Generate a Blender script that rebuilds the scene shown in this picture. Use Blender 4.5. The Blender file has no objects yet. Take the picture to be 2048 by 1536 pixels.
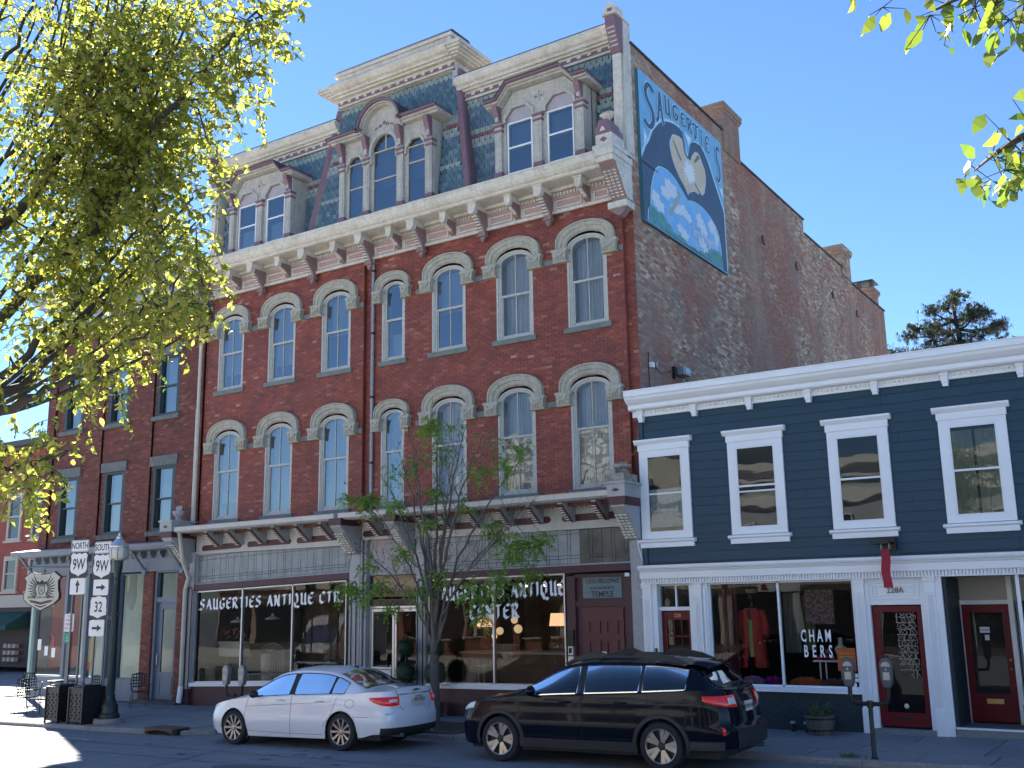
import bpy, math, random
import numpy as np
from mathutils import Matrix, Vector
R=random.Random(7)
rad=math.radians
sc=bpy.context.scene; COL=sc.collection
# ---------------- camera, sky, sun, exposure ----------------
cd=bpy.data.cameras.new('camera'); cam=bpy.data.objects.new('camera',cd); COL.objects.link(cam)
cd.sensor_width=36; cd.lens=36.646; cd.clip_end=3000; cd.clip_start=.05
cr=(0.83470883,0.55045034,-0.01629697); cu=(0.12741964,-0.16426073,0.97815267); cdr=(-0.53574751,0.81854923,0.20724807)
CAM=Vector((25.97753519,-21.20337106,2.79830945))
m=Matrix.Identity(4)
for i in range(3):
    m[i][0]=cr[i]; m[i][1]=cu[i]; m[i][2]=-cdr[i]; m[i][3]=CAM[i]
cam.matrix_world=m; sc.camera=cam
SUN=Vector((-.70,.387,.60)).normalized()
w=bpy.data.worlds.new('World'); sc.world=w; w.use_nodes=True
nt=w.node_tree; bg=nt.nodes['Background']; sky=nt.nodes.new('ShaderNodeTexSky')
sky.sky_type='NISHITA'; sky.sun_disc=False; sky.sun_elevation=math.asin(SUN.z); sky.sun_rotation=math.atan2(SUN.x,SUN.y)
sky.air_density=.85; sky.dust_density=0; sky.ozone_density=7.5; sky.altitude=50
nt.links.new(sky.outputs[0],bg.inputs[0]); bg.inputs[1].default_value=.05
sl=bpy.data.lights.new('sun','SUN'); sl.energy=5; sl.angle=rad(.53); sl.color=(1,.93,.82)
so=bpy.data.objects.new('sun',sl); COL.objects.link(so); so.rotation_euler=SUN.to_track_quat('Z','Y').to_euler(); so.location=(0,0,60)
sc.view_settings.view_transform='Standard'; sc.view_settings.look='None'; sc.view_settings.gamma=1; sc.view_settings.exposure=2.35
sc.cycles.max_bounces=8; sc.cycles.diffuse_bounces=4; sc.cycles.glossy_bounces=4; sc.cycles.transparent_max_bounces=16; sc.cycles.transmission_bounces=6
sc.cycles.use_denoising=True
# ---------------- helpers ----------------
def tag(o,label=None,cat=None,group=None,kind=None):
    if label:o['label']=label
    if cat:o['category']=cat
    if group:o['group']=group
    if kind:o['kind']=kind
    return o
def wo(o):
    v=Vector((0,0,0))
    while o: v+=o.location; o=o.parent
    return v
def thing(name,loc,label,cat,group=None,rz=0,kind=None):
    o=bpy.data.objects.new(name,None); COL.objects.link(o); o.location=loc; o.rotation_euler=(0,0,rz)
    o.empty_display_size=.2
    return tag(o,label,cat,group,kind)
def link(name,me,parent=None,loc=None,rot=None,scale=None):
    o=bpy.data.objects.new(name,me); COL.objects.link(o)
    if parent:
        o.parent=parent
        if loc is not None:o.location=Vector(loc)-wo(parent)
    elif loc is not None:o.location=loc
    if rot:o.rotation_euler=rot
    if scale:o.scale=scale
    return o
def copy_tree(o,parent=None):
    c=o.copy(); COL.objects.link(c); c.parent=parent
    for ch in [x for x in o.children]: copy_tree(ch,c)
    return c
class MB:
    def __init__(s): s.v=[];s.f=[];s.m=[]
    def add(s,v,f,mi=0):
        n=len(s.v); s.v+=[tuple(p) for p in v]; s.f+=[tuple(i+n for i in q) for q in f]; s.m+=[mi]*len(f); return s
    def box(s,x0,x1,y0,y1,z0,z1,mi=0):
        return s.add([(x,y,z) for z in(z0,z1) for y in(y0,y1) for x in(x0,x1)],[(0,2,3,1),(4,5,7,6),(0,1,5,4),(2,6,7,3),(0,4,6,2),(1,3,7,5)],mi)
    def poly(s,pts,axis,a,b,mi=0):
        """polygon in the 2 other axes extruded along axis from a to b. axis x:(y,z) y:(x,z) z:(x,y)"""
        P={'x':lambda p,t:(t,p[0],p[1]),'y':lambda p,t:(p[0],t,p[1]),'z':lambda p,t:(p[0],p[1],t)}[axis]
        n=len(pts)
        return s.add([P(p,a) for p in pts]+[P(p,b) for p in pts],[tuple(range(n))[::-1],tuple(range(n,2*n))]+[(i,(i+1)%n,(i+1)%n+n,i+n) for i in range(n)],mi)
    def band(s,outer,inner,y0,y1,mi=0,closed=False):
        """strip between two polylines in xz with thickness in y"""
        n=len(outer); v=[]
        for y in(y0,y1):
            v+=[(p[0],y,p[1]) for p in outer]+[(p[0],y,p[1]) for p in inner]
        f=[]
        for i in range(n if closed else n-1):
            j=(i+1)%n
            f+=[(i,j,n+j,n+i),(2*n+i,3*n+i,3*n+j,2*n+j),(i,2*n+i,2*n+j,j),(n+i,n+j,3*n+j,3*n+i)]
        if not closed: f+=[(0,n,3*n,2*n),(n-1,3*n-1,4*n-1,2*n-1)]
        return s.add(v,f,mi)
    def tube(s,pts,r,n=6,mi=0,cap=True):
        pts=[Vector(p) for p in pts]; k=len(pts); rs=r if isinstance(r,(list,tuple)) else [r]*k
        v=[];pa=None
        for i,p in enumerate(pts):
            t=(pts[min(i+1,k-1)]-pts[max(i-1,0)])
            if t.length<1e-9:t=Vector((0,0,1))
            t.normalize()
            if pa is None: a=t.orthogonal().normalized()
            else:
                a=pa-t*pa.dot(t)
                a=a.normalized() if a.length>1e-6 else t.orthogonal().normalized()
            pa=a; b=t.cross(a)
            v+=[tuple(p+(a*math.cos(2*math.pi*j/n)+b*math.sin(2*math.pi*j/n))*rs[i]) for j in range(n)]
        f=[(i*n+j,i*n+(j+1)%n,(i+1)*n+(j+1)%n,(i+1)*n+j) for i in range(k-1) for j in range(n)]
        if cap:f+=[tuple(range(n))[::-1],tuple(range((k-1)*n,k*n))]
        return s.add(v,f,mi)
    def lathe(s,c,prof,n=16,mi=0,axis='z',cap=True):
        v=[]
        for r,h in prof:
            for j in range(n):
                a=2*math.pi*j/n; x,y=r*math.cos(a),r*math.sin(a)
                v.append({'z':(c[0]+x,c[1]+y,c[2]+h),'y':(c[0]+x,c[1]+h,c[2]+y),'x':(c[0]+h,c[1]+x,c[2]+y)}[axis])
        k=len(prof)
        f=[(i*n+j,i*n+(j+1)%n,(i+1)*n+(j+1)%n,(i+1)*n+j) for i in range(k-1) for j in range(n)]
        if cap: f+=[tuple(range(n))[::-1],tuple(range((k-1)*n,k*n))]
        return s.add(v,f,mi)
    def grid(s,P,mi=0,cu=False,mf=None):
        """P[i][j] points"""
        a=len(P);b=len(P[0]); f=[];ms=[]
        for i in range(a-1):
            for j in range(b-1 if not cu else b):
                q=(i*b+j,i*b+(j+1)%b,(i+1)*b+(j+1)%b,(i+1)*b+j)
                k=mi if mf is None else mf(i,j)
                if k is None: continue
                f.append(q); ms.append(k)
        n=len(s.v); s.v+=[tuple(p) for r in P for p in r]; s.f+=[tuple(i+n for i in q) for q in f]; s.m+=ms; return s
    def ball(s,c,r,n=8,mi=0):
        rx,ry,rz=r if isinstance(r,tuple) else (r,r,r)
        P=[[(c[0]+rx*math.sin(math.pi*i/n)*math.cos(2*math.pi*j/(2*n)),c[1]+ry*math.sin(math.pi*i/n)*math.sin(2*math.pi*j/(2*n)),c[2]+rz*math.cos(math.pi*i/n)) for j in range(2*n)] for i in range(n+1)]
        return s.grid(P,mi,cu=True)
    def mesh(s,name,mats,off=(0,0,0),smooth=False,auto=None,sh=None):
        me=bpy.data.meshes.new(name)
        if sh: s.v=[(x,y,z+sh[2]+sh[1]*(x-sh[0])) for x,y,z in s.v]
        v=[(x-off[0],y-off[1],z-off[2]) for x,y,z in s.v] if any(off) else s.v
        me.from_pydata(v,[],s.f)
        mats=mats if isinstance(mats,(list,tuple)) else [mats]
        for q in mats: me.materials.append(q)
        if len(mats)>1: me.polygons.foreach_set('material_index',s.m)
        if smooth:
            me.polygons.foreach_set('use_smooth',[True]*len(me.polygons))
            if auto: me.set_sharp_from_angle(angle=rad(auto))
        me.update(); return me
    def build(s,name,mats,parent=None,loc=None,smooth=False,auto=None,bevel=None,kind=None,label=None,cat=None,group=None,sh=None):
        if loc is not None: off=(0,0,0)
        elif parent: off=tuple(wo(parent))
        else:
            xs=[p[0] for p in s.v];ys=[p[1] for p in s.v];zs=[p[2] for p in s.v]
            off=((min(xs)+max(xs))/2,(min(ys)+max(ys))/2,min(zs))
        me=s.mesh(name,mats,off,smooth,auto,sh)
        o=bpy.data.objects.new(name,me); COL.objects.link(o)
        if parent:
            o.parent=parent
            if loc is not None: o.location=Vector(loc)-wo(parent)
        else: o.location=off if loc is None else loc
        if bevel:
            b=o.modifiers.new('bevel','BEVEL'); b.width=bevel; b.segments=2; b.limit_method='ANGLE'; b.angle_limit=rad(40)
        return tag(o,label,cat,group,kind)
# ---------------- materials ----------------
MATS={}
def mat(name,col,rough=.6,metal=0,n1=None,n2=None,bump=None,streak=None,coat=0,spec=.5,emit=None,rnd=None,alpha=None,sub=None,dirt=None,tr=None):
    """n1/n2=(scale,amount,col2) noise mixing; bump=(scale,strength,dist); rnd=amount of per piece brightness change"""
    if name in MATS:return MATS[name]
    m=bpy.data.materials.new(name); m.use_nodes=True; nt=m.node_tree; N=nt.nodes; L=nt.links
    b=N['Principled BSDF']; b.inputs['Roughness'].default_value=rough; b.inputs['Metallic'].default_value=metal
    b.inputs['Specular IOR Level'].default_value=spec
    if coat: b.inputs['Coat Weight'].default_value=coat; b.inputs['Coat Roughness'].default_value=.03
    c=N.new('ShaderNodeRGB'); c.outputs[0].default_value=(*col,1); out=c.outputs[0]
    tc=N.new('ShaderNodeNewGeometry').outputs['Position']
    def noise(scale,det=6,stretch=None):
        t=N.new('ShaderNodeTexNoise'); t.inputs['Scale'].default_value=scale; t.inputs['Detail'].default_value=det; t.inputs['Roughness'].default_value=.62
        src=tc
        if stretch:
            mp=N.new('ShaderNodeMapping'); mp.inputs['Scale'].default_value=stretch; L.new(tc,mp.inputs[0]); src=mp.outputs[0]
        L.new(src,t.inputs['Vector']); return t.outputs['Fac']
    def mixc(fac,a,bcol,lo,hi,amt):
        mr=N.new('ShaderNodeMapRange'); mr.inputs['From Min'].default_value=lo; mr.inputs['From Max'].default_value=hi; mr.inputs['To Max'].default_value=amt; mr.clamp=True
        L.new(fac,mr.inputs[0]); mx=N.new('ShaderNodeMix'); mx.data_type='RGBA'; L.new(mr.outputs[0],mx.inputs['Factor']); L.new(a,mx.inputs[6])
        if isinstance(bcol,tuple): mx.inputs[7].default_value=(*bcol,1)
        else: L.new(bcol,mx.inputs[7])
        return mx.outputs[2]
    if rnd:
        oi=N.new('ShaderNodeObjectInfo').outputs['Random']; ri=N.new('ShaderNodeNewGeometry').outputs['Random Per Island']
        ad=N.new('ShaderNodeMath'); ad.operation='ADD'; L.new(oi,ad.inputs[0]); L.new(ri,ad.inputs[1])
        fr=N.new('ShaderNodeMath'); fr.operation='FRACT'; L.new(ad.outputs[0],fr.inputs[0])
        wn=N.new('ShaderNodeTexWhiteNoise'); wn.noise_dimensions='1D'; L.new(fr.outputs[0],wn.inputs['W'])
        cr_=N.new('ShaderNodeValToRGB'); cr_.color_ramp.interpolation='LINEAR'
        e=cr_.color_ramp.elements
        if isinstance(rnd,(list,tuple)):
            while len(e)>1:e.remove(e[-1])
            for i,(p,cc) in enumerate(rnd):
                if i==0: e[0].position=p; e[0].color=(*cc,1)
                else: q=e.new(p); q.color=(*cc,1)
            L.new(wn.outputs['Value'],cr_.inputs[0]); out=cr_.outputs[0]
        else:
            hs=N.new('ShaderNodeHueSaturation'); mr=N.new('ShaderNodeMapRange'); mr.inputs['To Min'].default_value=1-rnd; mr.inputs['To Max'].default_value=1+rnd
            L.new(wn.outputs['Value'],mr.inputs[0]); L.new(mr.outputs[0],hs.inputs['Value']); L.new(out,hs.inputs['Color']); out=hs.outputs[0]
    for nn in (n1,n2):
        if nn: out=mixc(noise(nn[0]),out,nn[2],.42 if len(nn)<4 else nn[3],.66 if len(nn)<5 else nn[4],nn[1])
    if streak: out=mixc(noise(1,8,streak[3] if len(streak)>3 else (7,7,.7)),out,streak[2],.5,.72,streak[1])
    L.new(out,b.inputs['Base Color'])
    if bump:
        bp=N.new('ShaderNodeBump'); bp.inputs['Strength'].default_value=bump[1]; bp.inputs['Distance'].default_value=bump[2] if len(bump)>2 else .01
        L.new(noise(bump[0],4,bump[3] if len(bump)>3 else None),bp.inputs['Height']); L.new(bp.outputs[0],b.inputs['Normal'])
    if emit: b.inputs['Emission Color'].default_value=(*emit[0],1); b.inputs['Emission Strength'].default_value=emit[1]
    if tr:
        t=N.new('ShaderNodeBsdfTranslucent'); L.new(out,t.inputs[0]); hs=N.new('ShaderNodeHueSaturation'); hs.inputs['Value'].default_value=tr[1]; hs.inputs['Saturation'].default_value=tr[2] if len(tr)>2 else 1; L.new(out,hs.inputs['Color']); L.new(hs.outputs[0],t.inputs[0])
        mx=N.new('ShaderNodeMixShader'); mx.inputs[0].default_value=tr[0]; L.new(b.outputs[0],mx.inputs[1]); L.new(t.outputs[0],mx.inputs[2]); L.new(mx.outputs[0],N['Material Output'].inputs[0])
    MATS[name]=m; return m
def glass(name,tint=(.8,.85,.85),ior=1.9,wav=(1.5,.06),trans=1.0,rough=0.0,veil=0):
    """window pane: reflection by Fresnel over a see-through sheet, slightly wavy"""
    if name in MATS:return MATS[name]
    m=bpy.data.materials.new(name); m.use_nodes=True; nt=m.node_tree; N=nt.nodes; L=nt.links
    N.remove(N['Principled BSDF']); out=N['Material Output']
    tp=N.new('ShaderNodeBsdfTransparent'); tp.inputs[0].default_value=(*tint,1)
    under=tp.outputs[0]
    if veil:
        df=N.new('ShaderNodeBsdfDiffuse'); df.inputs[0].default_value=(.45,.47,.47,1)
        nz=N.new('ShaderNodeTexNoise'); nz.inputs['Scale'].default_value=6; g=N.new('ShaderNodeNewGeometry'); L.new(g.outputs['Position'],nz.inputs['Vector'])
        mr=N.new('ShaderNodeMapRange'); mr.inputs['To Min'].default_value=veil*.5; mr.inputs['To Max'].default_value=veil*1.5; L.new(nz.outputs[0],mr.inputs[0])
        mv=N.new('ShaderNodeMixShader'); L.new(mr.outputs[0],mv.inputs[0]); L.new(under,mv.inputs[1]); L.new(df.outputs[0],mv.inputs[2]); under=mv.outputs[0]
    gl=N.new('ShaderNodeBsdfGlossy'); gl.inputs['Roughness'].default_value=rough; gl.inputs[0].default_value=(.95,.98,1,1)
    fr=N.new('ShaderNodeFresnel'); fr.inputs['IOR'].default_value=ior
    mx=N.new('ShaderNodeMixShader'); L.new(fr.outputs[0],mx.inputs[0]); L.new(under,mx.inputs[1]); L.new(gl.outputs[0],mx.inputs[2])
    if wav:
        g=N.new('ShaderNodeNewGeometry'); t=N.new('ShaderNodeTexNoise'); t.inputs['Scale'].default_value=wav[0]; t.inputs['Detail'].default_value=1.5
        L.new(g.outputs['Position'],t.inputs['Vector']); bp=N.new('ShaderNodeBump'); bp.inputs['Strength'].default_value=1; bp.inputs['Distance'].default_value=wav[1]
        L.new(t.outputs['Fac'],bp.inputs['Height']); L.new(bp.outputs[0],gl.inputs['Normal']); L.new(bp.outputs[0],fr.inputs['Normal'])
    L.new(mx.outputs[0],out.inputs[0]); MATS[name]=m; return m
CREAM=mat('cream_paint',(.66,.62,.545),.55,n1=(2.2,.55,(.42,.38,.31)),n2=(14,.35,(.30,.26,.21)),bump=(30,.25,.006),streak=(1,.45,(.30,.25,.19)))
BRM=mat('bracket_brown_mauve',(.25,.155,.155),.6,n1=(3,.5,(.18,.11,.11)),n2=(18,.3,(.34,.27,.25)),bump=(30,.2,.005))
MAUVE=mat('mauve_paint',(.19,.105,.135),.55,n1=(3,.5,(.15,.07,.09)),n2=(18,.3,(.28,.20,.22)),bump=(30,.2,.005))
PINK=mat('faded_mauve_panel',(.42,.27,.27),.6,n1=(3,.5,(.34,.21,.21)),n2=(20,.25,(.5,.42,.38)))
STONE=mat('hood_stone_paint',(.42,.40,.32),.7,n1=(3,.6,(.31,.29,.23)),n2=(12,.45,(.22,.20,.17)),bump=(22,.5,.012),streak=(1,.3,(.2,.18,.15)))
TEALSTONE=mat('grey_sill_stone',(.16,.19,.18),.8,n1=(5,.6,(.09,.10,.10)),n2=(20,.3,(.26,.28,.26)),bump=(30,.5,.01))
BRK=mat('red_painted_brick',(.27,.05,.035),.62,rnd=[(0,(.18,.042,.028)),(.3,(.25,.055,.033)),(.8,(.30,.069,.040)),(.97,(.35,.105,.07)),(1,(.46,.27,.22))],n1=(.8,.6,(.13,.032,.027)),n2=(5,.35,(.11,.032,.028)),bump=(45,.35,.006),streak=(1,.35,(.10,.03,.028)))
MORT=mat('front_mortar',(.20,.085,.07),.9,n1=(.9,.5,(.12,.05,.045)),n2=(3,.6,(.34,.22,.2)))
SBRK=mat('weathered_side_brick',(.26,.17,.13),.85,rnd=[(0,(.24,.115,.08)),(.25,(.34,.18,.125)),(.5,(.39,.25,.175)),(.75,(.44,.32,.23)),(.93,(.52,.43,.32)),(1,(.60,.53,.42))],n1=(.22,.75,(.31,.125,.09),.50,.58),n2=(.8,.5,(.25,.215,.18),.46,.60),bump=(40,.4,.008),streak=(1,.5,(.46,.37,.25),(.9,.9,.22)))
SMORT=mat('side_mortar',(.36,.32,.28),.95,n1=(.5,.6,(.22,.18,.16)))
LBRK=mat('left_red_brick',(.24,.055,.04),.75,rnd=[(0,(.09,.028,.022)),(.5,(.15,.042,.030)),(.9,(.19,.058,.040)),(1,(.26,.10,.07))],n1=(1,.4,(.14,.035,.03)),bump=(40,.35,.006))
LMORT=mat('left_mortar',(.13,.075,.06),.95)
SLATEM=mat('blue_grey_slate',(.10,.16,.20),.5,rnd=[(0,(.055,.10,.135)),(.5,(.08,.14,.18)),(.9,(.11,.18,.225)),(1,(.17,.23,.27))],n1=(6,.4,(.045,.075,.10)),bump=(40,.3,.004))
SLATEG=mat('pale_green_slate',(.24,.30,.29),.6,rnd=.16,n1=(8,.4,(.16,.2,.2)))
SLATER=mat('maroon_slate',(.17,.075,.09),.6,rnd=.16)
DARK=mat('dark_interior',(.02,.02,.022),.9)
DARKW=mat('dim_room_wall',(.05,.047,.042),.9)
BLACK=mat('black_metal',(.012,.012,.013),.4,metal=.2)
METAL=mat('galvanised_metal',(.36,.38,.39),.45,metal=.8,n1=(8,.4,(.25,.26,.27)))
ALU=mat('aluminium_trim',(.55,.56,.57),.35,metal=.7)
FRAMEW=mat('weathered_window_paint',(.50,.50,.46),.6,n1=(8,.5,(.36,.35,.31)),n2=(30,.3,(.22,.2,.18)))
WHITE=mat('clean_white_trim',(.80,.82,.84),.4,n1=(1.2,.35,(.70,.72,.75)),bump=(4,.12,.004))
VINYL=mat('white_vinyl_sash',(.75,.77,.78),.35)
GLS=glass('upper_window_glass',(.78,.83,.85),ior=2.9,wav=(1.1,.012))
GLS2=glass('clearer_upper_glass',(.86,.9,.92),ior=1.75,wav=(1.3,.012))
GLD=glass('shop_window_glass',(.82,.85,.84),ior=1.36,wav=(.7,.004))
TEAL=mat('blue_grey_siding',(.014,.048,.074),.55,rnd=.06,bump=(60,.15,.002,(1,1,8)))
MAROON=mat('maroon_paint',(.072,.022,.030),.5,n1=(3,.4,(.055,.018,.024)))
ROOFM=mat('dark_roofing',(.05,.052,.055),.8,n1=(2,.4,(.09,.09,.09)))
GREYP=mat('storefront_grey_paint',(.40,.40,.41),.55,n1=(3,.5,(.30,.30,.31)),n2=(20,.3,(.22,.2,.18)),streak=(1,.3,(.25,.22,.2)))
FRIEZE=mat('storefront_frieze_paint',(.56,.54,.51),.6,n1=(2,.4,(.46,.44,.41)),streak=(1,.35,(.36,.32,.28)))
WLET=mat('white_window_lettering',(.85,.87,.88),.5,emit=None)
# ---------------- bricks ----------------
def bricks(parent,wallname,face,ivals,z0,z1,course,length,mats,yfun,pieces=300,near=None,joint=.009,depth=.012,bname='brick'):
    """face 'f': wall facing -y (u=x). face 's': wall facing +x (u=y). ivals(z)->list of (u0,u1)
    builds a mortar wall, `pieces` brick objects nearest to near and the others as one mesh"""
    mor=MB(); bl=[]
    k=0; z=z0
    while z<z1-1e-4:
        h=min(course,z1-z)
        for (a,b) in ivals(z+h/2):
            d=yfun((a+b)/2,z)
            if face=='f': mor.add([(a,d+depth,z),(b,d+depth,z),(b,d+depth,z+h),(a,d+depth,z+h)],[(0,1,2,3)])
            else: mor.add([(d-depth,a,z),(d-depth,b,z),(d-depth,b,z+h),(d-depth,a,z+h)],[(0,1,2,3)])
            off=(length*.5 if k%2 else 0)
            u=math.floor((a-off)/length)*length+off
            while u<b:
                s0,s1=max(u,a),min(u+length,b)
                if s1-s0>.03: bl.append((s0+joint/2,s1-joint/2,z+joint/2,z+h-joint/2,d))
                u+=length
        z+=course; k+=1
    wall=mor.build(wallname,mats[1],parent)
    full=[i for i,q in enumerate(bl) if abs((q[1]-q[0])-(length-joint))<1e-3 and abs(q[3]-q[2]-(course-joint))<1e-3]
    if near is not None and pieces:
        def P(q): return Vector(((q[0]+q[1])/2,q[4],(q[2]+q[3])/2)) if face=='f' else Vector((q[4],(q[0]+q[1])/2,(q[2]+q[3])/2))
        full.sort(key=lambda i:(P(bl[i])-near).length)
        sel=set(full[:pieces])
        L_=length-joint;H=course-joint
        bm=MB().box(-L_/2,L_/2,0,depth+.02,-H/2,H/2) if face=='f' else MB().box(-depth-.02,0,-L_/2,L_/2,-H/2,H/2)
        me=bm.mesh(bname,mats[0])
        W=wo(wall)
        for i in sel:
            q=bl[i]; p=P(q); j=R.uniform(-.0025,.0015)
            o=bpy.data.objects.new(bname,me); COL.objects.link(o); o.parent=wall
            o.location=p-W+(Vector((0,j,0)) if face=='f' else Vector((-j,0,0)))
    else: sel=set()
    rest=MB()
    for i,q in enumerate(bl):
        if i in sel: continue
        j=R.uniform(-.0025,.0015); d=q[4]
        if face=='f':
            y0=d+j;y1=d+depth+.01
            rest.add([(q[0],y0,q[2]),(q[1],y0,q[2]),(q[1],y0,q[3]),(q[0],y0,q[3]),(q[0],y1,q[2]),(q[1],y1,q[2]),(q[1],y1,q[3]),(q[0],y1,q[3])],[(0,1,2,3),(0,4,5,1),(3,2,6,7),(0,3,7,4),(1,5,6,2)])
        else:
            y0=d-j;y1=d-depth-.01
            rest.add([(y0,q[0],q[2]),(y0,q[1],q[2]),(y0,q[1],q[3]),(y0,q[0],q[3]),(y1,q[0],q[2]),(y1,q[1],q[2]),(y1,q[1],q[3]),(y1,q[0],q[3])],[(0,1,2,3),(0,4,5,1),(3,2,6,7),(0,3,7,4),(1,5,6,2)])
    if rest.f: rest.build('brickwork',mats[0],wall,kind='stuff')
    return wall
def cut(a,b,holes):
    """interval a..b minus holes"""
    out=[(a,b)]
    for h0,h1 in holes:
        nn=[]
        for s,e in out:
            if h1<=s or h0>=e: nn.append((s,e))
            else:
                if h0>s: nn.append((s,h0))
                if h1<e: nn.append((h1,e))
        out=nn
    return [q for q in out if q[1]-q[0]>.01]
def split(iv,xs):
    for x in xs:
        iv=[q for a,b in iv for q in ([(a,x),(x,b)] if a<x<b else [(a,b)])]
    return iv
# ---------------- lettering ----------------
NIB={ # strokes on a 0..1 high grid; width; drawn with a slanted broad nib
'S':(.62,[[(.58,.86),(.36,.98),(.14,.80),(.20,.62),(.52,.44),(.54,.22),(.30,.02),(.06,.12)]]),
'A':(.72,[[(.06,.0),(.20,.12),(.40,.98)],[(.40,.98),(.62,.12),(.72,.02)],[(.20,.42),(.58,.42)]]),
'U':(.66,[[(.08,.98),(.16,.88),(.16,.16),(.30,.03),(.52,.14)],[(.52,.98),(.52,.10),(.64,.0)]]),
'G':(.66,[[(.60,.86),(.38,.98),(.12,.76),(.12,.22),(.34,.02),(.56,.14),(.56,.44),(.38,.46)]]),
'E':(.58,[[(.56,.88),(.34,.98),(.12,.78),(.12,.20),(.34,.02),(.56,.12)],[(.14,.52),(.44,.54)]]),
'R':(.66,[[(.04,.92),(.16,.86),(.16,.04)],[(.14,.94),(.40,.98),(.54,.82),(.48,.62),(.20,.50)],[(.28,.50),(.50,.12),(.64,.02)]]),
'T':(.60,[[(.02,.84),(.16,.94),(.40,.88),(.60,.98)],[(.32,.88),(.32,.12),(.22,.0)]]),
'I':(.30,[[(.08,.96),(.18,.88),(.18,.10),(.08,.0)]]),
'N':(.70,[[(.06,.94),(.16,.84),(.16,.04)],[(.16,.90),(.52,.08)],[(.54,.98),(.54,.06),(.64,.0)]]),
'Q':(.72,[[(.38,.98),(.12,.76),(.12,.22),(.34,.03),(.56,.22),(.56,.74),(.38,.98)],[(.22,.06),(.42,-.18),(.56,-.12),(.72,-.24)]]),
'C':(.60,[[(.58,.84),(.36,.98),(.12,.76),(.12,.22),(.34,.02),(.58,.16)]]),
'.':(.24,[[(.08,.08),(.14,.02)]]),' ':(.34,[]),
'D':(.66,[[(.08,.96),(.16,.86),(.16,.06)],[(.08,.94),(.36,.96),(.56,.76),(.56,.24),(.34,.03),(.12,.05)]]),
'H':(.66,[[(.08,.98),(.16,.88),(.16,.04)],[(.54,.98),(.54,.04)],[(.16,.52),(.54,.54)]]),
}
def nib_text(txt,h,x0,z0,y,width=None,nib=.25,ang=42,slant=0):
    """returns MB of letters on plane y facing -y"""
    tw=sum(NIB[c][0] for c in txt)+.12*(len(txt)-1); sx=(width/tw if width else h)
    mb=MB(); words=[mb]; x=x0; nx=math.cos(rad(ang))*nib*h*.5*(sx/h)**.5; nz=math.sin(rad(ang))*nib*h*.5; e=0
    for c in txt:
        wd,st=NIB[c]
        if c==' ': mb=MB(); words.append(mb)
        for s in st:
            for (a,b) in zip(s,s[1:]):
                p=(x+a[0]*sx+slant*a[1]*h,z0+a[1]*h); q=(x+b[0]*sx+slant*b[1]*h,z0+b[1]*h); yy=y-e*.0004; e=(e+1)%6
                mb.add([(p[0]-nx,yy,p[1]-nz),(p[0]+nx,yy,p[1]+nz),(q[0]+nx,yy,q[1]+nz),(q[0]-nx,yy,q[1]-nz)],[(0,1,2,3)])
        x+=(wd+.12)*sx
    return words
def text(s,size,loc,m,parent=None,rot=(math.pi/2,0,0),sx=1,name='lettering',ext=.002,align='CENTER',off=0,wloc=True):
    c=bpy.data.curves.new('t','FONT'); c.body=s; c.size=size; c.align_x=align; c.align_y='CENTER'; c.extrude=ext; c.offset=off; c.resolution_u=3
    t=bpy.data.objects.new('t',c); COL.objects.link(t)
    dg=bpy.context.evaluated_depsgraph_get(); me=bpy.data.meshes.new_from_object(t.evaluated_get(dg)); bpy.data.objects.remove(t); bpy.data.curves.remove(c)
    me.name=name; me.materials.clear(); me.materials.append(m)
    o=bpy.data.objects.new(name,me); COL.objects.link(o); o.rotation_euler=rot; o.scale=(sx,1,1)
    if parent: o.parent=parent; o.location=Vector(loc)-(wo(parent) if wloc else Vector((0,0,0)))
    else: o.location=loc
    return o
# ---------------- ground ----------------
def gz(x): return .0095*max(-30,min(60,x))
def swz(x): return gz(x)+.09
ASPH=mat('asphalt',(.16,.18,.20),.85,n1=(.25,.6,(.21,.23,.25)),n2=(3,.4,(.11,.12,.135)),bump=(90,.6,.006))  # blue of the skylight is put into the base colour
g=MB(); xs=[-600,-120,-60,-30,0,30,60,120,600]; ys=[-600,-120,-60,-30,-5,30,60,200,900]
g.grid([[(x,y,gz(x)-.0) for y in ys] for x in xs]); o=g.build('ground',ASPH,loc=(0,0,0)); tag(o,kind='structure')
# tar seams and a worn line on the road
TAR=mat('tar_seam',(.05,.052,.056),.6)
def ribbon(mb,pts,w,dz=.004,base=gz):
    pts=[Vector((p[0],p[1],0)) for p in pts]
    a=[];b=[]
    for i,p in enumerate(pts):
        t=(pts[min(i+1,len(pts)-1)]-pts[max(i-1,0)]).normalized(); n=Vector((-t.y,t.x,0))*w/2
        a.append((p.x+n.x,p.y+n.y,base(p.x+n.x)+dz)); b.append((p.x-n.x,p.y-n.y,base(p.x-n.x)+dz))
    k=len(a); mb.add(a+b,[(i,k+i,k+i+1,i+1) for i in range(k-1)])
mb=MB(); rr=random.Random(3)
for y0,x0,x1 in ((-6.5,-4,30),(-7.6,2,26),(-9.3,-10,30)):
    ribbon(mb,[(x,y0+rr.uniform(-.06,.06)) for x in np.arange(x0,x1,.7)],.035)
ribbon(mb,[(9+t*.25,-5.6-t*.8+rr.uniform(-.05,.05)) for t in range(8)],.03); ribbon(mb,[(3.2+rr.uniform(-.05,.05)-t*.1,-5.3-t*.5) for t in range(9)],.03)
tag(mb.build('road_seams',TAR,loc=(0,0,0)),kind='structure')
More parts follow.
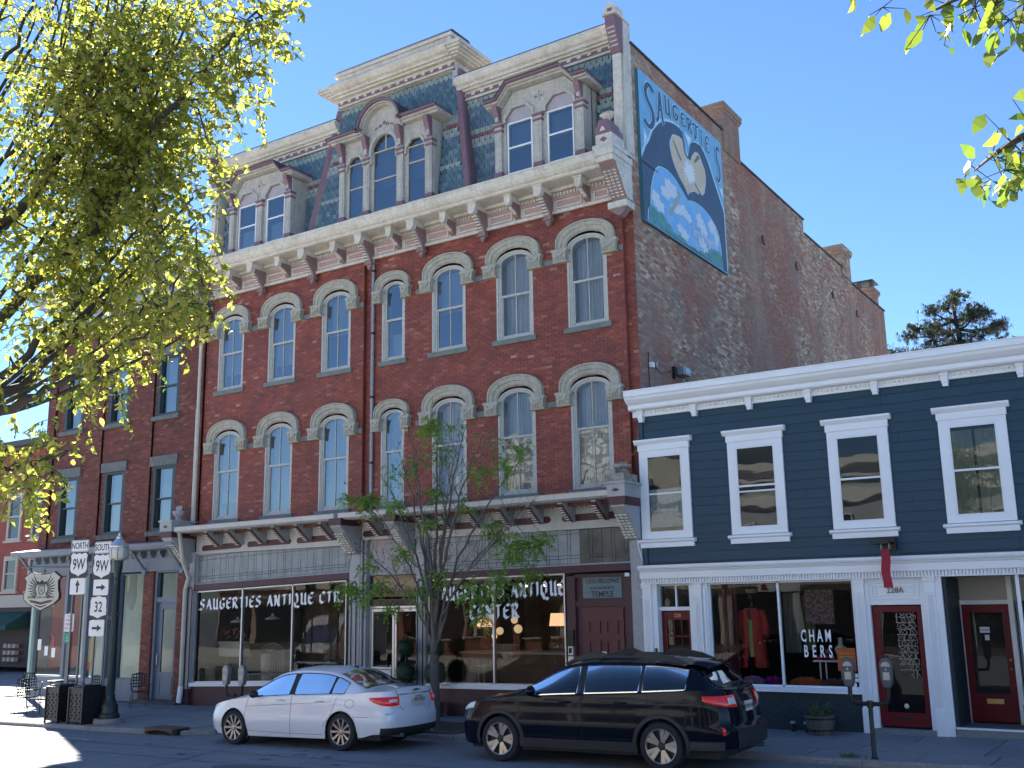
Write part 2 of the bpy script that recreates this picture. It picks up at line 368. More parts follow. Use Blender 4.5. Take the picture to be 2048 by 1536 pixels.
mb=MB(); ribbon(mb,[(x,-6.28) for x in np.arange(-16,5.4,1)],.10,.006); ribbon(mb,[(x,-11.2) for x in np.arange(-16,30,2)],.10,.006); ribbon(mb,[(x,-11.45) for x in np.arange(-16,30,2)],.10,.006)
tag(mb.build('road_line',mat('worn_road_paint',(.55,.54,.5),.7,n1=(4,.8,(.12,.12,.12)),n2=(20,.6,(.1,.1,.1))),loc=(0,0,0)),kind='structure')
CURBP=[(-16,-5.1),(-3,-5.1),(1.9,-5.05),(5.9,-5.0),(6.5,-4.8),(7.0,-4.1),(7.5,-3.35),(9,-3.2),(17,-3.4),(20.3,-3.62),(30,-3.65)]
def cy(x):
    for (a,b),(c,d) in zip(CURBP,CURBP[1:]):
        if x<=c: return b+(d-b)*max(0,(x-a))/(c-a)
    return CURBP[-1][1]
cyy=cy
PATCH=mat('asphalt_patch',(.085,.095,.105),.9,n1=(5,.5,(.12,.13,.14)),bump=(60,.6,.006)); mb=MB(); rr=random.Random(9)
for (x,y,w_,h_) in ((3.5,-8.2,1.6,.9),(12.6,-7.9,2.4,.7),(19.5,-7.0,1.2,1.1),(7.6,-9.6,1.8,.8)):
    n=14; P=[(x+w_*math.cos(t)*(1+rr.uniform(-.06,.06))*(abs(math.cos(t))**-.35 if abs(math.cos(t))>.3 else 1)*.7,y+h_*math.sin(t)*(1+rr.uniform(-.06,.06))*.7) for t in [6.283*i/n for i in range(n)]]
    mb.add([(a,b_,gz(a)+.003) for a,b_ in P],[tuple(range(n))])
tag(mb.build('road_patches',PATCH,loc=(0,0,0)),kind='structure')
mb=MB(); OIL=mat('oil_stain',(.045,.047,.05),.55)
for k in range(26):
    x,y,r=rr.uniform(2,22),rr.uniform(-7.6,-5.4),rr.uniform(.03,.14); n=9; P=[(x+r*math.cos(t)*rr.uniform(.7,1.2),y+r*.8*math.sin(t)*rr.uniform(.7,1.2)) for t in [6.283*i/n for i in range(n)]]
    mb.add([(a,b_,gz(a)+.007) for a,b_ in P],[tuple(range(n))])
tag(mb.build('road_stains',OIL,loc=(0,0,0)),kind='structure')
mb=MB()
for k in range(420):
    x=rr.uniform(-4,24); y=rr.choice((-5.15,-5.2,-3.75)) if rr.random()<.5 else rr.uniform(-7.5,-.3); z=gz(x)+(.012 if y<cyy(x) else .128); a=rr.uniform(0,6.28); l=rr.uniform(.015,.04); mb.add([(x,y,z),(x+l*math.cos(a),y+l*math.sin(a),z+.006),(x+l*math.cos(a+.8)*.8,y+l*math.sin(a+.8)*.8,z)],[(0,1,2)])
tag(mb.build('leaf_litter',mat('dry_leaf_litter',(.22,.20,.10),.8,rnd=.4),loc=(0,0,0)),kind='stuff')
# sidewalk slabs (bluestone) and curb
BLUEST=mat('bluestone_slab',(.19,.21,.225),.75,rnd=.2,n1=(1.2,.45,(.14,.155,.17)),n2=(9,.3,(.25,.26,.265)),bump=(35,.4,.006))
CONC=mat('curb_concrete',(.27,.265,.26),.85,n1=(1.5,.5,(.19,.185,.18)),n2=(14,.4,(.12,.12,.12)),bump=(40,.5,.006))
mb=MB()
pav=thing('sidewalk',(8,-1.5,.15),None,None,kind='structure')
x=-16
base=MB()
sx_=list(np.arange(-16,30.1,.5)); base.grid([[(x,cy(x)+.12,swz(x)-.02),(x,8 if x<-7.6 else .6,swz(x)-.02)] for x in sx_]); base.build('slab_bed',mat('joint_sand',(.09,.088,.08),.95,n1=(8,.5,(.05,.06,.035))),pav)
def slab(poly,x):
    m_=MB(); m_.poly(poly,'z',0,.032); v=[]
    dz=R.uniform(0,.012)
    m_.v=[(a,b,c-.03+swz(a)+dz) for a,b,c in m_.v]
    m_.build('slab',BLUEST,pav)
x=-15.5
rows=[(.0,-1.25),(-1.25,-2.5),(-2.5,-9)]
for ri,(ya,yb) in enumerate(rows):
    x=-15.5+ri*.4
    while x<29:
        wd=R.choice((1.1,1.4,1.75,2.0)); x1=min(x+wd,30); g_=.012
        b0=max(yb,cy(x)+.17);b1=max(yb,cy(x1)+.17)
        if ya-.05>b0 and ya-.05>b1:
            if ya>=0: ya_=-.0
            # side-street corner stays plain paving
            slab([(x+g_,ya-g_),(x+g_,b0+g_),(x1-g_,b1+g_),(x1-g_,ya-g_)],x)
        x=x1
# paving in the gap beside the left building
for i in range(5):
    for j in range(5):
        a=-15.5+i*1.6;b=.05+j*1.55
        if a+1.6>-7.6: continue
        slab([(a+.01,b+.01),(a+1.59,b+.01),(a+1.59,b+1.54),(a+.01,b+1.54)],a)
# curb stones
rr=random.Random(5)
x=-16
def curbseg(a,b,nm='curb_stone'):
    m_=MB(); n=3; P=[]
    for i in range(n+1):
        t=a+(b-a)*i/n; y=cy(t); z=gz(t); P.append([(t,y-.0,z-.05),(t,y+.0,z+.07),(t,y+.03,z+.095),(t,y+.16,z+.095),(t,y+.16,z-.05)])
    m_.grid(P); m_.add(P[0],[(4,3,2,1,0)]); m_.add(P[-1],[(0,1,2,3,4)])
    m_.build(nm,CONC,pav,smooth=False)
while x<30:
    L_=rr.uniform(1.3,2.2)
    if x<5.2<x+L_ or 5.2<=x<6.2: 
        if x<5.2: curbseg(x+.006,5.24)
        x=6.25; continue
    curbseg(x+.006,min(x+L_,30)-.006); x+=L_
# catch basin in the curb
cb=thing('storm_drain',(5.75,-4.97,gz(5.75)),'rusty storm drain opening with arched hood in the curb left of the white sedan','storm drain')
IRON=mat('rusty_iron',(.09,.06,.05),.7,n1=(10,.5,(.15,.08,.05)),bump=(50,.4,.004))
m_=MB(); a=[(5.26+.95*i/14,gz(5.7)+.02+.085*math.sin(math.pi*i/14)**.5) for i in range(15)]
out_=[(5.24,gz(5.7)-.02)]+[(5.24,gz(5.7)+.15),(5.74,gz(5.7)+.155),(6.24,gz(5.7)+.15)]+[(6.24,gz(5.7)-.02)]
m_.band([(p[0],max(p[1],gz(5.7)+.13)) for p in a],a,-5.08,-4.93); m_.poly([(5.24,-5.07),(6.24,-5.05),(6.24,-4.6),(5.24,-4.6)],'z',gz(5.7)+.13,gz(5.7)+.155)
m_.build('drain_hood',IRON,cb)
MB().box(5.25,6.23,-4.95,-4.62,gz(5.7)-.05,gz(5.7)+.13).build('drain_throat',DARK,cb)
# tree pit behind the cars
pit=thing('tree_pit',(11.6,-2.3,.2),'square tree pit edged with bricks around the slim street tree','tree pit')
m_=MB(); m_.box(10.9,12.5,-3.1,-1.6,swz(11.6)-.02,swz(11.6)+.02); m_.build('soil',mat('pit_soil',(.06,.045,.035),.95,n1=(12,.5,(.10,.08,.06)),bump=(30,1,.03)),pit)
bm=MB().box(-.1,.1,-.05,.05,0,.05).mesh('edging_brick',mat('edging_brick_mat',(.17,.08,.06),.85,rnd=.25))
for i in range(8):
    for yy in (-3.15,-1.55): link('edging_brick',bm,pit,(11.0+i*.21,yy,swz(11.6)))
for i in range(7):
    for xx in (10.86,12.55): link('edging_brick',bm,pit,(xx,-3.0+i*.22,swz(11.6)),rot=(0,0,math.pi/2))
# ---------------- main building ----------------
XL,XR_=.62,15.52; WF=.10
XC=[1.74,3.91,6.07,8.18,10.07,12.15,14.26]
main=thing('brick_building',(8,0,.1),'three storey red brick commercial block with blue slate mansard roof and tall central pavilion','building')
HW=[.55,.55,.55,.40,.55,.55,.55]
def ivals(z):
    holes=[]
    for (zb,zs) in ((5.42,7.77),(9.35,11.37)):
        for c,hw in zip(XC,HW):
            if zb<=z<zs+.1: holes.append((c-hw,c+hw))
            elif zs+.1<=z<zs+.36*hw/.55:
                t=(z-zs-.1)/(.26*hw/.55); k=hw*math.sqrt(max(0,1-t*t)); holes.append((c-k,c+k))
    return split(cut(XL,XR_,holes),[7.12,7.34,15.27])
def yf(u,z): return WF+(.11 if 7.12<u<7.34 or u>15.27 else 0)
fw=bricks(main,'front_wall','f',ivals,4.95,12.36,.0685,.205,(BRK,MORT),yf,300,CAM,joint=.008)
mb=MB(); mb.box(7.119,7.12,WF,WF+.13,5.2,12.3); mb.box(7.34,7.341,WF,WF+.13,5.2,12.3); mb.box(15.269,15.27,WF,WF+.13,5.2,12.3)
mb.build('slot_return',BRK,fw,kind='stuff')
# reveals + blind backing around the openings
def arch(hw,zs,rise,stub,n=18,c=0):
    return [(c-hw,zs)]+[(c-hw*math.cos(math.pi*i/n),zs+stub+rise*math.sin(math.pi*i/n)) for i in range(n+1)]+[(c+hw,zs)]
def window(hw,h,curt):
    """arched sash window, local origin at centre of sill line; capital line at height h"""
    k=hw/.55; root=bpy.data.objects.new('window',None)
    COL.objects.link(root)
    # frame rings
    def full(w_,t_): return [(-w_,0)]+arch(w_,h,t_,.0)+[(w_,0)]
    f=MB()
    f.band(full(hw+.005,.30*k),full(hw-.05,.265*k),.005,.24)
    f.band(full(hw-.05,.265*k),full(hw-.085,.235*k),.03,.26)
    f.band(full(hw-.085,.235*k),full(hw-.125,.205*k),.05,.28)
    f.box(-hw,hw,.02,.26,-.0,.055); f.build('frame',FRAMEW,root,loc=(0,0,0))
    g_=hw-.12
    mz=1.17/2.02*h if h<2.2 else 1.45/2.35*h
    s=MB(); s.box(-g_,g_,.06,.11,mz-.035,mz+.02); s.box(-g_,g_,.09,.13,.05,.13)
    s.box(-g_,-g_+.035,.08,.13,.1,mz); s.box(g_-.035,g_,.08,.13,.1,mz)
    if hw>.5: s.box(-.011,.011,.065,.10,mz,h+.2*k); s.box(-.011,.011,.09,.125,.1,mz)
    s.build('sash',FRAMEW,root,loc=(0,0,0))
    top=([(-g_,mz)]+[(p[0],p[1]) for p in arch(g_+.005,h,.21*k,0)]+[(g_,mz)])[::-1]
    p=MB(); n=len(top); p.add([(a,.085,b) for a,b in top],[tuple(range(n))]); p.build('upper_pane',GLS,root,loc=(0,0,0))
    p=MB(); p.add([(-g_,.11,.1),(g_,.11,.1),(g_,.11,mz-.02),(-g_,.11,mz-.02)],[(0,1,2,3)]); p.build('lower_pane',GLS,root,loc=(0,0,0))
    # hood
    hd=MB(); n=20
    def cp(w_,st,ri): return [(-w_,h)]+[(-w_*math.cos(math.pi*i/n),h+st+ri*math.sin(math.pi*i/n)**.85) for i in range(n+1)]+[(w_,h)]
    ks=(.82/.55)*hw if hw>.5 else .60
    prof=[(0,0,.14),(0,-.01,.14),(.07,-.03,.14),(.10,-.055,.14),(.42,-.055,.14),(.46,-.085,.14),(.5,-.085,.14),(.8,-.085,.14),(.84,-.115,.14),(.97,-.115,.14),(1.0,-.09,.14),(1.0,.03,.14)]
    A=cp(hw-.005,.03,.33*k); B=cp(ks,.14 ,.50*k)
    P=[[(a[0]+(b[0]-a[0])*t,y,a[1]+(b[1]-a[1])*t) for (t,y,_) in prof] for a,b in zip(A,B)]
    hd.grid(P); hd.add(P[0],[tuple(range(len(prof)))]); hd.add(P[-1],[tuple(range(len(prof)))[::-1]])
    hd.build('hood',STONE,root,loc=(0,0,0),smooth=True,auto=25)
    # capitals
    cm=MB(); w1=.17*(.7 if hw<.5 else 1)
    cm.poly([(-w1-.055,0),(w1+.055,0),(w1+.055,-.05),(w1+.02,-.075),(w1,-.30),(-w1,-.30),(-w1-.02,-.075),(-w1-.055,-.05)],'y',-.16,.05)
    cm.box(-w1-.03,w1+.03,-.135,.04,-.34,-.30)
    cm.band([(-w1*.75*math.cos(math.pi*i/8),-.09-.11*math.sin(math.pi*i/8)) for i in range(9)],[(-w1*.5*math.cos(math.pi*i/8),-.09-.065*math.sin(math.pi*i/8)) for i in range(9)],-.19,-.155)
    for q in (-.6,-.2,.2,.6): cm.poly([(q*w1-.018,-.2),(q*w1+.018,-.2),(q*w1+.012,-.29),(q*w1-.012,-.29)],'y',-.18,-.155)
    me=cm.mesh('capital',STONE)
    cx_=(hw+ks)/2
    for sgn in (-1,1): 
        o=link('capital',me,root,None); o.location=(sgn*cx_,0,h)
    sl_=MB().box(-hw-.1,hw+.1,-.07,.2,-.13,.0); sl_.build('sill',TEALSTONE,root,loc=(0,0,0),bevel=.008)
    return root
SHADE=mat('pale_shade_sheet',(.50,.55,.58),.8); CURT=mat('white_curtain',(.75,.77,.78),.85,n1=(3,.3,(.55,.58,.6)),tr=(.3,1)); 
def curtain(c,w_,z0,z1,y,folds=9,amp=.03,m_=CURT,gather=0,name='curtain',par=None):
    P=[]
    for i in range(folds*6+1):
        t=i/(folds*6); P.append([(c-w_/2+w_*t*(1-gather*.5*(1-s/6)) ,y+amp*math.sin(t*folds*6.283)*(1+.3*math.sin(s*2+t*9))+.01*math.sin(t*40),z0+(z1-z0)*s/6) for s in range(7)])
    return MB().grid(P).build(name,m_,par,smooth=True)
w3=window(.55,2.02,None); w3n=window(.40,2.02,None); w2=window(.55,2.35,None); w2n=window(.40,2.35,None)
# 'put' also hangs what is seen behind the glass
kinds3=['shade','shade','half','part','half','curt','sheer']; kinds2=['shade','sky','sky','curt','curt','drape','drape']
WN={}
for i,c in enumerate(XC):
    for (r,pw,pn,z) in ((3,w3,w3n,9.35),(2,w2,w2n,5.42)):
        p=pn if i==3 else pw
        if (r,i) in ((3,0),(2,0),(3,3),(2,3)): WN[(r,i)]=p
        else: WN[(r,i)]=copy_tree(p)
for i,c in enumerate(XC):
    for (r,z,h,kd) in ((3,9.35,2.02,kinds3[i]),(2,5.42,2.35,kinds2[i])):
        w_=WN[(r,i)]; w_.parent=main; w_.location=Vector((c,WF,z))-wo(main); hw=HW[i]
        if kd in('shade','sky'): MB().box(c-hw+.1,c+hw-.1,.34,.35,z+(.1 if kd=='sky' else .5),z+h+.2).build('shade',SHADE,w_)  # 'sky': pale sheet added in place of the mirrored sky
        if kd=='half': MB().box(c-hw+.1,c+hw-.1,.42,.43,z+h*.55,z+h+.2).build('shade',SHADE,w_)
        if kd=='part': MB().box(c-hw+.1,c+hw-.1,.42,.43,z+.1,z+h*.4).build('shade',mat('paper_shade',(.6,.62,.62),.8),w_)
        if kd in('curt','sheer','drape') and i>=4:
            for ch in w_.children:
                if 'pane' in ch.name: ch.data=ch.data.copy(); ch.data.materials[0]=GLS2
        if kd in('curt','sheer','drape'):
            curtain(c,hw*1.9,z+.05,z+h+.25,.44,folds=7 if kd=='curt' else 12,amp=.035,gather=.2 if kd=='curt' else .05,par=w_)
MB().box(XL+.1,XR_-.1,1.3,1.35,4.9,13).build('room_back',DARKW,main)  # dark grey sheet stands in for the unlit depth of the rooms
# string course of grey stone between the capitals
bc=MB()
for z in (11.05,7.46):
    edges=[]
    for i,c in enumerate(XC):
        ks=.82 if i!=3 else .60; cc=(HW[i]+ks)/2; edges.append((c-cc-.2,c+cc+.2))
    segs=[(0,1),(1,2),(4,5),(5,6)]
    for a,b in segs: bc.box(edges[a][1],edges[b][0],WF-.025,WF+.02,z,z+.135)
    bc.box(edges[2][1],7.12,WF-.025,WF+.02,z,z+.135); bc.box(edges[6][1],15.27,WF-.025,WF+.02,z,z+.135); bc.box(edges[4][0]-.2,edges[4][0],WF-.025,WF+.02,z,z+.135)
bc.build('stone_belt',TEALSTONE,main,kind='stuff')
# side wall
steps=[(.42,6.55,16.52),(6.55,13.78,15.97),(13.78,18.42,15.45),(18.42,24.63,15.1)]
def sval(z):
    out=[]
    for a,b,t in steps:
        if z<t: 
            if out and abs(out[-1][1]-a)<1e-6: out[-1]=(out[-1][0],b)
            else: out.append((a,b))
    if z<13.5 and out: out[0]=(.21,out[0][1])
    return out
sw=bricks(main,'side_wall','s',sval,6.3,16.52,.077,.225,(SBRK,SMORT),lambda u,z:XR_,300,Vector((XR_,.2,6.9)),joint=.011)
MB().box(XL,XR_-.02,1.4,24.6,4.9,14.9).build('building_core',DARK,main)
mb=MB()
for a,b,t in steps: mb.box(XL+.05,XR_-.02,a,b,14.8,t-.03)
mb.build('parapet_core',SMORT,main)
mb=MB()
for i,(a,b,t) in enumerate(steps): mb.box(XR_-.35,XR_+.05,a-.02,b+.03,t,t+.055)
mb.build('parapet_coping',ROOFM,main,bevel=.01)
MB().box(XL,XR_-.01,4.9,24.63,0,6.3).build('lower_walls',SBRK,main); MB().box(XR_-.3,XR_-.01,.3,4.9,0,6.3).build('lower_side_wall',SBRK,main); MB().box(XL,XR_-.3,.3,4.9,4.7,4.9).build('first_floor_slab',DARK,main); MB().box(13.5,XR_-.3,.25,4.9,0,4.7).build('stair_block',DARK,main)
# chimneys
def chimney(y0,y1,x0,x1,zb,zt,cap,lab):
    c=MB(); c.box(x0,x1,y0,y1,zb,zt-.28); 
    c.box(x0-.04,x1+.04,y0-.04,y1+.04,zt-.28,zt-.2); c.box(x0-.08,x1+.08,y0-.08,y1+.08,zt-.2,zt-.05)
    # brick courses as recessed joints
    o=c.build('chimney',SMORT,main)
    me=None
    for face in range(2):
        q=MB(); z=zb;k=0
        while z<zt-.29:
            u0,u1=(y0,y1) if face==0 else (x0,x1); u=u0-(.11 if k%2 else 0)
            while u<u1:
                a,b=max(u,u0)+.005,min(u+.22,u1)-.005
                if b-a>.03:
                    if face==0: q.box(x1-.02,x1+.012,a,b,z+.005,z+.066)
                    else: q.box(a,b,y0-.012,y0+.02,z+.005,z+.066)
                u+=.22
            z+=.075;k+=1
        q.build('brickwork',SBRK,o,kind='stuff')
    q=MB()
    for zz,e in ((zt-.27,.045),(zt-.19,.085),(zt-.115,.085)):
        u=y0-e
        while u<y1+e: q.box(x1+e-.02,x1+e+.008,u+.005,min(u+.215,y1+e),zz,zz+.062); u+=.22
        u=x0-e
        while u<x1+e: q.box(u+.005,min(u+.215,x1+e),y0-e-.008,y0-e+.02,zz,zz+.062); u+=.22
    q.build('corbel_bricks',SBRK,o,kind='stuff')
    if cap=='stone': MB().box(x0-.1,x1+.1,y0-.1,y1+.1,zt-.045,zt).build('chimney_cap',mat('cap_mortar',(.32,.30,.26),.9,n1=(6,.4,(.2,.18,.15))),o)
    else:
        q=MB(); q.box(x0+.1,x1-.1,y0+.1,y1-.1,zt-.05,zt+.02); 
        for a in (x0+.12,x1-.14):
            for b in np.linspace(y0+.12,y1-.14,4): q.box(a,a+.025,b,b+.025,zt,zt+.26)
        q.box(x0-.06,x1+.06,y0-.06,y1+.06,zt+.26,zt+.30); q.build('chimney_cap',BLACK,o)
    return o
chimney(6.42,7.72,14.75,15.56,15.9,17.42,'stone','')
chimney(18.35,19.5,14.8,15.55,15.0,16.38,'stone','')
chimney(23.3,24.2,14.65,15.42,14.8,15.95,'metal','')
# anchor stars on the side wall
st=MB(); st.poly([((.17 if i%2==0 else .07)*math.cos(math.pi*i/5+.3),(.17 if i%2==0 else .07)*math.sin(math.pi*i/5+.3)) for i in range(10)],'x',0,.04)
me=st.mesh('anchor_star',IRON)
for y in (9.37,12.6,16.77,20.0): link('anchor_star',me,sw,(XR_,y,13.94))
# ---------------- main cornice ----------------
cor=MB()
prof=[(.12,12.955),(-.60,12.955),(-.64,12.985),(-.64,13.02),(-.70,13.05),(-.77,13.12),(-.80,13.17),(-.80,13.25),(-.83,13.27),(-.83,13.30),(-.60,13.38),(.25,13.57),(.25,12.955)]
cor.poly(prof,'x',.35,15.12); CO=cor.build('cornice',CREAM,main)
fz=MB(); fz.box(.62,15.2,.045,.12,12.36,12.955,0)
fz.box(.62,15.2,-.02,.05,12.33,12.40,0); fz.box(.62,15.2,.0,.05,12.40,12.425,1); fz.box(.62,15.2,-.10,.05,12.88,12.955,0); fz.box(.62,15.2,.015,.046,12.70,12.88,1)
fz.build('frieze',[CREAM,PINK],main)
LB=[3.13,5.24,7.42,9.27,11.3,13.3]; SB=[2.1,4.2,6.4,8.45,10.3,12.35,14.4]
def bracket(depth,drop,w_,name,cols):
    b=MB()
    P=[(0,0),(-depth,0),(-depth,-.13),(-depth*.86,-.17),(-depth*.80,-.27),(-depth*.62,-.38*drop/.8),(-depth*.40,-.52*drop/.8),(-depth*.26,-.66*drop/.8),(-depth*.24,-drop+.09),(-.03,-drop+.05),(0,-drop)]
    b.poly(P,'x',-w_/2,w_/2,0)
    b.box(-w_/2-.05,w_/2+.05,-depth-.04,.0,-.035,0,1); b.box(-w_/2-.025,w_/2+.025,-depth-.02,.0,-.16,-.035,1)
    b.poly([(-w_/2-.02,-.16),(w_/2+.02,-.16),(w_/2-.0,-.25),(0,-.31),(-w_/2+.0,-.25)],'y',-depth-.03,-depth*.8,1)
    # rungs down the front
    n=6 if drop>.6 else 5
    for i in range(n):
        t=(i+.6)/n; y=-depth*.80+(depth*.54)*t; z=-.28-(drop-.42)*t
        b.box(-w_/2+.025,w_/2-.025,y-.035,y+.03,z-.022,z+.012,1)
    if drop>.7:
        b.box(-w_/2-.03,w_/2+.03,-depth*.30,0,-drop+.02,-drop+.075,0)
        b.poly([(-w_/2,-drop+.02),(w_/2,-drop+.02),(w_/2-.03,-drop-.03),(.02,-drop-.12),(-.02,-drop-.12),(-w_/2+.03,-drop-.03)],'y',-.12,-.02,0)
    return b.mesh(name,cols)
bl_=bracket(.58,.80,.19,'large_bracket',[BRM,CREAM]); bs_=bracket(.50,.55,.14,'small_bracket',[BRM,CREAM])
for x in LB: link('large_bracket',bl_,main,(x,.045,12.955))
for x in SB: link('small_bracket',bs_,main,(x,.045,12.955))
allb=sorted(LB+SB+[.9,15.15])
pm=MB(); 
eg=MB(); eg.poly([(-.032*math.cos(math.pi*i/6),-.09*math.sin(math.pi*i/6)) for i in range(7)],'y',-.035,.0,0); em=eg.mesh('egg_ornament',CREAM)
for a,b in zip(allb,allb[1:]):
    a+=.17;b-=.17
    if b-a<.3: continue
    p=MB(); p.band([(a,12.46),(a,12.68),(b,12.68),(b,12.46)],[(a+.04,12.50),(a+.04,12.64),(b-.04,12.64),(b-.04,12.50)],.01,.05,closed=True); p.box(a+.04,b-.04,.03,.05,12.50,12.64,1)
    p.build('frieze_panel',[CREAM,PINK],main)
    n=int((b-a)/.085)
    for i in range(n+1): link('egg_ornament',em,main,(a+(b-a)*i/n,.02,12.86))
# corner consoles carrying the cornice ends
def console(x,w_,right,name='corner_console'):
    b=MB(); d=.92
    P=[(.10,0),(-d+.1,0),(-d+.1,-.3),(-d*.72,-.42),(-.35,-.85),(-.2,-1.0),(-.2,-1.12),(.10,-1.12)]
    b.poly(P,'x',-w_/2,w_/2,0)
    b.box(-w_/2-.04,w_/2+.04,-d,.1,-.16,.0,1); b.box(-w_/2-.015,w_/2+.015,-d+.04,.1,-.30,-.16,1)
    n=9
    for i in range(n):
        t=(i+.5)/n; y=-d*.70+(d*.5)*t; z=-.45-.55*t
        for k in (-1,0,1): b.box(k*w_*.3-.04,k*w_*.3+.04,y-.05,y+.04,z-.02,z+.012,1)
    b.box(-w_/2-.05,w_/2+.05,-.32,.1,-1.28,-1.12,1); b.poly([(-w_/2,-1.28),(w_/2,-1.28),(w_/2-.06,-1.36),(.03,-1.46),(-.03,-1.46),(-w_/2+.06,-1.36)],'y',-.24,-.0,0)
    # pale side face
    s=1 if right else -1
    Q=[(.09,-.31),(-d+.2,-.31),(-d*.66,-.46),(-.30,-.88),(-.14,-1.05),(.09,-1.05)]
    b.poly(Q,'x',s*w_/2 if s>0 else -w_/2-.02,s*w_/2+.02 if s>0 else -w_/2,1)
    return b.build(name,[BRM,CREAM],main,loc=(x,.0,13.25))
console(15.37,.40,True); console(.58,.36,False)
# pedestals with carved finials over the cornice ends
def pedestal(x,z,y,w_,h,shell):
    b=MB(); b.box(-w_/2-.07,w_/2+.07,-.25,.5,-.06,.06,1); b.box(-w_/2,w_/2,-.2,.45,.06,h*.35,1)
    b.poly([(-w_/2,h*.35),(w_/2,h*.35),(w_/2,h*.5),(w_/2-.08,h*.62),(.12,h*.72),(-.12,h*.72),(-w_/2+.08,h*.62),(-w_/2,h*.5)],'y',-.22,.4,0)
    b.poly([(-.08,h*.42),(.08,h*.42),(0,h*.56)],'y',-.235,-.22,1)
    b.poly([(-.1,h*.2),(0,h*.27),(.1,h*.2),(0,h*.13)],'y',-.215,-.2,0)
    b.lathe((0,.05,h*.72),[(.10,0),(.07,.05),(.06,.1),(.13,.16),(.15,.2)],12,1)
    for k in range(-3,4):
        a=k*.28; b.ball((math.sin(a)*.20,.03,h*.72+.17+math.cos(a)*.09),(.035,.07,.05),5,1)
    b.ball((0,.06,h*.72+.17),(.10,.07,.07),7,1)
    o=b.build('finial',[MAUVE,CREAM],main,loc=(x,y,z),smooth=False); return o
pedestal(15.33,13.33,-.62,.42,.95,0)
pedestal(.62,13.33,-.62,.36,.62,1)
# ---------------- mansard roof ----------------
roof=link('mansard_roof',MB().poly([(.26,13.45),(.40,16.4),(3.5,16.8),(3.5,13.45)],'x',.75,15.4).mesh('mansard_roof',ROOFM),main,(0,0,0))
def hexpts(w_,h,kind):
    if kind=='hex': return [(-w_/2,-.0),(-w_/2,-h*.52),(-w_*.20,-h),(w_*.20,-h),(w_/2,-h*.52),(w_/2,0)]
    if kind=='point': return [(-w_/2,0),(-w_/2,-h*.35),(0,-h*1.02),(w_/2,-h*.35),(w_/2,0)]
    return [(-w_/2,0),(-w_/2,-h*.6),(-w_*.3,-h*.95),(w_*.3,-h*.95),(w_/2,-h*.6),(w_/2,0)]
def shingle_mesh(w_,h,kind,m_):
    P=hexpts(w_,h,kind); b=MB(); n=len(P)
    f=[(x,-.022,z) for x,z in P]; k=[(x,.0,z) for x,z in P]
    b.add(f+k,[tuple(range(n))]+[(i,(i+1)%n,(i+1)%n+n,i+n) for i in range(n)]); return b
SW,SH=.175,.135
sv={}
for nm,kind,m_ in (('hex','hex',SLATEM),('pale','point',SLATEG),('pale2','sq',SLATEG),('dia','point',SLATER)):
    q=shingle_mesh(SW-.014,SH*1.62,kind,m_); sv[nm]=(q.v[:],q.f[:],q.mesh('shingle',m_),m_)
def slates(x0f,x1f,z0,z1,yf_,holes,parent,budget,patt):
    """rows of shaped slates; x0f/x1f(z) limits; yf_(z) plane; holes(x,z)->bool"""
    tilt=math.atan2(yf_(z1)-yf_(z0),z1-z0); rest={}
    z=z0+SH*1.3;k=0;cells=[]
    while z<z1+SH*.8:
        kind=patt((z-z0)/(z1-z0))
        x=math.floor(x0f(z)/SW)*SW+(SW/2 if k%2 else 0)
        while x<x1f(z):
            if x-SW*.45>x0f(z) and x+SW*.45<x1f(z) and not holes(x,z-SH*.5): cells.append((x,z,kind,k))
            x+=SW
        z+=SH;k+=1
    R.shuffle(cells); cells.sort(key=lambda c:(Vector((c[0],0,c[1]))-CAM).length)
    for i,(x,z,kind,k) in enumerate(cells):
        kd=kind
        j=R.uniform(-.003,.003); lift=-.012-(.004 if k%2 else 0)
        if i<budget:
            o=bpy.data.objects.new('shingle',sv[kd][2]); COL.objects.link(o); o.parent=parent
            o.location=Vector((x,yf_(z)+lift,z))-wo(parent); o.rotation_euler=(-tilt+.09+R.uniform(-.015,.02),R.uniform(-.02,.02),0)
        else:
            b=rest.setdefault(sv[kd][3].name,MB()); ca=math.cos(-tilt+.09); sa=math.sin(-tilt+.09)
            b.add([(x+vx,yf_(z)+lift+vy*ca-vz*sa+j,z+vy*sa+vz*ca) for vx,vy,vz in sv[kd][0]],sv[kd][1])
    for nm,b in rest.items(): b.build('shingles',MATS[nm],parent,kind='stuff')
def pat(t):
    if t>.945: return 'pale'
    if .50<t<.545: return 'pale2'
    if .545<t<.60: return 'pale'
    if .60<t<.655: return 'dia'
    if .655<t<.71: return 'pale2'
    return 'hex'
def patp(t):
    if t>.955: return 'pale'
    if .475<t<.515: return 'pale2'
    if .515<t<.555: return 'pale'
    if .555<t<.60: return 'dia'
    if .60<t<.65: return 'pale2'
    if .25<t<.28: return 'pale'
    return 'hex'
ym=lambda z:.20+(z-13.5)*.055
yp=lambda z:-.12+(z-13.5)*.115
pl=lambda z:5.22+(z-13.5)*.178; pr_=lambda z:10.92-(z-13.5)*.170
hl=lambda x,z:(1.95<x<4.62 and z<15.65)
hr=lambda x,z:(11.98<x<14.62 and z<15.65)
hc=lambda x,z:(6.55<x<9.9 and z<15.9) or ((x-8.18)**2+(z-15.9)**2<.6**2)
slates(lambda z:.98,lambda z:pl(z)+.05,13.5,16.36,ym,hl,roof,60,pat)
slates(lambda z:pr_(z)-.05,lambda z:15.2,13.5,16.36,ym,hr,roof,110,pat)
pav=MB(); pav.poly([(yp(13.45)+.02,13.45),(yp(17.5)+.02,17.5),(1.0,17.5),(1.0,13.45)],'x',5.22,10.92)
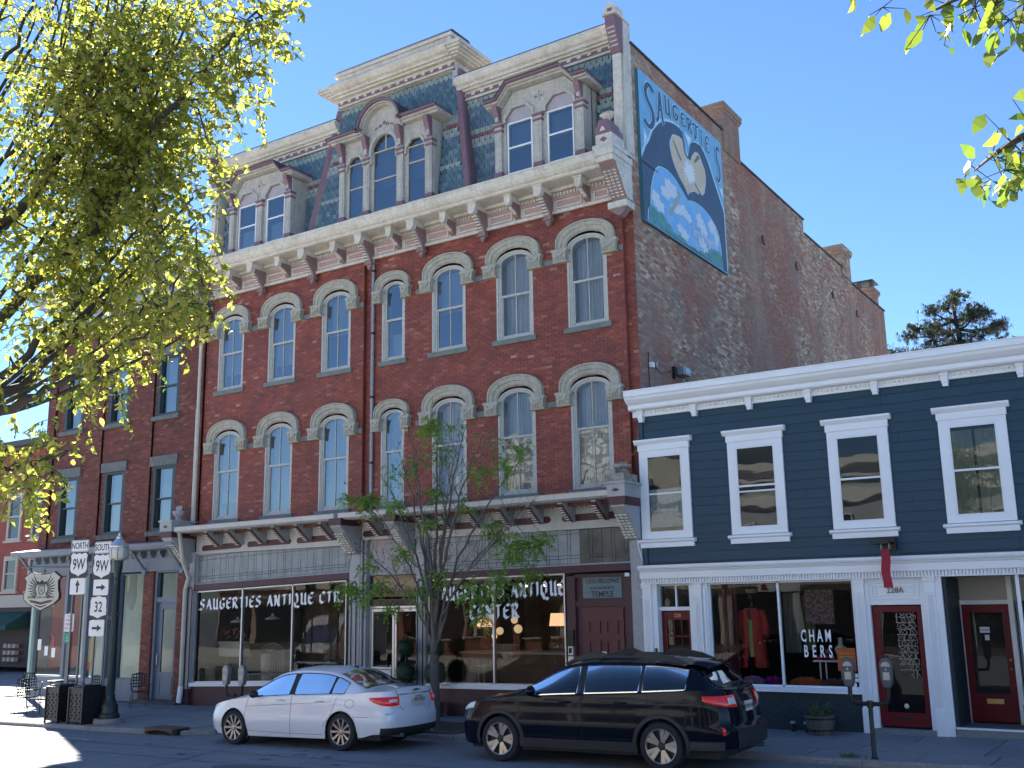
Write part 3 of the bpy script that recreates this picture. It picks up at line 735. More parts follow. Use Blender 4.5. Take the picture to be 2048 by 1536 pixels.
# tower block behind the slates: tapered
v=[];
for z,a,b,y in ((13.45,5.22,10.92,yp(13.45)+.02),(17.5,pl(17.5),pr_(17.5),yp(17.5)+.02)):
    v+=[(a,y,z),(b,y,z),(b,1.1,z),(a,1.1,z)]
PV=MB(); PV.add(v,[(0,1,5,4),(1,2,6,5),(2,3,7,6),(3,0,4,7),(4,5,6,7)]); pav=PV.build('pavilion',ROOFM,main)
slates(pl,pr_,13.5,17.36,yp,hc,pav,130,patp)
# slates on the pavilion's right flank, above the main roof
q=MB()
for k in range(9):
    for i in range(4):
        z=16.95+k*.09; y=yp(z)+.16+i*.17+(.08 if k%2 else 0)
        if z<17.4: q.box(pr_(z)-.02,pr_(z)+.03,y-.075,y+.075,z-.06,z+.05)
q.build('flank_shingles',SLATEM,pav)
# hips
h=MB()
for f_,s in ((pl,-1),(pr_,1)):
    for z0,z1 in ((13.5,17.42),):
        pass
def hip(f_,s,nm):
    b=MB(); n=6; P=[]
    for i in range(n+1):
        z=13.5+3.92*i/n; x=f_(z); y=yp(z)
        P.append([(x-s*.10,y+.02,z),(x-s*.10,y-.05,z),(x-s*.02,y-.09,z),(x+s*.09,y-.09,z),(x+s*.12,y-.03,z),(x+s*.12,y+.5,z)])
    b.grid(P,mf=lambda i,j:1 if j<1 else 0); b.build(nm,[MAUVE,CREAM],main)
hip(pl,-1,'hip_trim'); hip(pr_,1,'hip_trim')
# upper frieze + cornices
def upcornice(x0,x1,zf,zc,zt,y,ov,name,par,ends=(0,0)):
    b=MB()
    b.box(x0,x1,y-.04,y+.3,zf,zc); 
    b.box(x0,x1,y-.09,y+.3,zf,zf+.045); b.box(x0,x1,y-.07,y-.03,zf+.045,zf+.062,1); b.box(x0,x1,y-.052,y-.03,zf+.10,zf+.20,1)
    H=zt-zc
    P=[(y+.3,zc),(y-ov*.35,zc),(y-ov*.38,zc+H*.12),(y-ov*.55,zc+H*.16),(y-ov*.62,zc+H*.3),(y-ov*.8,zc+H*.42),(y-ov*.95,zc+H*.62),(y-ov,zc+H*.7),(y-ov,zc+H*.84),(y-ov*.9,zc+H*.86),(y-ov*.9,zc+H),(y+.3,zc+H)]
    b.poly(P,'x',x0-ends[0],x1+ends[1])
    o=b.build(name,[CREAM,MAUVE],par); 
    ln=MB().box(-.055,.055,-.03,.0,-.032,.032).mesh('chain_link',CREAM)
    n=int((x1-x0)/.30)
    for i in range(n): link('chain_link',ln,o,(x0+(i+.5)*(x1-x0)/n,y-.05,zf+.15))
    MB().box(x0-ends[0],x1+ends[1],y-ov*.9,y+.35,zt,zt+.03).build('roof_edge',ROOFM,o)
    return o
upcornice(.95,5.95,16.36,16.62,17.02,.34,.36,'roof_cornice',main)
upcornice(10.35,15.2,16.36,16.62,17.02,.34,.36,'roof_cornice',main)
pc=upcornice(5.93,10.24,17.4,17.68,18.0,.22,.5,'pavilion_cornice',main,(0,0))
# returns: mitred boxes stepping out round the pavilion top
b=MB(); x0,x1=5.93,10.24
for e,z0,z1 in ((.18,17.69,17.73),(.28,17.73,17.78),(.36,17.78,17.84),(.44,17.84,17.90),(.50,17.90,18.0)):
    b.box(x0-e,x1+e,.24-e,1.0+e*.6,z0,z1)
b.box(x0-.01,x1+.015,.2,1.05,17.38,17.68)
b.box(x0+.05,x1-.05,.06,.95,18.0,18.36); b.box(x0-.02,x1+.02,.0,1.0,18.36,18.46)
b.poly([(.0,18.46),(.08,18.58),(.9,18.58),(1.0,18.46)],'x',x0+.0,x1-.0,1)
b.build('pavilion_crown',[CREAM,ROOFM],main)
MB().box(pr_(17.3)-.12,pr_(17.3)+.06,.2,.5,16.9,17.42).build('corner_board',GREYP,main)
# corner posts
def post(x0,x1,nm):
    b=MB(); b.poly([(.0,13.4),(.10,17.05),(.45,17.05),(.45,13.4)],'x',x0,x1); b.box(x0+.05,x1-.05,-.02,.05,13.5,16.1)
    b.poly([(-.32,17.0),(-.32,16.75),(-.1,16.25),(-.06,16.1),(.1,16.1),(.1,17.0)],'x',x0+.03,x1-.03,1)
    for i in range(5): b.box(x0+.06,x1-.06,-.30+.045*i,-.0,16.66-i*.1,16.69-i*.1)
    b.box(x0-.03,x1+.03,-.38,.4,17.0,17.06); b.box(x0,x1,-.3,.1,17.06,17.25); b.poly([(x0,17.25),(x1,17.25),((x0+x1)/2+.04,17.36),((x0+x1)/2-.04,17.36)],'y',-.3,.1)
    b.box(x0+.1,x1-.1,-.315,-.3,17.08,17.2,1)
    b.build(nm,[CREAM,MAUVE],main)
post(15.2,15.52,'corner_post'); post(.66,.95,'corner_post')
# ---------------- dormers ----------------
DWOOD=mat('dormer_grey_cream',(.48,.46,.41),.65,n1=(4,.6,(.36,.34,.30)),n2=(16,.45,(.25,.22,.2)),bump=(25,.3,.006),streak=(1,.5,(.22,.19,.17)))
LAV=mat('lavender_panel',(.40,.36,.40),.65,n1=(7,.6,(.30,.27,.31)))
def column(b,x,z0,z1,w_=.20):
    b.box(x-w_/2-.03,x+w_/2+.03,-.42,-.2,z0,z0+.14,1); b.box(x-w_/2,x+w_/2,-.39,-.2,z0+.14,z1-.22); 
    b.box(x-w_/2+.05,x+w_/2-.05,-.402,-.39,z0+.22,z1-.34)
    b.box(x-w_/2-.03,x+w_/2+.03,-.42,-.2,z1-.22,z1-.17,1); b.box(x-w_/2-.01,x+w_/2+.01,-.40,-.2,z1-.17,z1-.09); b.box(x-w_/2-.045,x+w_/2+.045,-.435,-.2,z1-.09,z1-.03,1); b.box(x-w_/2-.03,x+w_/2+.03,-.42,-.2,z1-.03,z1)
def consl(b,x,z0,z1,w_=.15,d=.3):
    b.poly([(-.28,z0),(-.36,z0),(-.44,z0+(z1-z0)*.3),(-.44-d*.35,z0+(z1-z0)*.7),(-.44-d*.5,z1),(-.28,z1)],'x',x-w_/2,x+w_/2,1)
    b.box(x-w_/2+.03,x+w_/2-.03,-.46,-.28,z0+.06,z1-.12)
def sash(x0,x1,z0,z1,zm,par,m_,top=None,gl=GLS):
    b=MB(); t=.035
    b.band([(x0,z0),(x0,z1),(x1,z1),(x1,z0)],[(x0+t,z0+t),(x0+t,z1-t),(x1-t,z1-t),(x1-t,z0+t)],-.30,-.24,closed=True)
    b.box(x0,x1,-.29,-.25,zm-.02,zm+.02); w_=b.build('dormer_window',m_,par)
    MB().add([(x0,-.265,z0),(x1,-.265,z0),(x1,-.265,z1),(x0,-.265,z1)],[(0,1,2,3)]).build('pane',gl,w_)
    return w_
def slab_path(b,pts,th,y0,y1,mi):
    for (a,c) in zip(pts,pts[1:]):
        b.poly([a,c,(c[0],c[1]+th),(a[0],a[1]+th)],'y',y0,y1,mi)
def dormer2(cx_):
    b=MB(); c=[cx_-1.22,cx_-.01,cx_+1.21]
    for x in c: column(b,x,13.5,14.98)
    for x in (c[0],c[2]): consl(b,x,14.98,15.42)
    # face board above the windows with two shouldered arches cut in
    top=[(cx_-1.32,15.4),(cx_-1.1,15.4),(cx_-.78,15.78),(cx_+.78,15.78),(cx_+1.1,15.4),(cx_+1.32,15.4)]
    ar=lambda m_:[(m_-.42,14.98),(m_-.42,15.12),(m_-.2,15.36),(m_+.2,15.36),(m_+.42,15.12),(m_+.42,14.98)]
    A=ar(cx_-.61);B_=ar(cx_+.60)
    b.poly([(cx_-1.32,14.98)]+A+B_+[(cx_+1.32,14.98)]+top[::-1],'y',-.33,-.2)
    for q in (A,B_):
        m_=sum(p[0] for p in q)/6; sc_=lambda k,dz:[(m_+(p[0]-m_)*k,p[1]+(dz if i not in(0,5) else 0)) for i,p in enumerate(q)]
        b.band(sc_(1.12,.05),sc_(.94,-.025),-.37,-.31); b.poly(sc_(.95,-.02),'y',-.27,-.25,2)
    # scroll ornament between the arches
    for s in (-1,1):
        b.band([(cx_+s*(.09+.07*math.cos(t*.7)),15.45+.06*math.sin(t*.7)) for t in range(10)],[(cx_+s*(.09+.045*math.cos(t*.7)),15.45+.038*math.sin(t*.7)) for t in range(10)],-.345,-.33)
        b.ball((cx_+s*.09,-.33,15.45),.022,4,1)
    b.poly([(cx_-.03,15.32),(cx_+.03,15.32),(cx_,15.62)],'y',-.35,-.33)
    # side cheeks and box
    b.box(cx_-1.315,cx_-1.27,-.195,.35,13.5,15.395); b.box(cx_+1.27,cx_+1.315,-.195,.35,13.5,15.395)
    b.box(cx_-1.30,cx_-1.02,-.30,-.22,13.5,15.0); b.box(cx_+1.0,cx_+1.30,-.30,-.22,13.5,15.0); b.box(cx_-.23,cx_+.22,-.30,-.22,13.5,15.0)
    # hood
    hp=[(cx_-1.5,15.42),(cx_-1.12,15.42),(cx_-.80,15.80),(cx_+.80,15.80),(cx_+1.12,15.42),(cx_+1.52,15.42)]
    slab_path(b,hp,.05,-.52,.4,0); slab_path(b,[(x,z+.05) for x,z in hp],.05,-.60,.4,0)
    slab_path(b,[(x,z+.10) for x,z in hp],.06,-.68,.45,1)
    slab_path(b,[(x,z+.162) for x,z in hp],.02,-.70,.5,3)
    d=b.build('dormer',[DWOOD,MAUVE,LAV,ROOFM],main)
    for m_ in (cx_-.61,cx_+.60): sash(m_-.38,m_+.38,13.56,14.97,14.28 if m_<cx_ else 14.32,d,VINYL)
    return d
da=dormer2(13.27); db=dormer2(3.30)
for d,cx_ in ((da,13.27),(db,3.30)):
    for k,m_ in enumerate((cx_-.61,cx_+.60)):
        zz=14.3 if (cx_>10) else 14.1
        MB().box(m_-.36,m_+.36,-.1,-.09,zz if cx_>10 else 13.6,14.95 if cx_>10 else 14.2).build('shade',mat('blue_shade',(.20,.34,.40),.8) if cx_>10 else SHADE,d)
# centre dormer
b=MB(); cs=[6.64,7.57,8.79,9.79]
for x in cs: column(b,x,13.5,15.24,.19)
for x in cs: consl(b,x,15.24,15.84)
def rnd(m_,r,zs,n=14): return [(m_-r,zs)]+[(m_-r*math.cos(math.pi*i/n),zs+.0+r*math.sin(math.pi*i/n)) for i in range(n+1)]+[(m_+r,zs)]
cc=8.18
sm=lambda m_,r:[(m_-r,15.0),(m_-r,15.18),(m_-r*.45,15.40),(m_+r*.45,15.40),(m_+r,15.18),(m_+r,15.0)]
sa_,sb_=sm(7.1,.31),sm(9.29,.34); ca_=[(cc-.47,15.0)]+rnd(cc,.47,15.36)[1:-1]+[(cc+.47,15.0)]
for (u0,u1,q) in ((6.55,7.5,sa_),(8.86,9.88,sb_)): b.poly([(u0,15.0)]+q+[(u1,15.0),(u1,15.86),(u0,15.86)],'y',-.33,-.2)
oc=rnd(cc,.66,15.95)
b.poly([(7.5,15.0)]+ca_+[(8.86,15.0),(8.86,15.95)]+[(p[0],p[1]) for p in oc[::-1]][1:-1]+[(7.5,15.95)],'y',-.36,-.2)
b.band([(cc+(p[0]-cc)*1.13,p[1]+(.05 if 0<i<len(ca_)-1 else 0)) for i,p in enumerate(ca_)],[(cc+(p[0]-cc)*.93,p[1]-(.03 if 0<i<len(ca_)-1 else 0)) for i,p in enumerate(ca_)],-.40,-.3)
for q in (sa_,sb_):
    m_=(q[0][0]+q[-1][0])/2; b.band([(m_+(p[0]-m_)*1.13,p[1]+(.04 if 0<i<5 else 0)) for i,p in enumerate(q)],[(m_+(p[0]-m_)*.93,p[1]-(.02 if 0<i<5 else 0)) for i,p in enumerate(q)],-.37,-.3)
for s in (-1,1):
    b.band([(cc+s*(.13+.06*math.cos(t*.75)),16.08+.05*math.sin(t*.75)) for t in range(9)],[(cc+s*(.13+.035*math.cos(t*.75)),16.08+.03*math.sin(t*.75)) for t in range(9)],-.38,-.36,1)
    b.poly([(cc+s*.2,16.05),(cc+s*.34,15.99),(cc+s*.3,16.07)],'y',-.375,-.36,1)
b.ball((cc,-.37,16.14),(.05,.02,.06),5,1)
b.box(6.52,6.82,-.295,-.23,13.5,15.05); b.box(9.62,9.9,-.295,-.23,13.5,15.05); b.box(7.4,7.75,-.295,-.23,13.5,15.05); b.box(8.62,8.98,-.295,-.23,13.5,15.05); b.box(6.56,6.60,-.195,.3,13.5,15.85); b.box(9.83,9.87,-.195,.3,13.5,15.85)
for (u0,u1) in ((6.22,7.5),(8.86,10.2)):
    b.box(u0+.1,u1,-.52,.3,15.86,15.92); b.box(u0+.04,u1,-.60,.3,15.92,15.98); b.box(u0,u1,-.68,.35,15.98,16.04,1); b.box(u0,u1,-.69,.4,16.04,16.06,3)
for r0,r1,y0,mi in ((.66,.70,-.52,0),(.70,.74,-.60,0),(.74,.80,-.68,1),(.80,.815,-.69,3)):
    A=[p for p in rnd(cc,r1,15.95)[1:-1]];B_=[p for p in rnd(cc,r0,15.95)[1:-1]]; b.band(A,B_,y0,.45,mi)
cd_=b.build('dormer',[DWOOD,MAUVE,LAV,ROOFM],main)
OLDS=mat('old_sash',(.42,.40,.35),.7,n1=(9,.5,(.25,.23,.2)))
for x0,x1,zt,zm in ((6.82,7.40,15.2,14.45),(8.98,9.62,15.2,14.72)):
    sash(x0,x1,13.56,zt,zm,cd_,OLDS); MB().add([(x0,-.264,zt),(x0+.14,-.264,zt+.18),(x1-.14,-.264,zt+.18),(x1,-.264,zt)],[(3,2,1,0)]).build('pane',GLS,cd_)
sash(cc-.44,cc+.44,13.56,15.36,14.5,cd_,OLDS); q=[(p[0],-.264,p[1]) for p in rnd(cc,.44,15.36)[1:-1]][::-1]; MB().add(q,[tuple(range(len(q)))]).build('pane',GLS,cd_)
b=MB(); b.box(cc-.02,cc+.02,-.28,-.26,15.36,15.8); b.build('fan_bar',OLDS,cd_)
MB().box(6.6,9.85,.0,.02,13.5,15.9).build('dormer_room_back',mat('pale_room',(.22,.25,.28),.9),cd_)
MB().box(9.0,9.6,-.22,-.2,13.58,13.98).build('air_conditioner',DARK,cd_)
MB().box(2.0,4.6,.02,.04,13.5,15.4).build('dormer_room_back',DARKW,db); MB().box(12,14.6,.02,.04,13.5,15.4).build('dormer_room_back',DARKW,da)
# ---------------- drain pipes ----------------
PIPE=mat('old_drainpipe',(.32,.33,.34),.5,metal=.5,n1=(5,.5,(.2,.19,.18)))
CPIPE=mat('cream_drainpipe',(.52,.49,.41),.6,n1=(4,.5,(.4,.37,.3)))
b=MB(); b.tube([(7.5,.04,12.35),(7.5,.04,5.35)],.045,8); b.build('drainpipe',PIPE,main,smooth=True,auto=40)
q=MB()
for z in (12,10.2,8.4,6.6): q.lathe((7.5,.04,z),[(.058,-.03),(.058,.03)],8)
q.build('pipe_collar',BLACK,main)
b=MB(); b.tube([(.56,-.55,13.0),(.54,-.35,12.7),(.50,.0,12.2),(.46,.02,11.6),(.46,.02,5.5)],.06,8); b.tube([(.46,.02,8.9),(.46,.02,5.35)],.075,8)
b.tube([(.62,-.6,5.05),(.62,-.42,4.2),(.52,-.1,3.75),(.42,-.12,3.4),(.42,-.12,.35),(.45,-.2,.16)],.065,8); b.build('drainpipe',CPIPE,main,smooth=True,auto=40)
MB().tube([(.42,-.12,.62),(.45,-.2,.16)],.075,8).build('pipe_shoe',WHITE,main,smooth=True,auto=40)
# ---------------- storefronts of the brick building ----------------
S1=(.65,.030,0); S2=(9.4,.010,.06)
cp=MB()
def scorn(x0,x1,z,slope):
    c=MB(); c.poly([(.1,5.06),(-.70,5.06),(-.76,5.09),(-.80,5.10),(-.80,5.21),(-.83,5.225),(.1,5.33)],'x',x0,x1); o=c.build('storefront_cornice',FRIEZE,main,sh=(x0,slope,z)); return o
sc1=scorn(.6,6.95,-.02,.003); scm=scorn(7.1,8.75,.0,0); sc2=scorn(8.95,15.2,.0,.006)
fr=MB(); fr.box(.62,6.95,.05,.12,4.44,5.08); fr.box(.62,6.95,.0,.05,4.44,4.49,0); fr.box(7.2,9.0,.05,.12,4.55,5.08); fr.box(7.2,9.0,.0,.05,4.55,4.6); fr.box(9.0,15.3,.05,.12,4.52,5.1); fr.box(9.0,15.3,.0,.05,4.5,4.55)
fr.build('storefront_frieze',FRIEZE,main)
def pill(a,b_,z,dz):
    m_=MB(); c=.06; m_.poly([(a,z+.05),(a+c,z+.11),(b_-c,z+.11+dz),(b_,z+.05+dz),(b_,z+dz-.0),(b_-c,z-.05+dz),(a+c,z-.05),(a,z)],'y',.025,.05); m_.build('frieze_panel',MAROON,main)
for a,b_,z,dz in ((.9,2.58,4.57,.03),(2.84,4.57,4.60,.02),(4.81,6.5,4.62,.03),(7.25,8.8,4.68,.0),(9.46,11.11,4.72,.0),(11.47,13.1,4.72,.01),(13.42,15.07,4.73,.01)): pill(a,b_,z,dz)
BROWN=mat('scallop_brown',(.13,.045,.03),.6)
sb=bracket(.46,.42,.11,'storefront_bracket',[GREYP,MAROON])
def sbr(nm):
    b=MB(); P=[(0,0),(-.62,0),(-.62,-.05),(-.52,-.12),(-.14,-.40),(0,-.42)]
    b.poly(P,'x',-.065,.065,0); b.poly([(-.62,-.045),(-.50,-.145),(-.12,-.425),(-.16,-.43),(-.55,-.16),(-.65,-.06)],'x',-.075,.075,1)
    for i in range(7):
        t=(i+.5)/7; y=-.60+.46*t; z=-.09-.33*t; b.box(-.055,.055,y-.062,y-.0,z-.036,z-.012,2)
    return b.mesh(nm,[GREYP,BROWN,CREAM])
sb=sbr('storefront_bracket')
for x in (1.72,2.62,3.55,4.45,5.33,6.22): link('storefront_bracket',sb,main,(x,.05,5.05))
for x in (7.9,8.5): link('storefront_bracket',sb,main,(x,.05,5.06))
for x in (9.6,10.25,11.1,12.0,12.85,13.72,14.6): link('storefront_bracket',sb,main,(x,.05,5.085))
sc_=MB(); sc_.add([(-.06,0,0),(-.06,0,-.05),(-.045,0,-.09),(0,0,-.115),(.045,0,-.09),(.06,0,-.05),(.06,0,0),(-.06,-.02,0),(-.06,-.02,-.05),(-.045,-.02,-.09),(0,-.02,-.115),(.045,-.02,-.09),(.06,-.02,-.05),(.06,-.02,0)],[(13,12,11,10,9,8,7),(0,1,8,7),(1,2,9,8),(2,3,10,9),(3,4,11,10),(4,5,12,11),(5,6,13,12)]); scm_=sc_.mesh('scallop',BROWN)
for a,b_,z in ((.75,6.85,5.06),(7.35,8.6,5.08),(9.15,15.1,5.09)):
    n=int((b_-a)/.125)
    for i in range(n): link('scallop',scm_,main,(a+(i+.5)*(b_-a)/n,-.30,z))
def big(x,w_,top,urn):
    b=MB(); b.poly([(.1,0),(-.80,0),(-.80,-.18),(-.62,-.32),(-.16,-.85),(.1,-.9)],'x',-w_/2,w_/2,0)
    b.box(-w_/2-.03,w_/2+.03,-.83,.1,-.14,.04,1); 
    if top: b.box(-w_/2-.05,w_/2+.05,-.86,.1,.04,.32,0); b.box(-w_/2-.09,w_/2+.09,-.9,.1,.32,.37,0); b.poly([(-.1,.18),(0,.22),(.1,.18),(0,.14)],'y',-.875,-.86,1)
    n=9
    for i in range(n):
        t=(i+.5)/n; y=-.66+.50*t; z=-.33-.52*t
        for k in (-1,0,1): b.box(k*w_*.3-.042,k*w_*.3+.042,y-.05,y+.03,z-.022,z+.012,2)
    if urn:
        b.lathe((0,-.4,.37),[(.12,0),(.14,.03),(.09,.07),(.08,.1),(.16,.2),(.19,.27),(.17,.30),(.05,.32),(.03,.36)],12,0)
        for k in range(-2,3): b.tube([(k*.03,-.4,.66),(k*.06,-.4,.76),(k*.045+.03,-.4,.84)],[.03,.03,.008],5,0)
    return b.build('storefront_console',[GREYP,MAROON,CREAM],main,loc=(x,.0,5.05))
big(.30,.42,True,True); big(7.02,.36,False,False); big(8.85,.30,False,False); big(15.33,.34,True,False)
b=MB(); b.box(15.12,15.46,-.7,0,5.35,5.62); b.lathe((15.25,-.35,5.62),[(.12,0),(.16,.06),(.10,.12),(.2,.16),(.2,.22),(.08,.26)],10); b.box(15.0,15.2,-.6,-.3,5.38,5.72); b.build('broken_pedestal',mat('weathered_pedestal',(.36,.33,.28),.8,n1=(8,.7,(.12,.10,.09))),main)
# transoms of leaded glass
PRISM=mat('prism_glass_pane',(.25,.28,.29),.22,rnd=.16,n1=(2,.6,(.36,.39,.40)),n2=(30,.45,(.13,.15,.16)),bump=(60,.5,.004))
DPRISM=mat('dark_prism_pane',(.03,.045,.055),.2,rnd=.3,n1=(1.2,.6,(.07,.09,.10)))
CAME=mat('lead_came',(.05,.055,.06),.5,metal=.4)
def transom(x0,x1,z0,z1,sh,dark=99):
    b=MB(); b.band([(x0,z0),(x0,z1),(x1,z1),(x1,z0)],[(x0+.05,z0+.05),(x0+.05,z1-.05),(x1-.05,z1-.05),(x1-.05,z0+.05)],.06,.16,closed=True)
    t=b.build('transom',GREYP,main,sh=sh); MB().box(x0+.04,x1-.04,.125,.14,z0+.04,z1-.04).build('came_grid',CAME,t,sh=sh)
    xs=[x0+.055]; k=0
    while xs[-1]<x1-.3: xs.append(xs[-1]+(.25 if k%3 else .085)); k+=1
    xs.append(x1-.055); H=z1-z0; zs=[z0+.055,z0+.055+H*.13,z0+H*.27,z0+H*.80,z1-.055]
    for a,b_ in zip(xs,xs[1:]):
        for c,d in zip(zs,zs[1:]):
            g_=.007; j=R.uniform(-.003,.003)
            m_=MB(); m_.add([(a+g_,.118+j,c+g_),(b_-g_,.118-j,c+g_),(b_-g_,.118+j,d-g_),(a+g_,.118-j,d-g_),(a+g_,.13,c+g_),(b_-g_,.13,c+g_),(b_-g_,.13,d-g_),(a+g_,.13,d-g_)],[(0,1,2,3),(0,4,5,1),(1,5,6,2),(2,6,7,3),(3,7,4,0)])
            m_.build('pane',DPRISM if a>dark else PRISM,t,sh=sh)
transom(.66,6.84,3.52,4.43,S1); transom(9.35,15.2,3.55,4.48,S2,13.6)
LILAC=mat('lilac_board',(.36,.33,.34),.7,n1=(2,.4,(.28,.26,.27)))
MB().box(7.38,9.1,.16,.2,3.62,4.6).build('entrance_board',LILAC,main)
b=MB(); b.box(.62,6.84,-.0,.14,3.36,3.53); b.build('lintel_beam',MAROON,main,sh=S1); b=MB(); b.box(9.35,15.2,.0,.14,3.40,3.56); b.build('lintel_beam',MAROON,main,sh=S2)
# shop windows
def shopwin(x0,x1,z0,z1,mull,sh,par=main,tr=ALU,y=.12,gm=GLD):
    b=MB(); b.band([(x0,z0),(x0,z1),(x1,z1),(x1,z0)],[(x0+.035,z0+.035),(x0+.035,z1-.035),(x1-.035,z1-.035),(x1-.035,z0+.035)],y-.05,y+.04,closed=True)
    for q in mull: b.box(q-.022,q+.022,y-.05,y+.03,z0,z1)
    w_=b.build('shop_window',tr,par,sh=sh)
    xs=[x0+.02]+mull+[x1-.02]
    for a,c in zip(xs,xs[1:]): MB().add([(a,y,z0),(c,y,z0),(c,y,z1),(a,y,z1)],[(0,1,2,3)]).build('glass_pane',gm,w_,sh=sh)
    return w_
sw1=shopwin(.66,6.66,.72,3.34,[2.66,4.66],S1); sw2=shopwin(9.42,13.42,.86,3.40,[11.4],S2)
b=MB(); b.box(.62,6.7,-.03,.16,.62,.72); b.build('window_ledge',WHITE,main,sh=S1); b=MB(); b.box(9.4,13.5,-.03,.16,.76,.86); b.build('window_ledge',WHITE,main,sh=S2)
b=MB(); b.box(.62,6.84,.05,.2,-.1,.62); b.build('bulkhead',MAROON,main,sh=S1); b=MB(); b.box(9.35,13.5,.05,.2,-.1,.76); b.build('bulkhead',MAROON,main,sh=S2)
t1=nib_text('SAUGERTIES ANTIQUE CTR.',.31,.80,2.79,.113,width=5.72); [q.build('lettering',WLET,sw1,sh=(.65,.026,0)) for q in t1]
t2=nib_text('SAUGERTIES ANTIQUE',.34,9.55,2.92,.113,width=3.84); [q.build('lettering',WLET,sw2,sh=(9.4,.02,0)) for q in t2]
t3=nib_text('CENTER',.34,10.66,2.46,.113,width=1.45); [q.build('lettering',WLET,sw2,sh=(10.6,.02,0)) for q in t3]
# pilasters with pipe outlines
def pil(x0,x1,z1,two=True):
    b=MB(); b.box(x0,x1,-.02,.14,.1,z1); p=b.build('pilaster',GREYP,main)
    q=MB(); m_=(x0+x1)/2; w_=.085; zt=3.35
    q.tube([(m_-w_,-.045,.3),(m_-w_,-.045,zt)]+[(m_-w_*math.cos(math.pi*i/8),-.045,zt+w_*math.sin(math.pi*i/8)*1.4) for i in range(9)]+[(m_+w_,-.045,.3)],.014,5)
    q.build('pilaster_moulding',BLACK,p); MB().box(x0-.015,x1+.015,-.045,.14,.1,.55).build('pilaster_base',MAROON,p)
pil(.43,.66,4.5); pil(6.84,7.2,4.55); pil(9.1,9.38,4.55)
b=MB(); b.box(7.2,7.26,.0,.6,.1,4.6); b.box(7.30,7.36,.05,.6,.1,4.6); b.box(15.2,15.5,-.02,.14,.2,4.6); b.build('pilaster_side',GREYP,main,kind='stuff')
# entrance doors
e=MB(); e.band([(7.38,.2),(7.38,2.82),(9.06,2.82),(9.06,.2)],[(7.43,.2),(7.43,2.77),(9.01,2.77),(9.01,.2)],.18,.26)
ent=e.build('entrance_doors',ALU,main)
for a,b_ in ((7.44,8.21),(8.23,9.0)):
    q=MB(); q.band([(a,.22),(a,2.75),(b_,2.75),(b_,.22)],[(a+.06,.42),(a+.06,2.68),(b_-.06,2.68),(b_-.06,.42)],.19,.23,closed=True); q.box(a+.06,b_-.06,.19,.23,1.24,1.28)
    d_=q.build('door',ALU,main); MB().add([(a,.21,.3),(b_,.21,.3),(b_,.21,2.7),(a,.21,2.7)],[(0,1,2,3)]).build('pane',GLD,d_)
    MB().tube([(8.16 if a<8 else 8.28,.12,1.0),(8.16 if a<8 else 8.28,.12,1.35)],.014,6).build('handle',ALU,d_)
ps=MB().box(7.52,8.14,.17,.18,.5,1.22).build('door_poster',mat('poster_paper',(.62,.66,.66),.7,n1=(6,.4,(.35,.5,.52))),main)
GRT=mat('dark_green_ink',(.02,.09,.07),.6)
text('Cash Only',.11,(7.83,.165,1.08),GRT,ps); text('C@ED',.20,(7.83,.165,.78),mat('olive_ink',(.15,.17,.05),.6),ps)
tn=MB(); tn.box(7.38,9.1,.2,.22,2.83,3.6); tn.build('transom_glass',mat('dark_transom_glass',(.03,.025,.02),.08,coat=.3),main)
# maroon doorway of the lodge
b=MB(); b.box(13.5,15.2,.10,.2,.15,3.42); b.box(13.5,13.72,.02,.12,.15,3.42); b.box(15.02,15.2,.02,.12,.15,3.42); b.box(13.72,15.02,.04,.12,2.74,2.86); b.box(13.72,15.02,.04,.12,3.38,3.46); b.build('lodge_surround',MAROON,main)
lt=MB().box(13.9,14.9,.085,.10,2.92,3.38).build('transom_sign',mat('frosted_sign_glass',(.13,.20,.23),.25,n1=(4,.4,(.08,.13,.16))),main)
INK=mat('dark_sign_ink',(.02,.025,.03),.5)
text('ODD FELLOWS',.135,(14.4,.08,3.29),INK,lt,off=.002,sx=.95); text('TEMPLE',.18,(14.4,.08,3.0),INK,lt,off=.002,sx=.95)
for k in range(5): q=MB(); c0=14.16+k*.12; q.band([(c0+.06*math.cos(t*.698),3.145+.03*math.sin(t*.698)) for t in range(9)],[(c0+.045*math.cos(t*.698),3.145+.018*math.sin(t*.698)) for t in range(9)],.075,.085,closed=True); q.build('chain_emblem',INK,lt)
MB2=mat('maroon_door_paint',(.10,.020,.026),.45,n1=(3,.3,(.075,.016,.02)))
d=MB(); d.box(13.9,14.93,.065,.1,.3,2.72); ld=d.build('lodge_door',MB2,main)
for (cx_,cz,w_,h_) in ((14.19,2.28,.15,.15),(14.64,2.28,.15,.15),(14.19,1.75,.15,.24),(14.64,1.75,.15,.24),(14.19,.95,.15,.30),(14.64,.95,.15,.30)):
    q=MB(); q.band([(cx_-w_,cz-h_),(cx_-w_,cz+h_),(cx_+w_,cz+h_),(cx_+w_,cz-h_)],[(cx_-w_+.03,cz-h_+.03),(cx_-w_+.03,cz+h_-.03),(cx_+w_-.03,cz+h_-.03),(cx_+w_-.03,cz-h_+.03)],.035,.066,closed=True); q.build('door_panel',MB2,ld)
pp=MB().box(14.34,14.48,.055,.064,1.62,1.74).build('notice',WHITE,ld); text('LOT',.08,(14.41,.052,1.68),INK,pp)
kb=MB(); kb.box(13.52,13.68,-.04,.03,1.85,2.22,0); kb.box(13.54,13.67,-.05,.03,1.66,1.85,1); kb.box(13.56,13.64,-.055,-.04,1.70,1.82,0); kb.box(13.53,13.68,-.05,.03,1.52,1.63,1); kb.build('entry_keypad',[BLACK,ALU],main)
pw=MB().box(15.03,15.14,.0,.03,3.38,3.46).build('house_number_plate',WHITE,main)
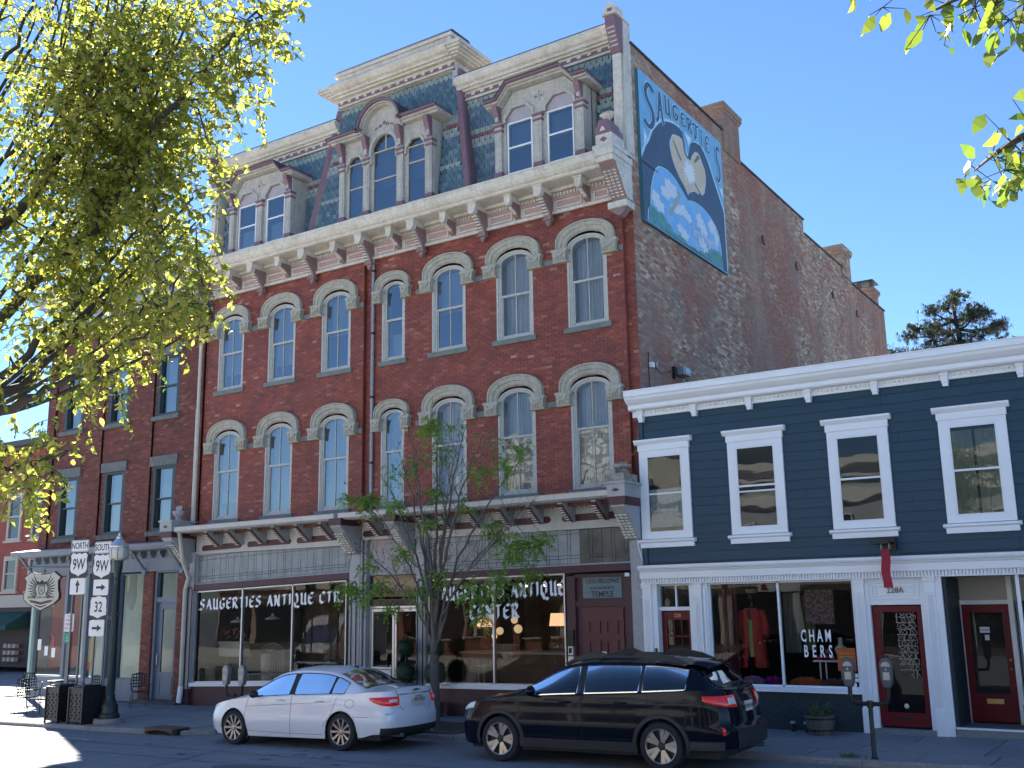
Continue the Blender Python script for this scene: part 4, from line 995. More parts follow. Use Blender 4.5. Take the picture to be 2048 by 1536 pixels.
# mural panel on the side wall
# ---------------- mural panel ----------------
mu=thing('mural_sign',(15.62,3.3,11.9),'big painted mural board reading SAUGERTIES high on the weathered side wall','mural')
def U(u,v,l=0): return (15.61+.004*l,.62+5.38*u,11.9+4.03*v)
def flat(pts,l,m_,nm,par=mu): return MB().add([U(u,v,l) for u,v in pts],[tuple(range(len(pts)))]).build(nm,m_,par)
LBL=mat('mural_light_blue',(.16,.40,.62),.5,n1=(3,.3,(.22,.48,.68))); PBL=mat('mural_pale_blue',(.42,.66,.80),.5)
NVY=mat('mural_slate_blue',(.045,.075,.125),.5,n1=(2,.5,(.07,.11,.17)),n2=(9,.5,(.13,.19,.27),.6,.72))
b=MB(); b.box(15.52,15.60,.62,6.0,11.9,15.93,0); b.build('backing_board',[mat('board_edge_teal',(.05,.16,.20),.6)],mu)
flat([(0,0),(1,0),(1,1),(0,1)],-.5,LBL,'painted_sky')
dk=[(.0,.005),(.0,.40),(.016,.43),(.05,.50),(.089,.553),(.13,.64),(.189,.712),(.24,.765),(.287,.79),(.34,.812),(.39,.825),(.45,.83),(.485,.815),(.50,.75),(.515,.69),(.533,.665),(.555,.70),(.58,.777),(.60,.80),(.632,.82),(.67,.83),(.711,.832),(.76,.80),(.81,.745),(.864,.651),(.93,.55),(.985,.455),(.985,.01)]
def outl(p,k,c): return [(c[0]+(a-c[0])*k,c[1]+(b_-c[1])*k) for a,b_ in p]
MB().add([U(min(max(a+ (.012 if a>.5 else -.012),0),1),b_+.014,.6) for a,b_ in dk],[tuple(range(len(dk)))]).build('pale_outline',PBL,mu)
flat(dk,1.4,NVY,'painted_hill')
for q in ([(.03,.615),(.072,.567),(.03,.50)],[(.50,.838),(.60,.828),(.553,.745)],[(.928,.63),(.99,.64),(.985,.55)]): flat(q,1.6,PBL,'painted_triangle'); c=(sum(a for a,_ in q)/3,sum(b_ for _,b_ in q)/3); flat(outl(q,.6,c),2.1,mat('mural_white',(.70,.74,.76),.5),'painted_triangle')
sk=[(.04,.012),(.05,.08),(.077,.141),(.09,.24),(.108,.302),(.147,.39),(.182,.424),(.224,.437),(.28,.445),(.333,.437),(.38,.42),(.416,.397),(.46,.37),(.508,.339),(.55,.357),(.593,.365),(.64,.37),(.687,.368),(.74,.358),(.781,.343),(.83,.315),(.864,.283),(.89,.24),(.903,.177),(.91,.09),(.914,.012)]
flat(outl(sk,1.018,(.48,.18)),2,PBL,'pale_outline'); flat([(a,max(b_,.012)) for a,b_ in sk],2.8,mat('mural_sky_blue',(.17,.42,.72),.5,n1=(2,.5,(.30,.55,.80))),'painted_sky')
CL=mat('mural_cloud',(.62,.68,.72),.5,n1=(6,.5,(.40,.55,.68)))
rr=random.Random(4)
def blob(cx_,cy_,rx,ry,l,m_,nm,rot=0):
    P=[]
    for i in range(22):
        t=i/22*6.283; r=1+.18*math.sin(5*t+cx_*30)+.1*math.sin(9*t+cy_*40); x=rx*r*math.cos(t);y=ry*r*math.sin(t)
        P.append((cx_+x*math.cos(rot)-y*math.sin(rot),cy_+x*math.sin(rot)+y*math.cos(rot)))
    flat(P,l,m_,nm)
for i,q in enumerate(((.28,.33,.045,.06),(.24,.28,.05,.04),(.33,.33,.05,.05),(.13,.19,.045,.05),(.17,.16,.05,.04),(.36,.22,.06,.035),(.44,.24,.05,.04),(.50,.215,.04,.03),(.64,.25,.045,.055),(.69,.20,.04,.05),(.80,.27,.05,.05),(.85,.21,.03,.05),(.39,.10,.035,.03),(.44,.075,.05,.035),(.66,.10,.05,.04),(.72,.06,.05,.035))): blob(*q,3.4+i*.06,CL,'painted_cloud')
flat([(.404,.361),(.42,.33),(.30,.148),(.262,.151)],4.6,mat('mural_beam',(.34,.38,.33),.5),'painted_beam')
tg=[(.045,.014)]+[(.06+.85*i/40, [.136,.125,.117,.10,.085,.07,.05,.04,.035,.028,.02,.018,.02,.03,.04,.06,.085,.1,.107,.11,.1][i//2]+rr.uniform(-.012,.016)) for i in range(41)]+[(.912,.014)]
flat(tg,5,mat('mural_tree_green',(.06,.24,.22),.5,n1=(7,.7,(.16,.42,.38))),'painted_trees')
lf=[(.338,.57),(.322,.64),(.331,.677),(.36,.73),(.40,.747),(.44,.757),(.474,.754),(.487,.70),(.495,.66),(.52,.646),(.564,.652),(.59,.70),(.623,.742),(.655,.752),(.685,.745),(.715,.70),(.739,.671),(.75,.62),(.744,.57),(.719,.491),(.69,.46),(.66,.465),(.635,.445),(.60,.45),(.56,.43),(.53,.41),(.512,.383),(.48,.42),(.44,.45),(.405,.476),(.36,.53)]
flat(outl(lf,1.03,(.54,.58)),3.0,PBL,'pale_outline'); flat(lf,3.6,mat('mural_cream_leaf',(.58,.46,.31),.5,n1=(4,.6,(.66,.60,.48))),'painted_leaf')
MW=MATS['mural_white']
for i in range(26):
    t=i/26*6.283; r=rr.uniform(.08,.15); c,s_=math.cos(t),math.sin(t); w_=.006
    flat([(.54-s_*w_,.555+c*w_*1.3),(.54+s_*w_,.555-c*w_*1.3),(.54+c*r,.555+s_*r*1.3)],4.2+i*.02,MW,'painted_ray')
blob(.54,.555,.06,.07,5,MW,'painted_glow')
for q in ([(.35,.70),(.37,.69),(.45,.60),(.44,.59)],[(.66,.74),(.69,.73),(.62,.66),(.61,.67)],[(.60,.50),(.61,.51),(.68,.455),(.665,.455)]): flat(q,5.2,mat('mural_leaf_vein',(.20,.15,.10),.5),'painted_vein')
b=MB(); b.box(15.628,15.632,.63,1.5,13.42,13.435); b.build('board_joint',DARK,mu)
# lettering on the mural: strokes in the board plane
LT=[('S',.035,.165,.635,.965,.50),('A',.18,.262,.745,.965,.36),('U',.276,.345,.845,.975,.40),('G',.368,.44,.862,.97,.38),('E',.463,.525,.868,.965,.38),('R',.546,.608,.866,.965,.38),('T',.622,.69,.860,.965,.36),('I',.708,.746,.845,.955,.40),('E',.772,.828,.825,.955,.38),('S',.905,.968,.655,.955,.42)]
def mural_letters(nib,l,m_,nm):
    mb=MB(); e=0
    for (c,u0,u1,v0,v1,nb) in LT:
        wd,st=NIB[c]
        if c=='I': st=[[(.15,.98),(.15,.0)],[(.02,.97),(.28,.97)],[(.02,.01),(.28,.01)]]
        W=(u1-u0)*5.38; H=(v1-v0)*4.03; y0=.62+5.38*u0; z0=11.9+4.03*v0
        for s in st:
            pts=[(y0+a*W/wd,z0+b_*H) for a,b_ in s]
            # smooth the path
            for _ in range(2):
                q=[pts[0]]
                for a,c2 in zip(pts,pts[1:]): q+=[(a[0]*.75+c2[0]*.25,a[1]*.75+c2[1]*.25),(a[0]*.25+c2[0]*.75,a[1]*.25+c2[1]*.75)]
                pts=q+[pts[-1]]
            r=.5*min(W,.5)*nb*.56+nib
            n=len(pts); L_=[];R_=[]
            for i,p in enumerate(pts):
                a=pts[max(0,i-1)];c2=pts[min(n-1,i+1)]; dx,dz=c2[0]-a[0],c2[1]-a[1]; d=math.hypot(dx,dz)+1e-9
                k=r*(.75+.5*abs(dz/d)); L_.append((p[0]-dz/d*k,p[1]+dx/d*k)); R_.append((p[0]+dz/d*k,p[1]-dx/d*k))
            x=15.61+.004*l+e*.0003; e=(e+1)%7
            mb.add([(x,a,b_) for a,b_ in L_]+[(x,a,b_) for a,b_ in R_],[(i,i+1,n+i+1,n+i) for i in range(n-1)])
    mb.build(nm,m_,mu)
mural_letters(.032,2.2,PBL,'letter_outline'); mural_letters(0,3.4,mat('mural_letter_navy',(.05,.09,.16),.5),'lettering')
t=text('Simply Together',.42,(15.645,4.35,12.47),MW,mu,rot=(math.pi/2,0,math.pi/2),sx=.62)
# ---------------- blue building ----------------
bb=thing('blue_clapboard_shop',(20,0,.25),'low two storey shop building with dark blue clapboards and white trim','building')
XB0,XB1=15.55,29.0
BW=[15.53,17.64,19.79,21.95,24.1,26.3]
core=MB(); core.box(XB0,XB1,.03,16,3.2,7.15); 
core.build('wall',TEAL,bb)
MB().box(XB0,XB1,.5,16,7.15,7.2).build('flat_roof',ROOFM,bb)
q=MB(); q.box(20.1,22.74,1.62,2.66,0,3.19); q.box(15.56,29,2.68,16,0,3.19); q.box(15.56,16.93,1.0,2.67,0,3.19); q.box(22.76,29,1.37,2.67,0,3.19); q.build('ground_floor_core',DARKW,bb,kind='stuff')
sid=MB(); sid.add([(0,-.002,0),(1,-.002,0),(1,.018,.1955),(0,.018,.1955),(0,.04,0),(1,.04,0),(1,.04,.1955),(0,.04,.1955)],[(0,1,2,3),(0,4,5,1),(3,2,6,7),(0,3,7,4),(1,5,6,2)])
sm_=sid.mesh('siding_board',TEAL); k=0; z=4.25-.1955*3
while z<6.95:
    xs=[XB0]+[XB0+3.66*i+(1.83 if k%2 else 0)+R.uniform(-.5,.5) for i in range(1 if k%2 else 1,5)]; xs=[x for x in xs if x<XB1-.5]+[XB1]
    for a,c in zip(xs,xs[1:]):
        o=link('siding_board',sm_,bb,(a+.002,-.015,z)); o.scale=((c-a-.004),1,1)
    z+=.1955;k+=1
MB().box(XB0-.02,XB0+.09,-.045,.02,3.6,6.95).build('corner_board',TEAL,bb)
# top cornice
b=MB(); b.poly([(.0,6.93),(-.06,6.93),(-.06,7.06),(-.26,7.06),(-.29,7.09),(-.29,7.17),(-.36,7.20),(-.44,7.27),(-.47,7.33),(-.50,7.34),(-.50,7.455),(-.52,7.46),(-.52,7.48),(.3,7.5),(.3,6.93)],'x',15.42,XB1)
bc_=b.build('cornice',WHITE,bb)
dm=MB().box(-.022,.022,-.095,-.06,6.99,7.035).mesh('dentil',WHITE); b=MB(); b.box(XB0+.05,XB1,-.075,-.06,7.035,7.06); b.build('dentil_rail',WHITE,bc_)
BXS=[15.64,16.94,18.21,19.49,20.84,22.17,23.5,24.8,26.1,27.4]
x=15.78
while x<24.5:
    if min(abs(x-q) for q in BXS)>.10: link('dentil',dm,bc_,(x,0,0))
    x+=.095
q=MB(); q.box(-.06,.06,-.15,-.0,6.86,7.06); q.box(-.075,.075,-.17,-.0,7.0,7.06); q.box(-.05,.05,-.12,0,6.80,6.86); cbm=q.mesh('cornice_bracket',WHITE)
for x in BXS: link('cornice_bracket',cbm,bb,(x,0,0))
# windows
def bwin(x,kind):
    b=MB(); W=1.21; z0,z1=4.17,6.14; c=.175
    b.band([(x,z0),(x,z1),(x+W,z1),(x+W,z0)],[(x+c,z0+.13),(x+c,z1-.12),(x+W-c,z1-.12),(x+W-c,z0+.13)],-.06,.03,closed=True)
    b.box(x-.02,x+W+.02,-.08,.0,6.14,6.32); b.poly([(-.08,6.28),(-.10,6.29),(-.15,6.35),(-.15,6.39),(.0,6.40),(.0,6.28)],'x',x-.085,x+W+.085)
    b.box(x-.03,x+W+.03,-.08,.0,3.98,4.10); b.poly([(-.08,4.08),(-.13,4.11),(-.13,4.15),(.0,4.17),(.0,4.08)],'x',x-.075,x+W+.075)
    w_=b.build('window',WHITE,bb,bevel=.004)
    a,d=x+c,x+W-c; s0,s1=z0+.13,z1-.12; zm=(s0+s1)/2+(.0 if kind!=1 else .02)
    s=MB(); t=.035
    s.band([(a,s0),(a,s1),(d,s1),(d,s0)],[(a+t,s0+t),(a+t,s1-t),(d-t,s1-t),(d-t,s0+t)],-.055,.03,closed=True); s.box(a,d,-.054,.02,zm-.02,zm+.02)
    if kind==1: s.box(a,d,-.052,.0,zm-.13,zm-.10)
    s.build('sash',VINYL,w_)
    for p,(u,v) in enumerate(((s0,zm),(zm,s1))): MB().add([(a,-.042-.005*p,u),(d,-.042-.005*p,u),(d,-.042-.005*p,v),(a,-.042-.005*p,v)],[(0,1,2,3)]).build('pane',GLB,w_)
    # flat dark sheet stands in for the unlit room behind the pane
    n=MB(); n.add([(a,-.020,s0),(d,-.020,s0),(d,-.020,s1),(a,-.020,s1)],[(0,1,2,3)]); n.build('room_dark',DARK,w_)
    if kind==0:
        q=MB(); q.add([(a+.05,-.026,s0+.12),(d,-.026,s0+.12),(d,-.026,zm+.1),(a+.05,-.026,zm+.1)],[(0,1,2,3)]); q.build('lace_curtain',mat('lace_curtain',(.45,.48,.5),.9,n1=(25,.6,(.2,.22,.24))),w_)
    if kind==3:
        for u0,u1 in ((a+.03,(a+d)/2-.02),((a+d)/2+.03,d-.02)):
            P=[[(u0+(u1-u0)*i/24,-.030+.006*math.sin(i*1.3),s0+(s1-s0-.1)*j) for j in (0,1)] for i in range(25)]; MB().grid(P).build('curtain',mat('green_grey_curtain',(.26,.27,.20),.9,n1=(14,.6,(.18,.19,.13))),w_)
    return w_
GLB=glass('blue_shop_window_glass',(.7,.75,.76),ior=1.5,wav=(.9,.006))
for i,x in enumerate(BW): bwin(x,i if i<4 else 2)
# storefront entablature
b=MB(); b.poly([(.05,3.2),(-.06,3.2),(-.06,3.31),(-.14,3.31),(-.14,3.45),(-.17,3.46),(-.19,3.50),(-.23,3.51),(-.25,3.55),(-.25,3.59),(.0,3.61),(.05,3.61)],'x',15.47,XB1); en=b.build('storefront_entablature',WHITE,bb)
dm2=MB().box(-.02,.02,-.10,-.06,3.215,3.30).mesh('dentil',WHITE); x=15.52; n=0
while x<24.3 and n<190: link('dentil',dm2,en,(x,0,0)); x+=.062; n+=1
b=MB(); b.box(15.47,XB1,-.115,-.06,3.19,3.213); b.build('dentil_rail',WHITE,en)
def bpil(x0,x1,z0,base=True):
    b=MB(); b.box(x0,x1,-.05,.12,z0,3.19); 
    for i in range(4): t=x0+.035+(x1-x0-.07)*(i+.5)/4; b.box(t-.011,t+.011,-.062,-.05,z0+.55,2.86)
    b.box(x0-.01,x1+.01,-.07,.12,2.9,2.935); b.box(x0-.015,x1+.015,-.075,.12,3.10,3.19)
    if base: b.box(x0-.012,x1+.012,-.075,.12,z0,z0+.5)
    return b.build('pilaster',WHITE,bb,bevel=.003)
bpil(15.47,15.68,.23); bpil(16.68,16.86,.24); bpil(20.08,20.28,.25); bpil(21.41,21.60,.26)
b=MB(); b.box(15.68,15.80,.0,.3,.25,3.19); b.box(16.56,16.68,.0,.3,.25,3.19); b.box(15.8,16.56,.1,.3,2.62,2.70); b.box(15.8,16.56,.1,.3,3.15,3.19); b.box(16.16,16.20,.16,.24,2.70,3.15); b.box(16.86,16.99,-.0,.14,.25,3.19); b.box(16.9,16.95,-.03,0,1.1,3.1)
b.box(21.60,21.72,-.03,.14,.27,3.19); b.box(20.28,20.36,.0,.2,.3,3.19); b.box(21.31,21.41,.0,.2,.3,3.19); b.box(20.28,21.41,.02,.2,2.68,3.19)
b.band([(20.40,2.78),(20.40,3.12),(21.30,3.12),(21.30,2.78)],[(20.43,2.81),(20.43,3.09),(21.27,3.09),(21.27,2.81)],-.0,.02,closed=True); b.band([(20.48,2.85),(20.48,3.05),(21.22,3.05),(21.22,2.85)],[(20.50,2.87),(20.50,3.03),(21.20,3.03),(21.20,2.87)],-.0,.02,closed=True)
b.build('door_surround',WHITE,bb,bevel=.003,kind='stuff')
NUM=mat('bronze_numerals',(.16,.13,.09),.4,metal=.5); text('228A',.15,(20.86,.0,2.95),NUM,bb,ext=.006)
REDD=mat('dark_red_door',(.13,.006,.012),.4,spec=.25)
# door 228
b=MB(); b.box(15.8,16.56,.2,.24,.3,2.62); 
for i in range(3):
    pass
d=MB(); d.band([(15.81,.3),(15.81,2.6),(16.55,2.6),(16.55,.3)],[(15.93,.9),(15.93,2.42),(16.43,2.42),(16.43,.9)],.19,.23,closed=True)
for q in (16.09,16.27): d.box(q-.012,q+.012,.19,.23,1.75,2.42)
d.box(15.93,16.43,.19,.23,2.06,2.09); d.box(15.93,16.43,.195,.225,.9,1.75); dr=d.build('red_door',REDD,bb)
b=MB(); 
for q in ((15.96,16.15),(16.2,16.40)): b.band([(q[0],.98),(q[0],1.48),(q[1],1.48),(q[1],.98)],[(q[0]+.03,1.01),(q[0]+.03,1.45),(q[1]-.03,1.45),(q[1]-.03,1.01)],.18,.196,closed=True)
b.build('door_panel',REDD,dr); text('228',.11,(16.18,.185,2.51),mat('gold_numerals',(.45,.30,.12),.4,metal=.6),dr); MB().box(16.08,16.32,.175,.19,1.55,1.63).build('mail_slot',mat('brass',(.45,.33,.14),.35,metal=.8),dr)
MB().add([(15.93,.215,1.75),(16.43,.215,1.75),(16.43,.215,2.42),(15.93,.215,2.42)],[(0,1,2,3)]).build('pane',GLD,dr)
tw=MB(); tw.add([(15.8,.2,2.7),(16.56,.2,2.7),(16.56,.2,3.15),(15.8,.2,3.15)],[(0,1,2,3)]); tw=tw.build('transom_glass',GLD,bb)
q=MB()
for s in (-1,1):
    for k in range(3): q.tube([(16.18+s*.02,.19,3.1),(16.18+s*(.08+.06*k),.19,2.9),(16.18+s*(.05+.03*k),.19,2.74)],.006,4)
q.build('iron_scroll',BLACK,tw)
MB().box(15.72,15.76,-.03,.0,1.65,1.83).build('door_buzzer',BLACK,bb)
# door 228A
def glassdoor(x0,x1,z0,z1,y,nm,par,gx,gz):
    d=MB(); d.band([(x0,z0),(x0,z1),(x1,z1),(x1,z0)],[(gx[0],gz[0]),(gx[0],gz[1]),(gx[1],gz[1]),(gx[1],gz[0])],y-.02,y+.03,closed=True); d=d.build(nm,REDD,par,bevel=.006)
    MB().add([(gx[0],y,gz[0]),(gx[1],y,gz[0]),(gx[1],y,gz[1]),(gx[0],y,gz[1])],[(0,1,2,3)]).build('pane',GLD,d); return d
da_=glassdoor(20.36,21.31,.42,2.66,.10,'red_door',bb,(20.51,21.20),(.68,2.54))
MB().box(20.73,20.98,.07,.08,.56,.60).build('mail_slot',BLACK,da_)
st=MB(); st.ball((20.86,.09,.80),(.045,.004,.045),6); st.build('round_sticker',mat('silver_sticker',(.6,.62,.62),.3,metal=.5),da_)
# white scribbled pattern on the glass of 228A
q=MB(); rr=random.Random(8)
for c in range(6):
    x=20.84+.06*c-(.0); z=2.52; pts=[]
    while z>(1.55 if c<3 else 1.35):
        pts.append((x+rr.uniform(-.03,.03),.094,z)); z-=rr.uniform(.03,.07); pts.append((x+rr.choice((-.03,.03)),.094,z))
    q.tube(pts,.006,3)
for c in range(10):
    z=2.45-c*.11; q.tube([(20.8,.094,z),(20.95,.094,z+rr.uniform(-.03,.03)),(21.14,.094,z)],.005,3)
q.build('window_drawing',mat('chalk_pen',(.62,.5,.42),.7),da_)
GRAN=mat('grey_granite',(.20,.20,.20),.7,n1=(30,.5,(.33,.33,.33)),n2=(45,.5,(.08,.08,.08)))
MB().box(20.28,21.40,-.12,.2,.2,.39).build('door_step',GRAN,bb,bevel=.008); MB().box(21.74,23.4,-.06,1.2,.2,.44).build('door_step',GRAN,bb,bevel=.008); MB().box(21.74,23.4,-.08,.02,.44,.47).build('step_nosing',WHITE,bb)
MB().box(15.7,16.66,.05,.25,.15,.3).build('door_step',GRAN,bb)
# recess on the right
KB=mat('painted_teal_brick',(.018,.035,.045),.5,rnd=.12,bump=(30,.3,.005)); KM=mat('painted_teal_joint',(.012,.024,.032),.6)
MB().box(21.725,21.78,.02,1.3,.3,3.19).build('recess_wall',KM,bb)
q=MB(); z=.3;k=0
while z<3.15:
    y=.02-(.11 if k%2 else 0)
    while y<1.2:
        a,c=max(y,.02)+.005,min(y+.22,1.2)-.005
        if c-a>.03: q.box(21.76,21.79,a,c,z+.005,z+.063)
        y+=.22
    z+=.072;k+=1
q.build('brickwork',KB,bb.children[-1] if False else bb,kind='stuff')
CR2=mat('cream_plaster',(.45,.43,.37),.7)
b=MB(); b.box(21.75,23.4,1.25,1.3,2.72,3.2); b.box(21.75,23.4,.15,1.3,3.19,3.22); b.build('recess_ceiling',CR2,bb)
b=MB(); b.box(21.75,21.80,1.15,1.3,.4,2.75); b.box(22.66,22.75,1.15,1.3,.4,3.19); b.box(21.8,22.66,1.18,1.3,2.66,2.74); b.build('door_frame',WHITE,bb)
dr2=glassdoor(21.80,22.66,.46,2.66,1.2,'red_door',bb,(21.93,22.53),(.98,2.5)); MB().box(22.1,22.4,1.165,1.18,.80,.89).build('mail_slot',MATS['brass'],dr2)
b=MB(); b.ball((22.6,1.14,1.62),.03,5); b.ball((22.6,1.14,1.45),.025,5); b.build('door_knob',MATS['brass'],dr2)
cs_=MB().box(22.1,22.28,1.185,1.19,2.12,2.23).build('closed_notice',WHITE,dr2); text('Closed',.06,(22.19,1.18,2.175),INK,cs_); MB().box(22.18,22.26,1.185,1.19,1.98,2.08).build('paper_notice',WHITE,dr2)
b=MB(); b.box(23.0,23.06,-.03,.03,.9,3.19); b.box(22.9,29,-.03,.15,.2,.9,1); b.box(23.0,29,-.03,.03,.9,.97); b.build('right_window_frame',[WHITE,KM],bb)
MB().add([(23.03,0,.95),(28,0,.95),(28,0,3.2),(23.03,0,3.2)],[(0,1,2,3)]).build('glass_pane',GLD,bb); MB().add([(23.0,.0,.95),(22.78,1.2,.95),(22.78,1.2,3.2),(23.0,.0,3.2)],[(0,1,2,3)]).build('glass_pane',GLD,bb)
MB().box(22.75,29,1.3,1.35,.2,3.2).build('inner_wall',DARKW,bb)
# knee wall of painted bricks below the shop window
bricks(bb,'knee_wall','f',lambda z:[(16.9,20.08)],.2,1.0,.072,.215,(KB,KM),lambda u,z:.0,300,Vector((18.5,0,.6)),joint=.008,depth=.01)
MB().box(16.9,20.1,.02,.2,.2,1.0).build('knee_core',KM,bb)
b=MB(); b.poly([(-.10,1.0),(-.10,1.05),(-.04,1.08),(.15,1.10),(.15,1.0)],'x',16.9,20.08); b.build('window_ledge',WHITE,bb)
swb=shopwin(16.99,20.05,1.09,3.19,[18.51],None,bb,WHITE,y=.10)
def serif(s,size,loc,par,sx=.5):
    return text(s,size,loc,WLET,par,sx=sx,ext=.001,off=.006)
for i,ch in enumerate('CHAM'): serif(ch,.33,(18.97+i*.165,.093,2.08),swb)
for i,ch in enumerate('BERS'): serif(ch,.33,(19.00+i*.165,.093,1.78),swb)
po=MB().box(19.62,19.98,.085,.09,1.42,1.86).build('orange_poster',mat('orange_poster',(.42,.075,.015),.6),swb); YT=mat('yellow_print',(.55,.42,.05),.6); text('OPEN STUDIO',.05,(19.8,.08,1.75),YT,po); text('SAUGERTIES',.05,(19.8,.08,1.68),YT,po); text('ART TOUR',.045,(19.8,.08,1.53),YT,po)
po.children[0].location.z-=0
for z in (1.34,1.25): MB().box(19.82,20.0,.085,.09,z-.035,z+.035).build('window_sticker',WHITE,swb)
st=MB(); st.ball((19.92,.08,1.16),(.045,.004,.045),6); st.build('round_sticker',WHITE,swb)
# flood light, junction box and cables on the brick side wall
fl=thing('flood_light',(15.6,2.35,8.35),'grey metal flood light and junction box high on the weathered brick side wall','flood light')
b=MB(); b.box(15.53,15.78,2.15,2.55,8.30,8.50); b.build('lamp_housing',METAL,fl,bevel=.01); MB().box(15.78,15.80,2.2,2.5,8.33,8.47).build('lens',mat('lens_glass',(.4,.45,.47),.2),fl); MB().box(15.53,15.60,2.0,2.1,8.2,8.5).build('bracket',BLACK,fl)
jb=thing('junction_box',(15.57,.75,8.3),'small white junction box with cables beside the corner of the brick side wall','junction box')
MB().box(15.53,15.63,.68,.8,8.24,8.36).build('box_body',WHITE,jb); MB().box(15.53,15.60,.95,1.03,8.3,8.4).build('box_cover',METAL,jb)
b=MB(); b.tube([(15.56,.62,8.6),(15.56,.6,8.2),(15.56,.63,7.5)],.012,5); b.tube([(15.56,.7,8.35),(15.56,1.3,8.2),(15.56,2.15,8.42)],.01,5); b.tube([(15.6,2.5,8.3),(15.57,3.2,8.05),(15.57,3.8,7.6)],.012,5); b.build('cable',BLACK,jb)
wi=MB(); wi.tube([(15.55,-.08,6.6),(15.5,-.08,6.2),(15.2,-.3,5.75),(14.7,-.4,5.38),(13.9,-.45,5.34)],.008,5); tag(wi.build('orange_wire',mat('orange_cable',(.35,.12,.05),.6)),'thin orange cable sagging from the brick corner to the storefront ledge','cable')
wi=MB(); wi.tube([(15.48,-.1,4.9),(15.42,-.12,4.4),(15.46,-.12,4.0),(15.55,-.12,3.7)],.01,5); tag(wi.build('white_wire',WHITE),'loose white cable hanging beside the dark transom at the building joint','cable')
# red banner
bn=thing('hanging_banner',(20.85,-.5,3.0),'narrow red translucent banner hanging on a bracket above door 228A','banner')
b=MB(); b.box(20.6,20.95,-.55,-.02,3.83,3.87); b.box(20.78,20.98,-.12,-.02,3.72,3.95); b.build('bracket_arm',BLACK,bn)
P=[[(20.77+.17*i/4+.012*math.sin(j*.8),-.5+.012*math.sin(j+i),3.72-.72*j/10) for j in range(11)] for i in range(5)]
MB().grid(P).build('cloth',mat('sheer_red_cloth',(.40,.03,.05),.7,tr=(.4,1.2)),bn,smooth=True)
b=MB(); 
for x in (20.78,20.93): b.tube([(x,-.5,3.72),(x+.015,-.5,3.84)],.004,4); b.tube([(x+.03,-.5,3.72),(x+.015,-.5,3.84)],.004,4)
b.build('hanger',METAL,bn)
# ---------------- left building ----------------
lb=thing('corner_brick_building',(-3.5,0,.12),'dark red brick corner building with plain windows left of the mansard block','building')
LC=[-1.10,-3.58,-6.02]
def liv(z):
    h=[]
    for zb,zt in ((5.22,7.28),(8.88,10.88)):
        if zb<=z<zt: h+=[(c-.53,c+.53) for c in LC]
    return split(cut(-7.45,.62,h),[-7.02,-4.66,-4.3,-2.12,-1.73,.30])
def lyf(u,z):
    if z>12.0: return .02
    return .02 if (u<-7.02 or -4.66<u<-4.3 or -2.12<u<-1.73 or u>.30) else .09
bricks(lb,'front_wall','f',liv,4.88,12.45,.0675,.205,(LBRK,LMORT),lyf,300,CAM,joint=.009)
MB().box(-7.45,.60,.6,15,4.1,12.9).build('building_core',LMORT,lb); MB().box(-7.45,.60,2.2,15,0,4.1).build('ground_floor_core',DARKW,lb); MB().box(.35,.6,.3,2.2,0,4.1).build('party_wall',DARKW,lb)
b=MB(); b.box(-7.45,-7.44,.02,.5,4.9,12.5); b.build('side_face',LMORT,lb)
LST=mat('dark_rough_lintel',(.12,.13,.125),.85,n1=(7,.6,(.20,.21,.20)),bump=(25,.8,.02)); LFR=mat('dark_green_sash',(.03,.05,.055),.5); 
lw=None
b=MB()
for (h,z) in ((2.06,0),):
    b.band([(-.53,0),(-.53,2.06),(.53,2.06),(.53,0)],[(-.40,.1),(-.40,1.98),(.40,1.98),(.40,.1)],.03,.2,closed=True); b.box(-.42,.42,.08,.14,1.0,1.05); b.band([(-.42,.08),(-.42,1.02),(.42,1.02),(.42,.08)],[(-.37,.13),(-.37,1.0),(.37,1.0),(.37,.13)],.12,.17,closed=True)
wm=b.mesh('frame',LFR); pu=MB().add([(-.41,.13,1.02),(.41,.13,1.02),(.41,.13,2.0),(-.41,.13,2.0)],[(0,1,2,3)]).mesh('pane',GLS); pd=MB().add([(-.38,.155,.12),(.38,.155,.12),(.38,.155,1.02),(-.38,.155,1.02)],[(0,1,2,3)]).mesh('pane',GLS)
li=MB(); li.box(-.66,.66,-.04,.2,0,.31); lim=li.mesh('lintel',LST); si=MB().box(-.66,.66,-.08,.2,-.14,0).mesh('sill',LST)
for zb,sc_h in ((5.22,1),(8.88,.97)):
    for i,c in enumerate(LC):
        w_=link('window',None,lb,(c,.06,zb)) if False else bpy.data.objects.new('window',wm); 
        if w_.name not in COL.objects: COL.objects.link(w_)
        w_.parent=lb; w_.location=Vector((c,.06,zb))-wo(lb); w_.scale=(1,1,sc_h)
        for me,nm in ((pu,'pane'),(pd,'pane'),(si,'sill')): o=bpy.data.objects.new(nm,me); COL.objects.link(o); o.parent=w_
        o=bpy.data.objects.new('lintel',lim); COL.objects.link(o); o.parent=w_; o.location=(0,0,2.06)
        b=MB(); b.box(c-.4,c+.4,.40,.42,zb+.1,zb+1.98); o=b.build('shade',SHADE if i!=2 or zb>6 else DARKW,lb)
GBL=mat('blue_grey_trim',(.17,.20,.25),.55,n1=(2,.4,(.12,.14,.18)),streak=(1,.3,(.1,.1,.11))); LGB=mat('pale_grey_cornice',(.36,.40,.45),.6,n1=(3,.4,(.26,.29,.33)))
b=MB(); b.box(-7.5,.5,-.02,.5,12.45,12.9); b.box(-7.5,.5,-.12,.5,12.9,12.97); b.poly([(.5,13.35),(-.5,13.35),(-.6,13.45),(-.75,13.5),(-.78,13.68),(.5,13.75)],'x',-7.7,.3); b.box(-7.5,.4,-.05,.5,12.97,13.35); b.build('cornice',LGB,lb)
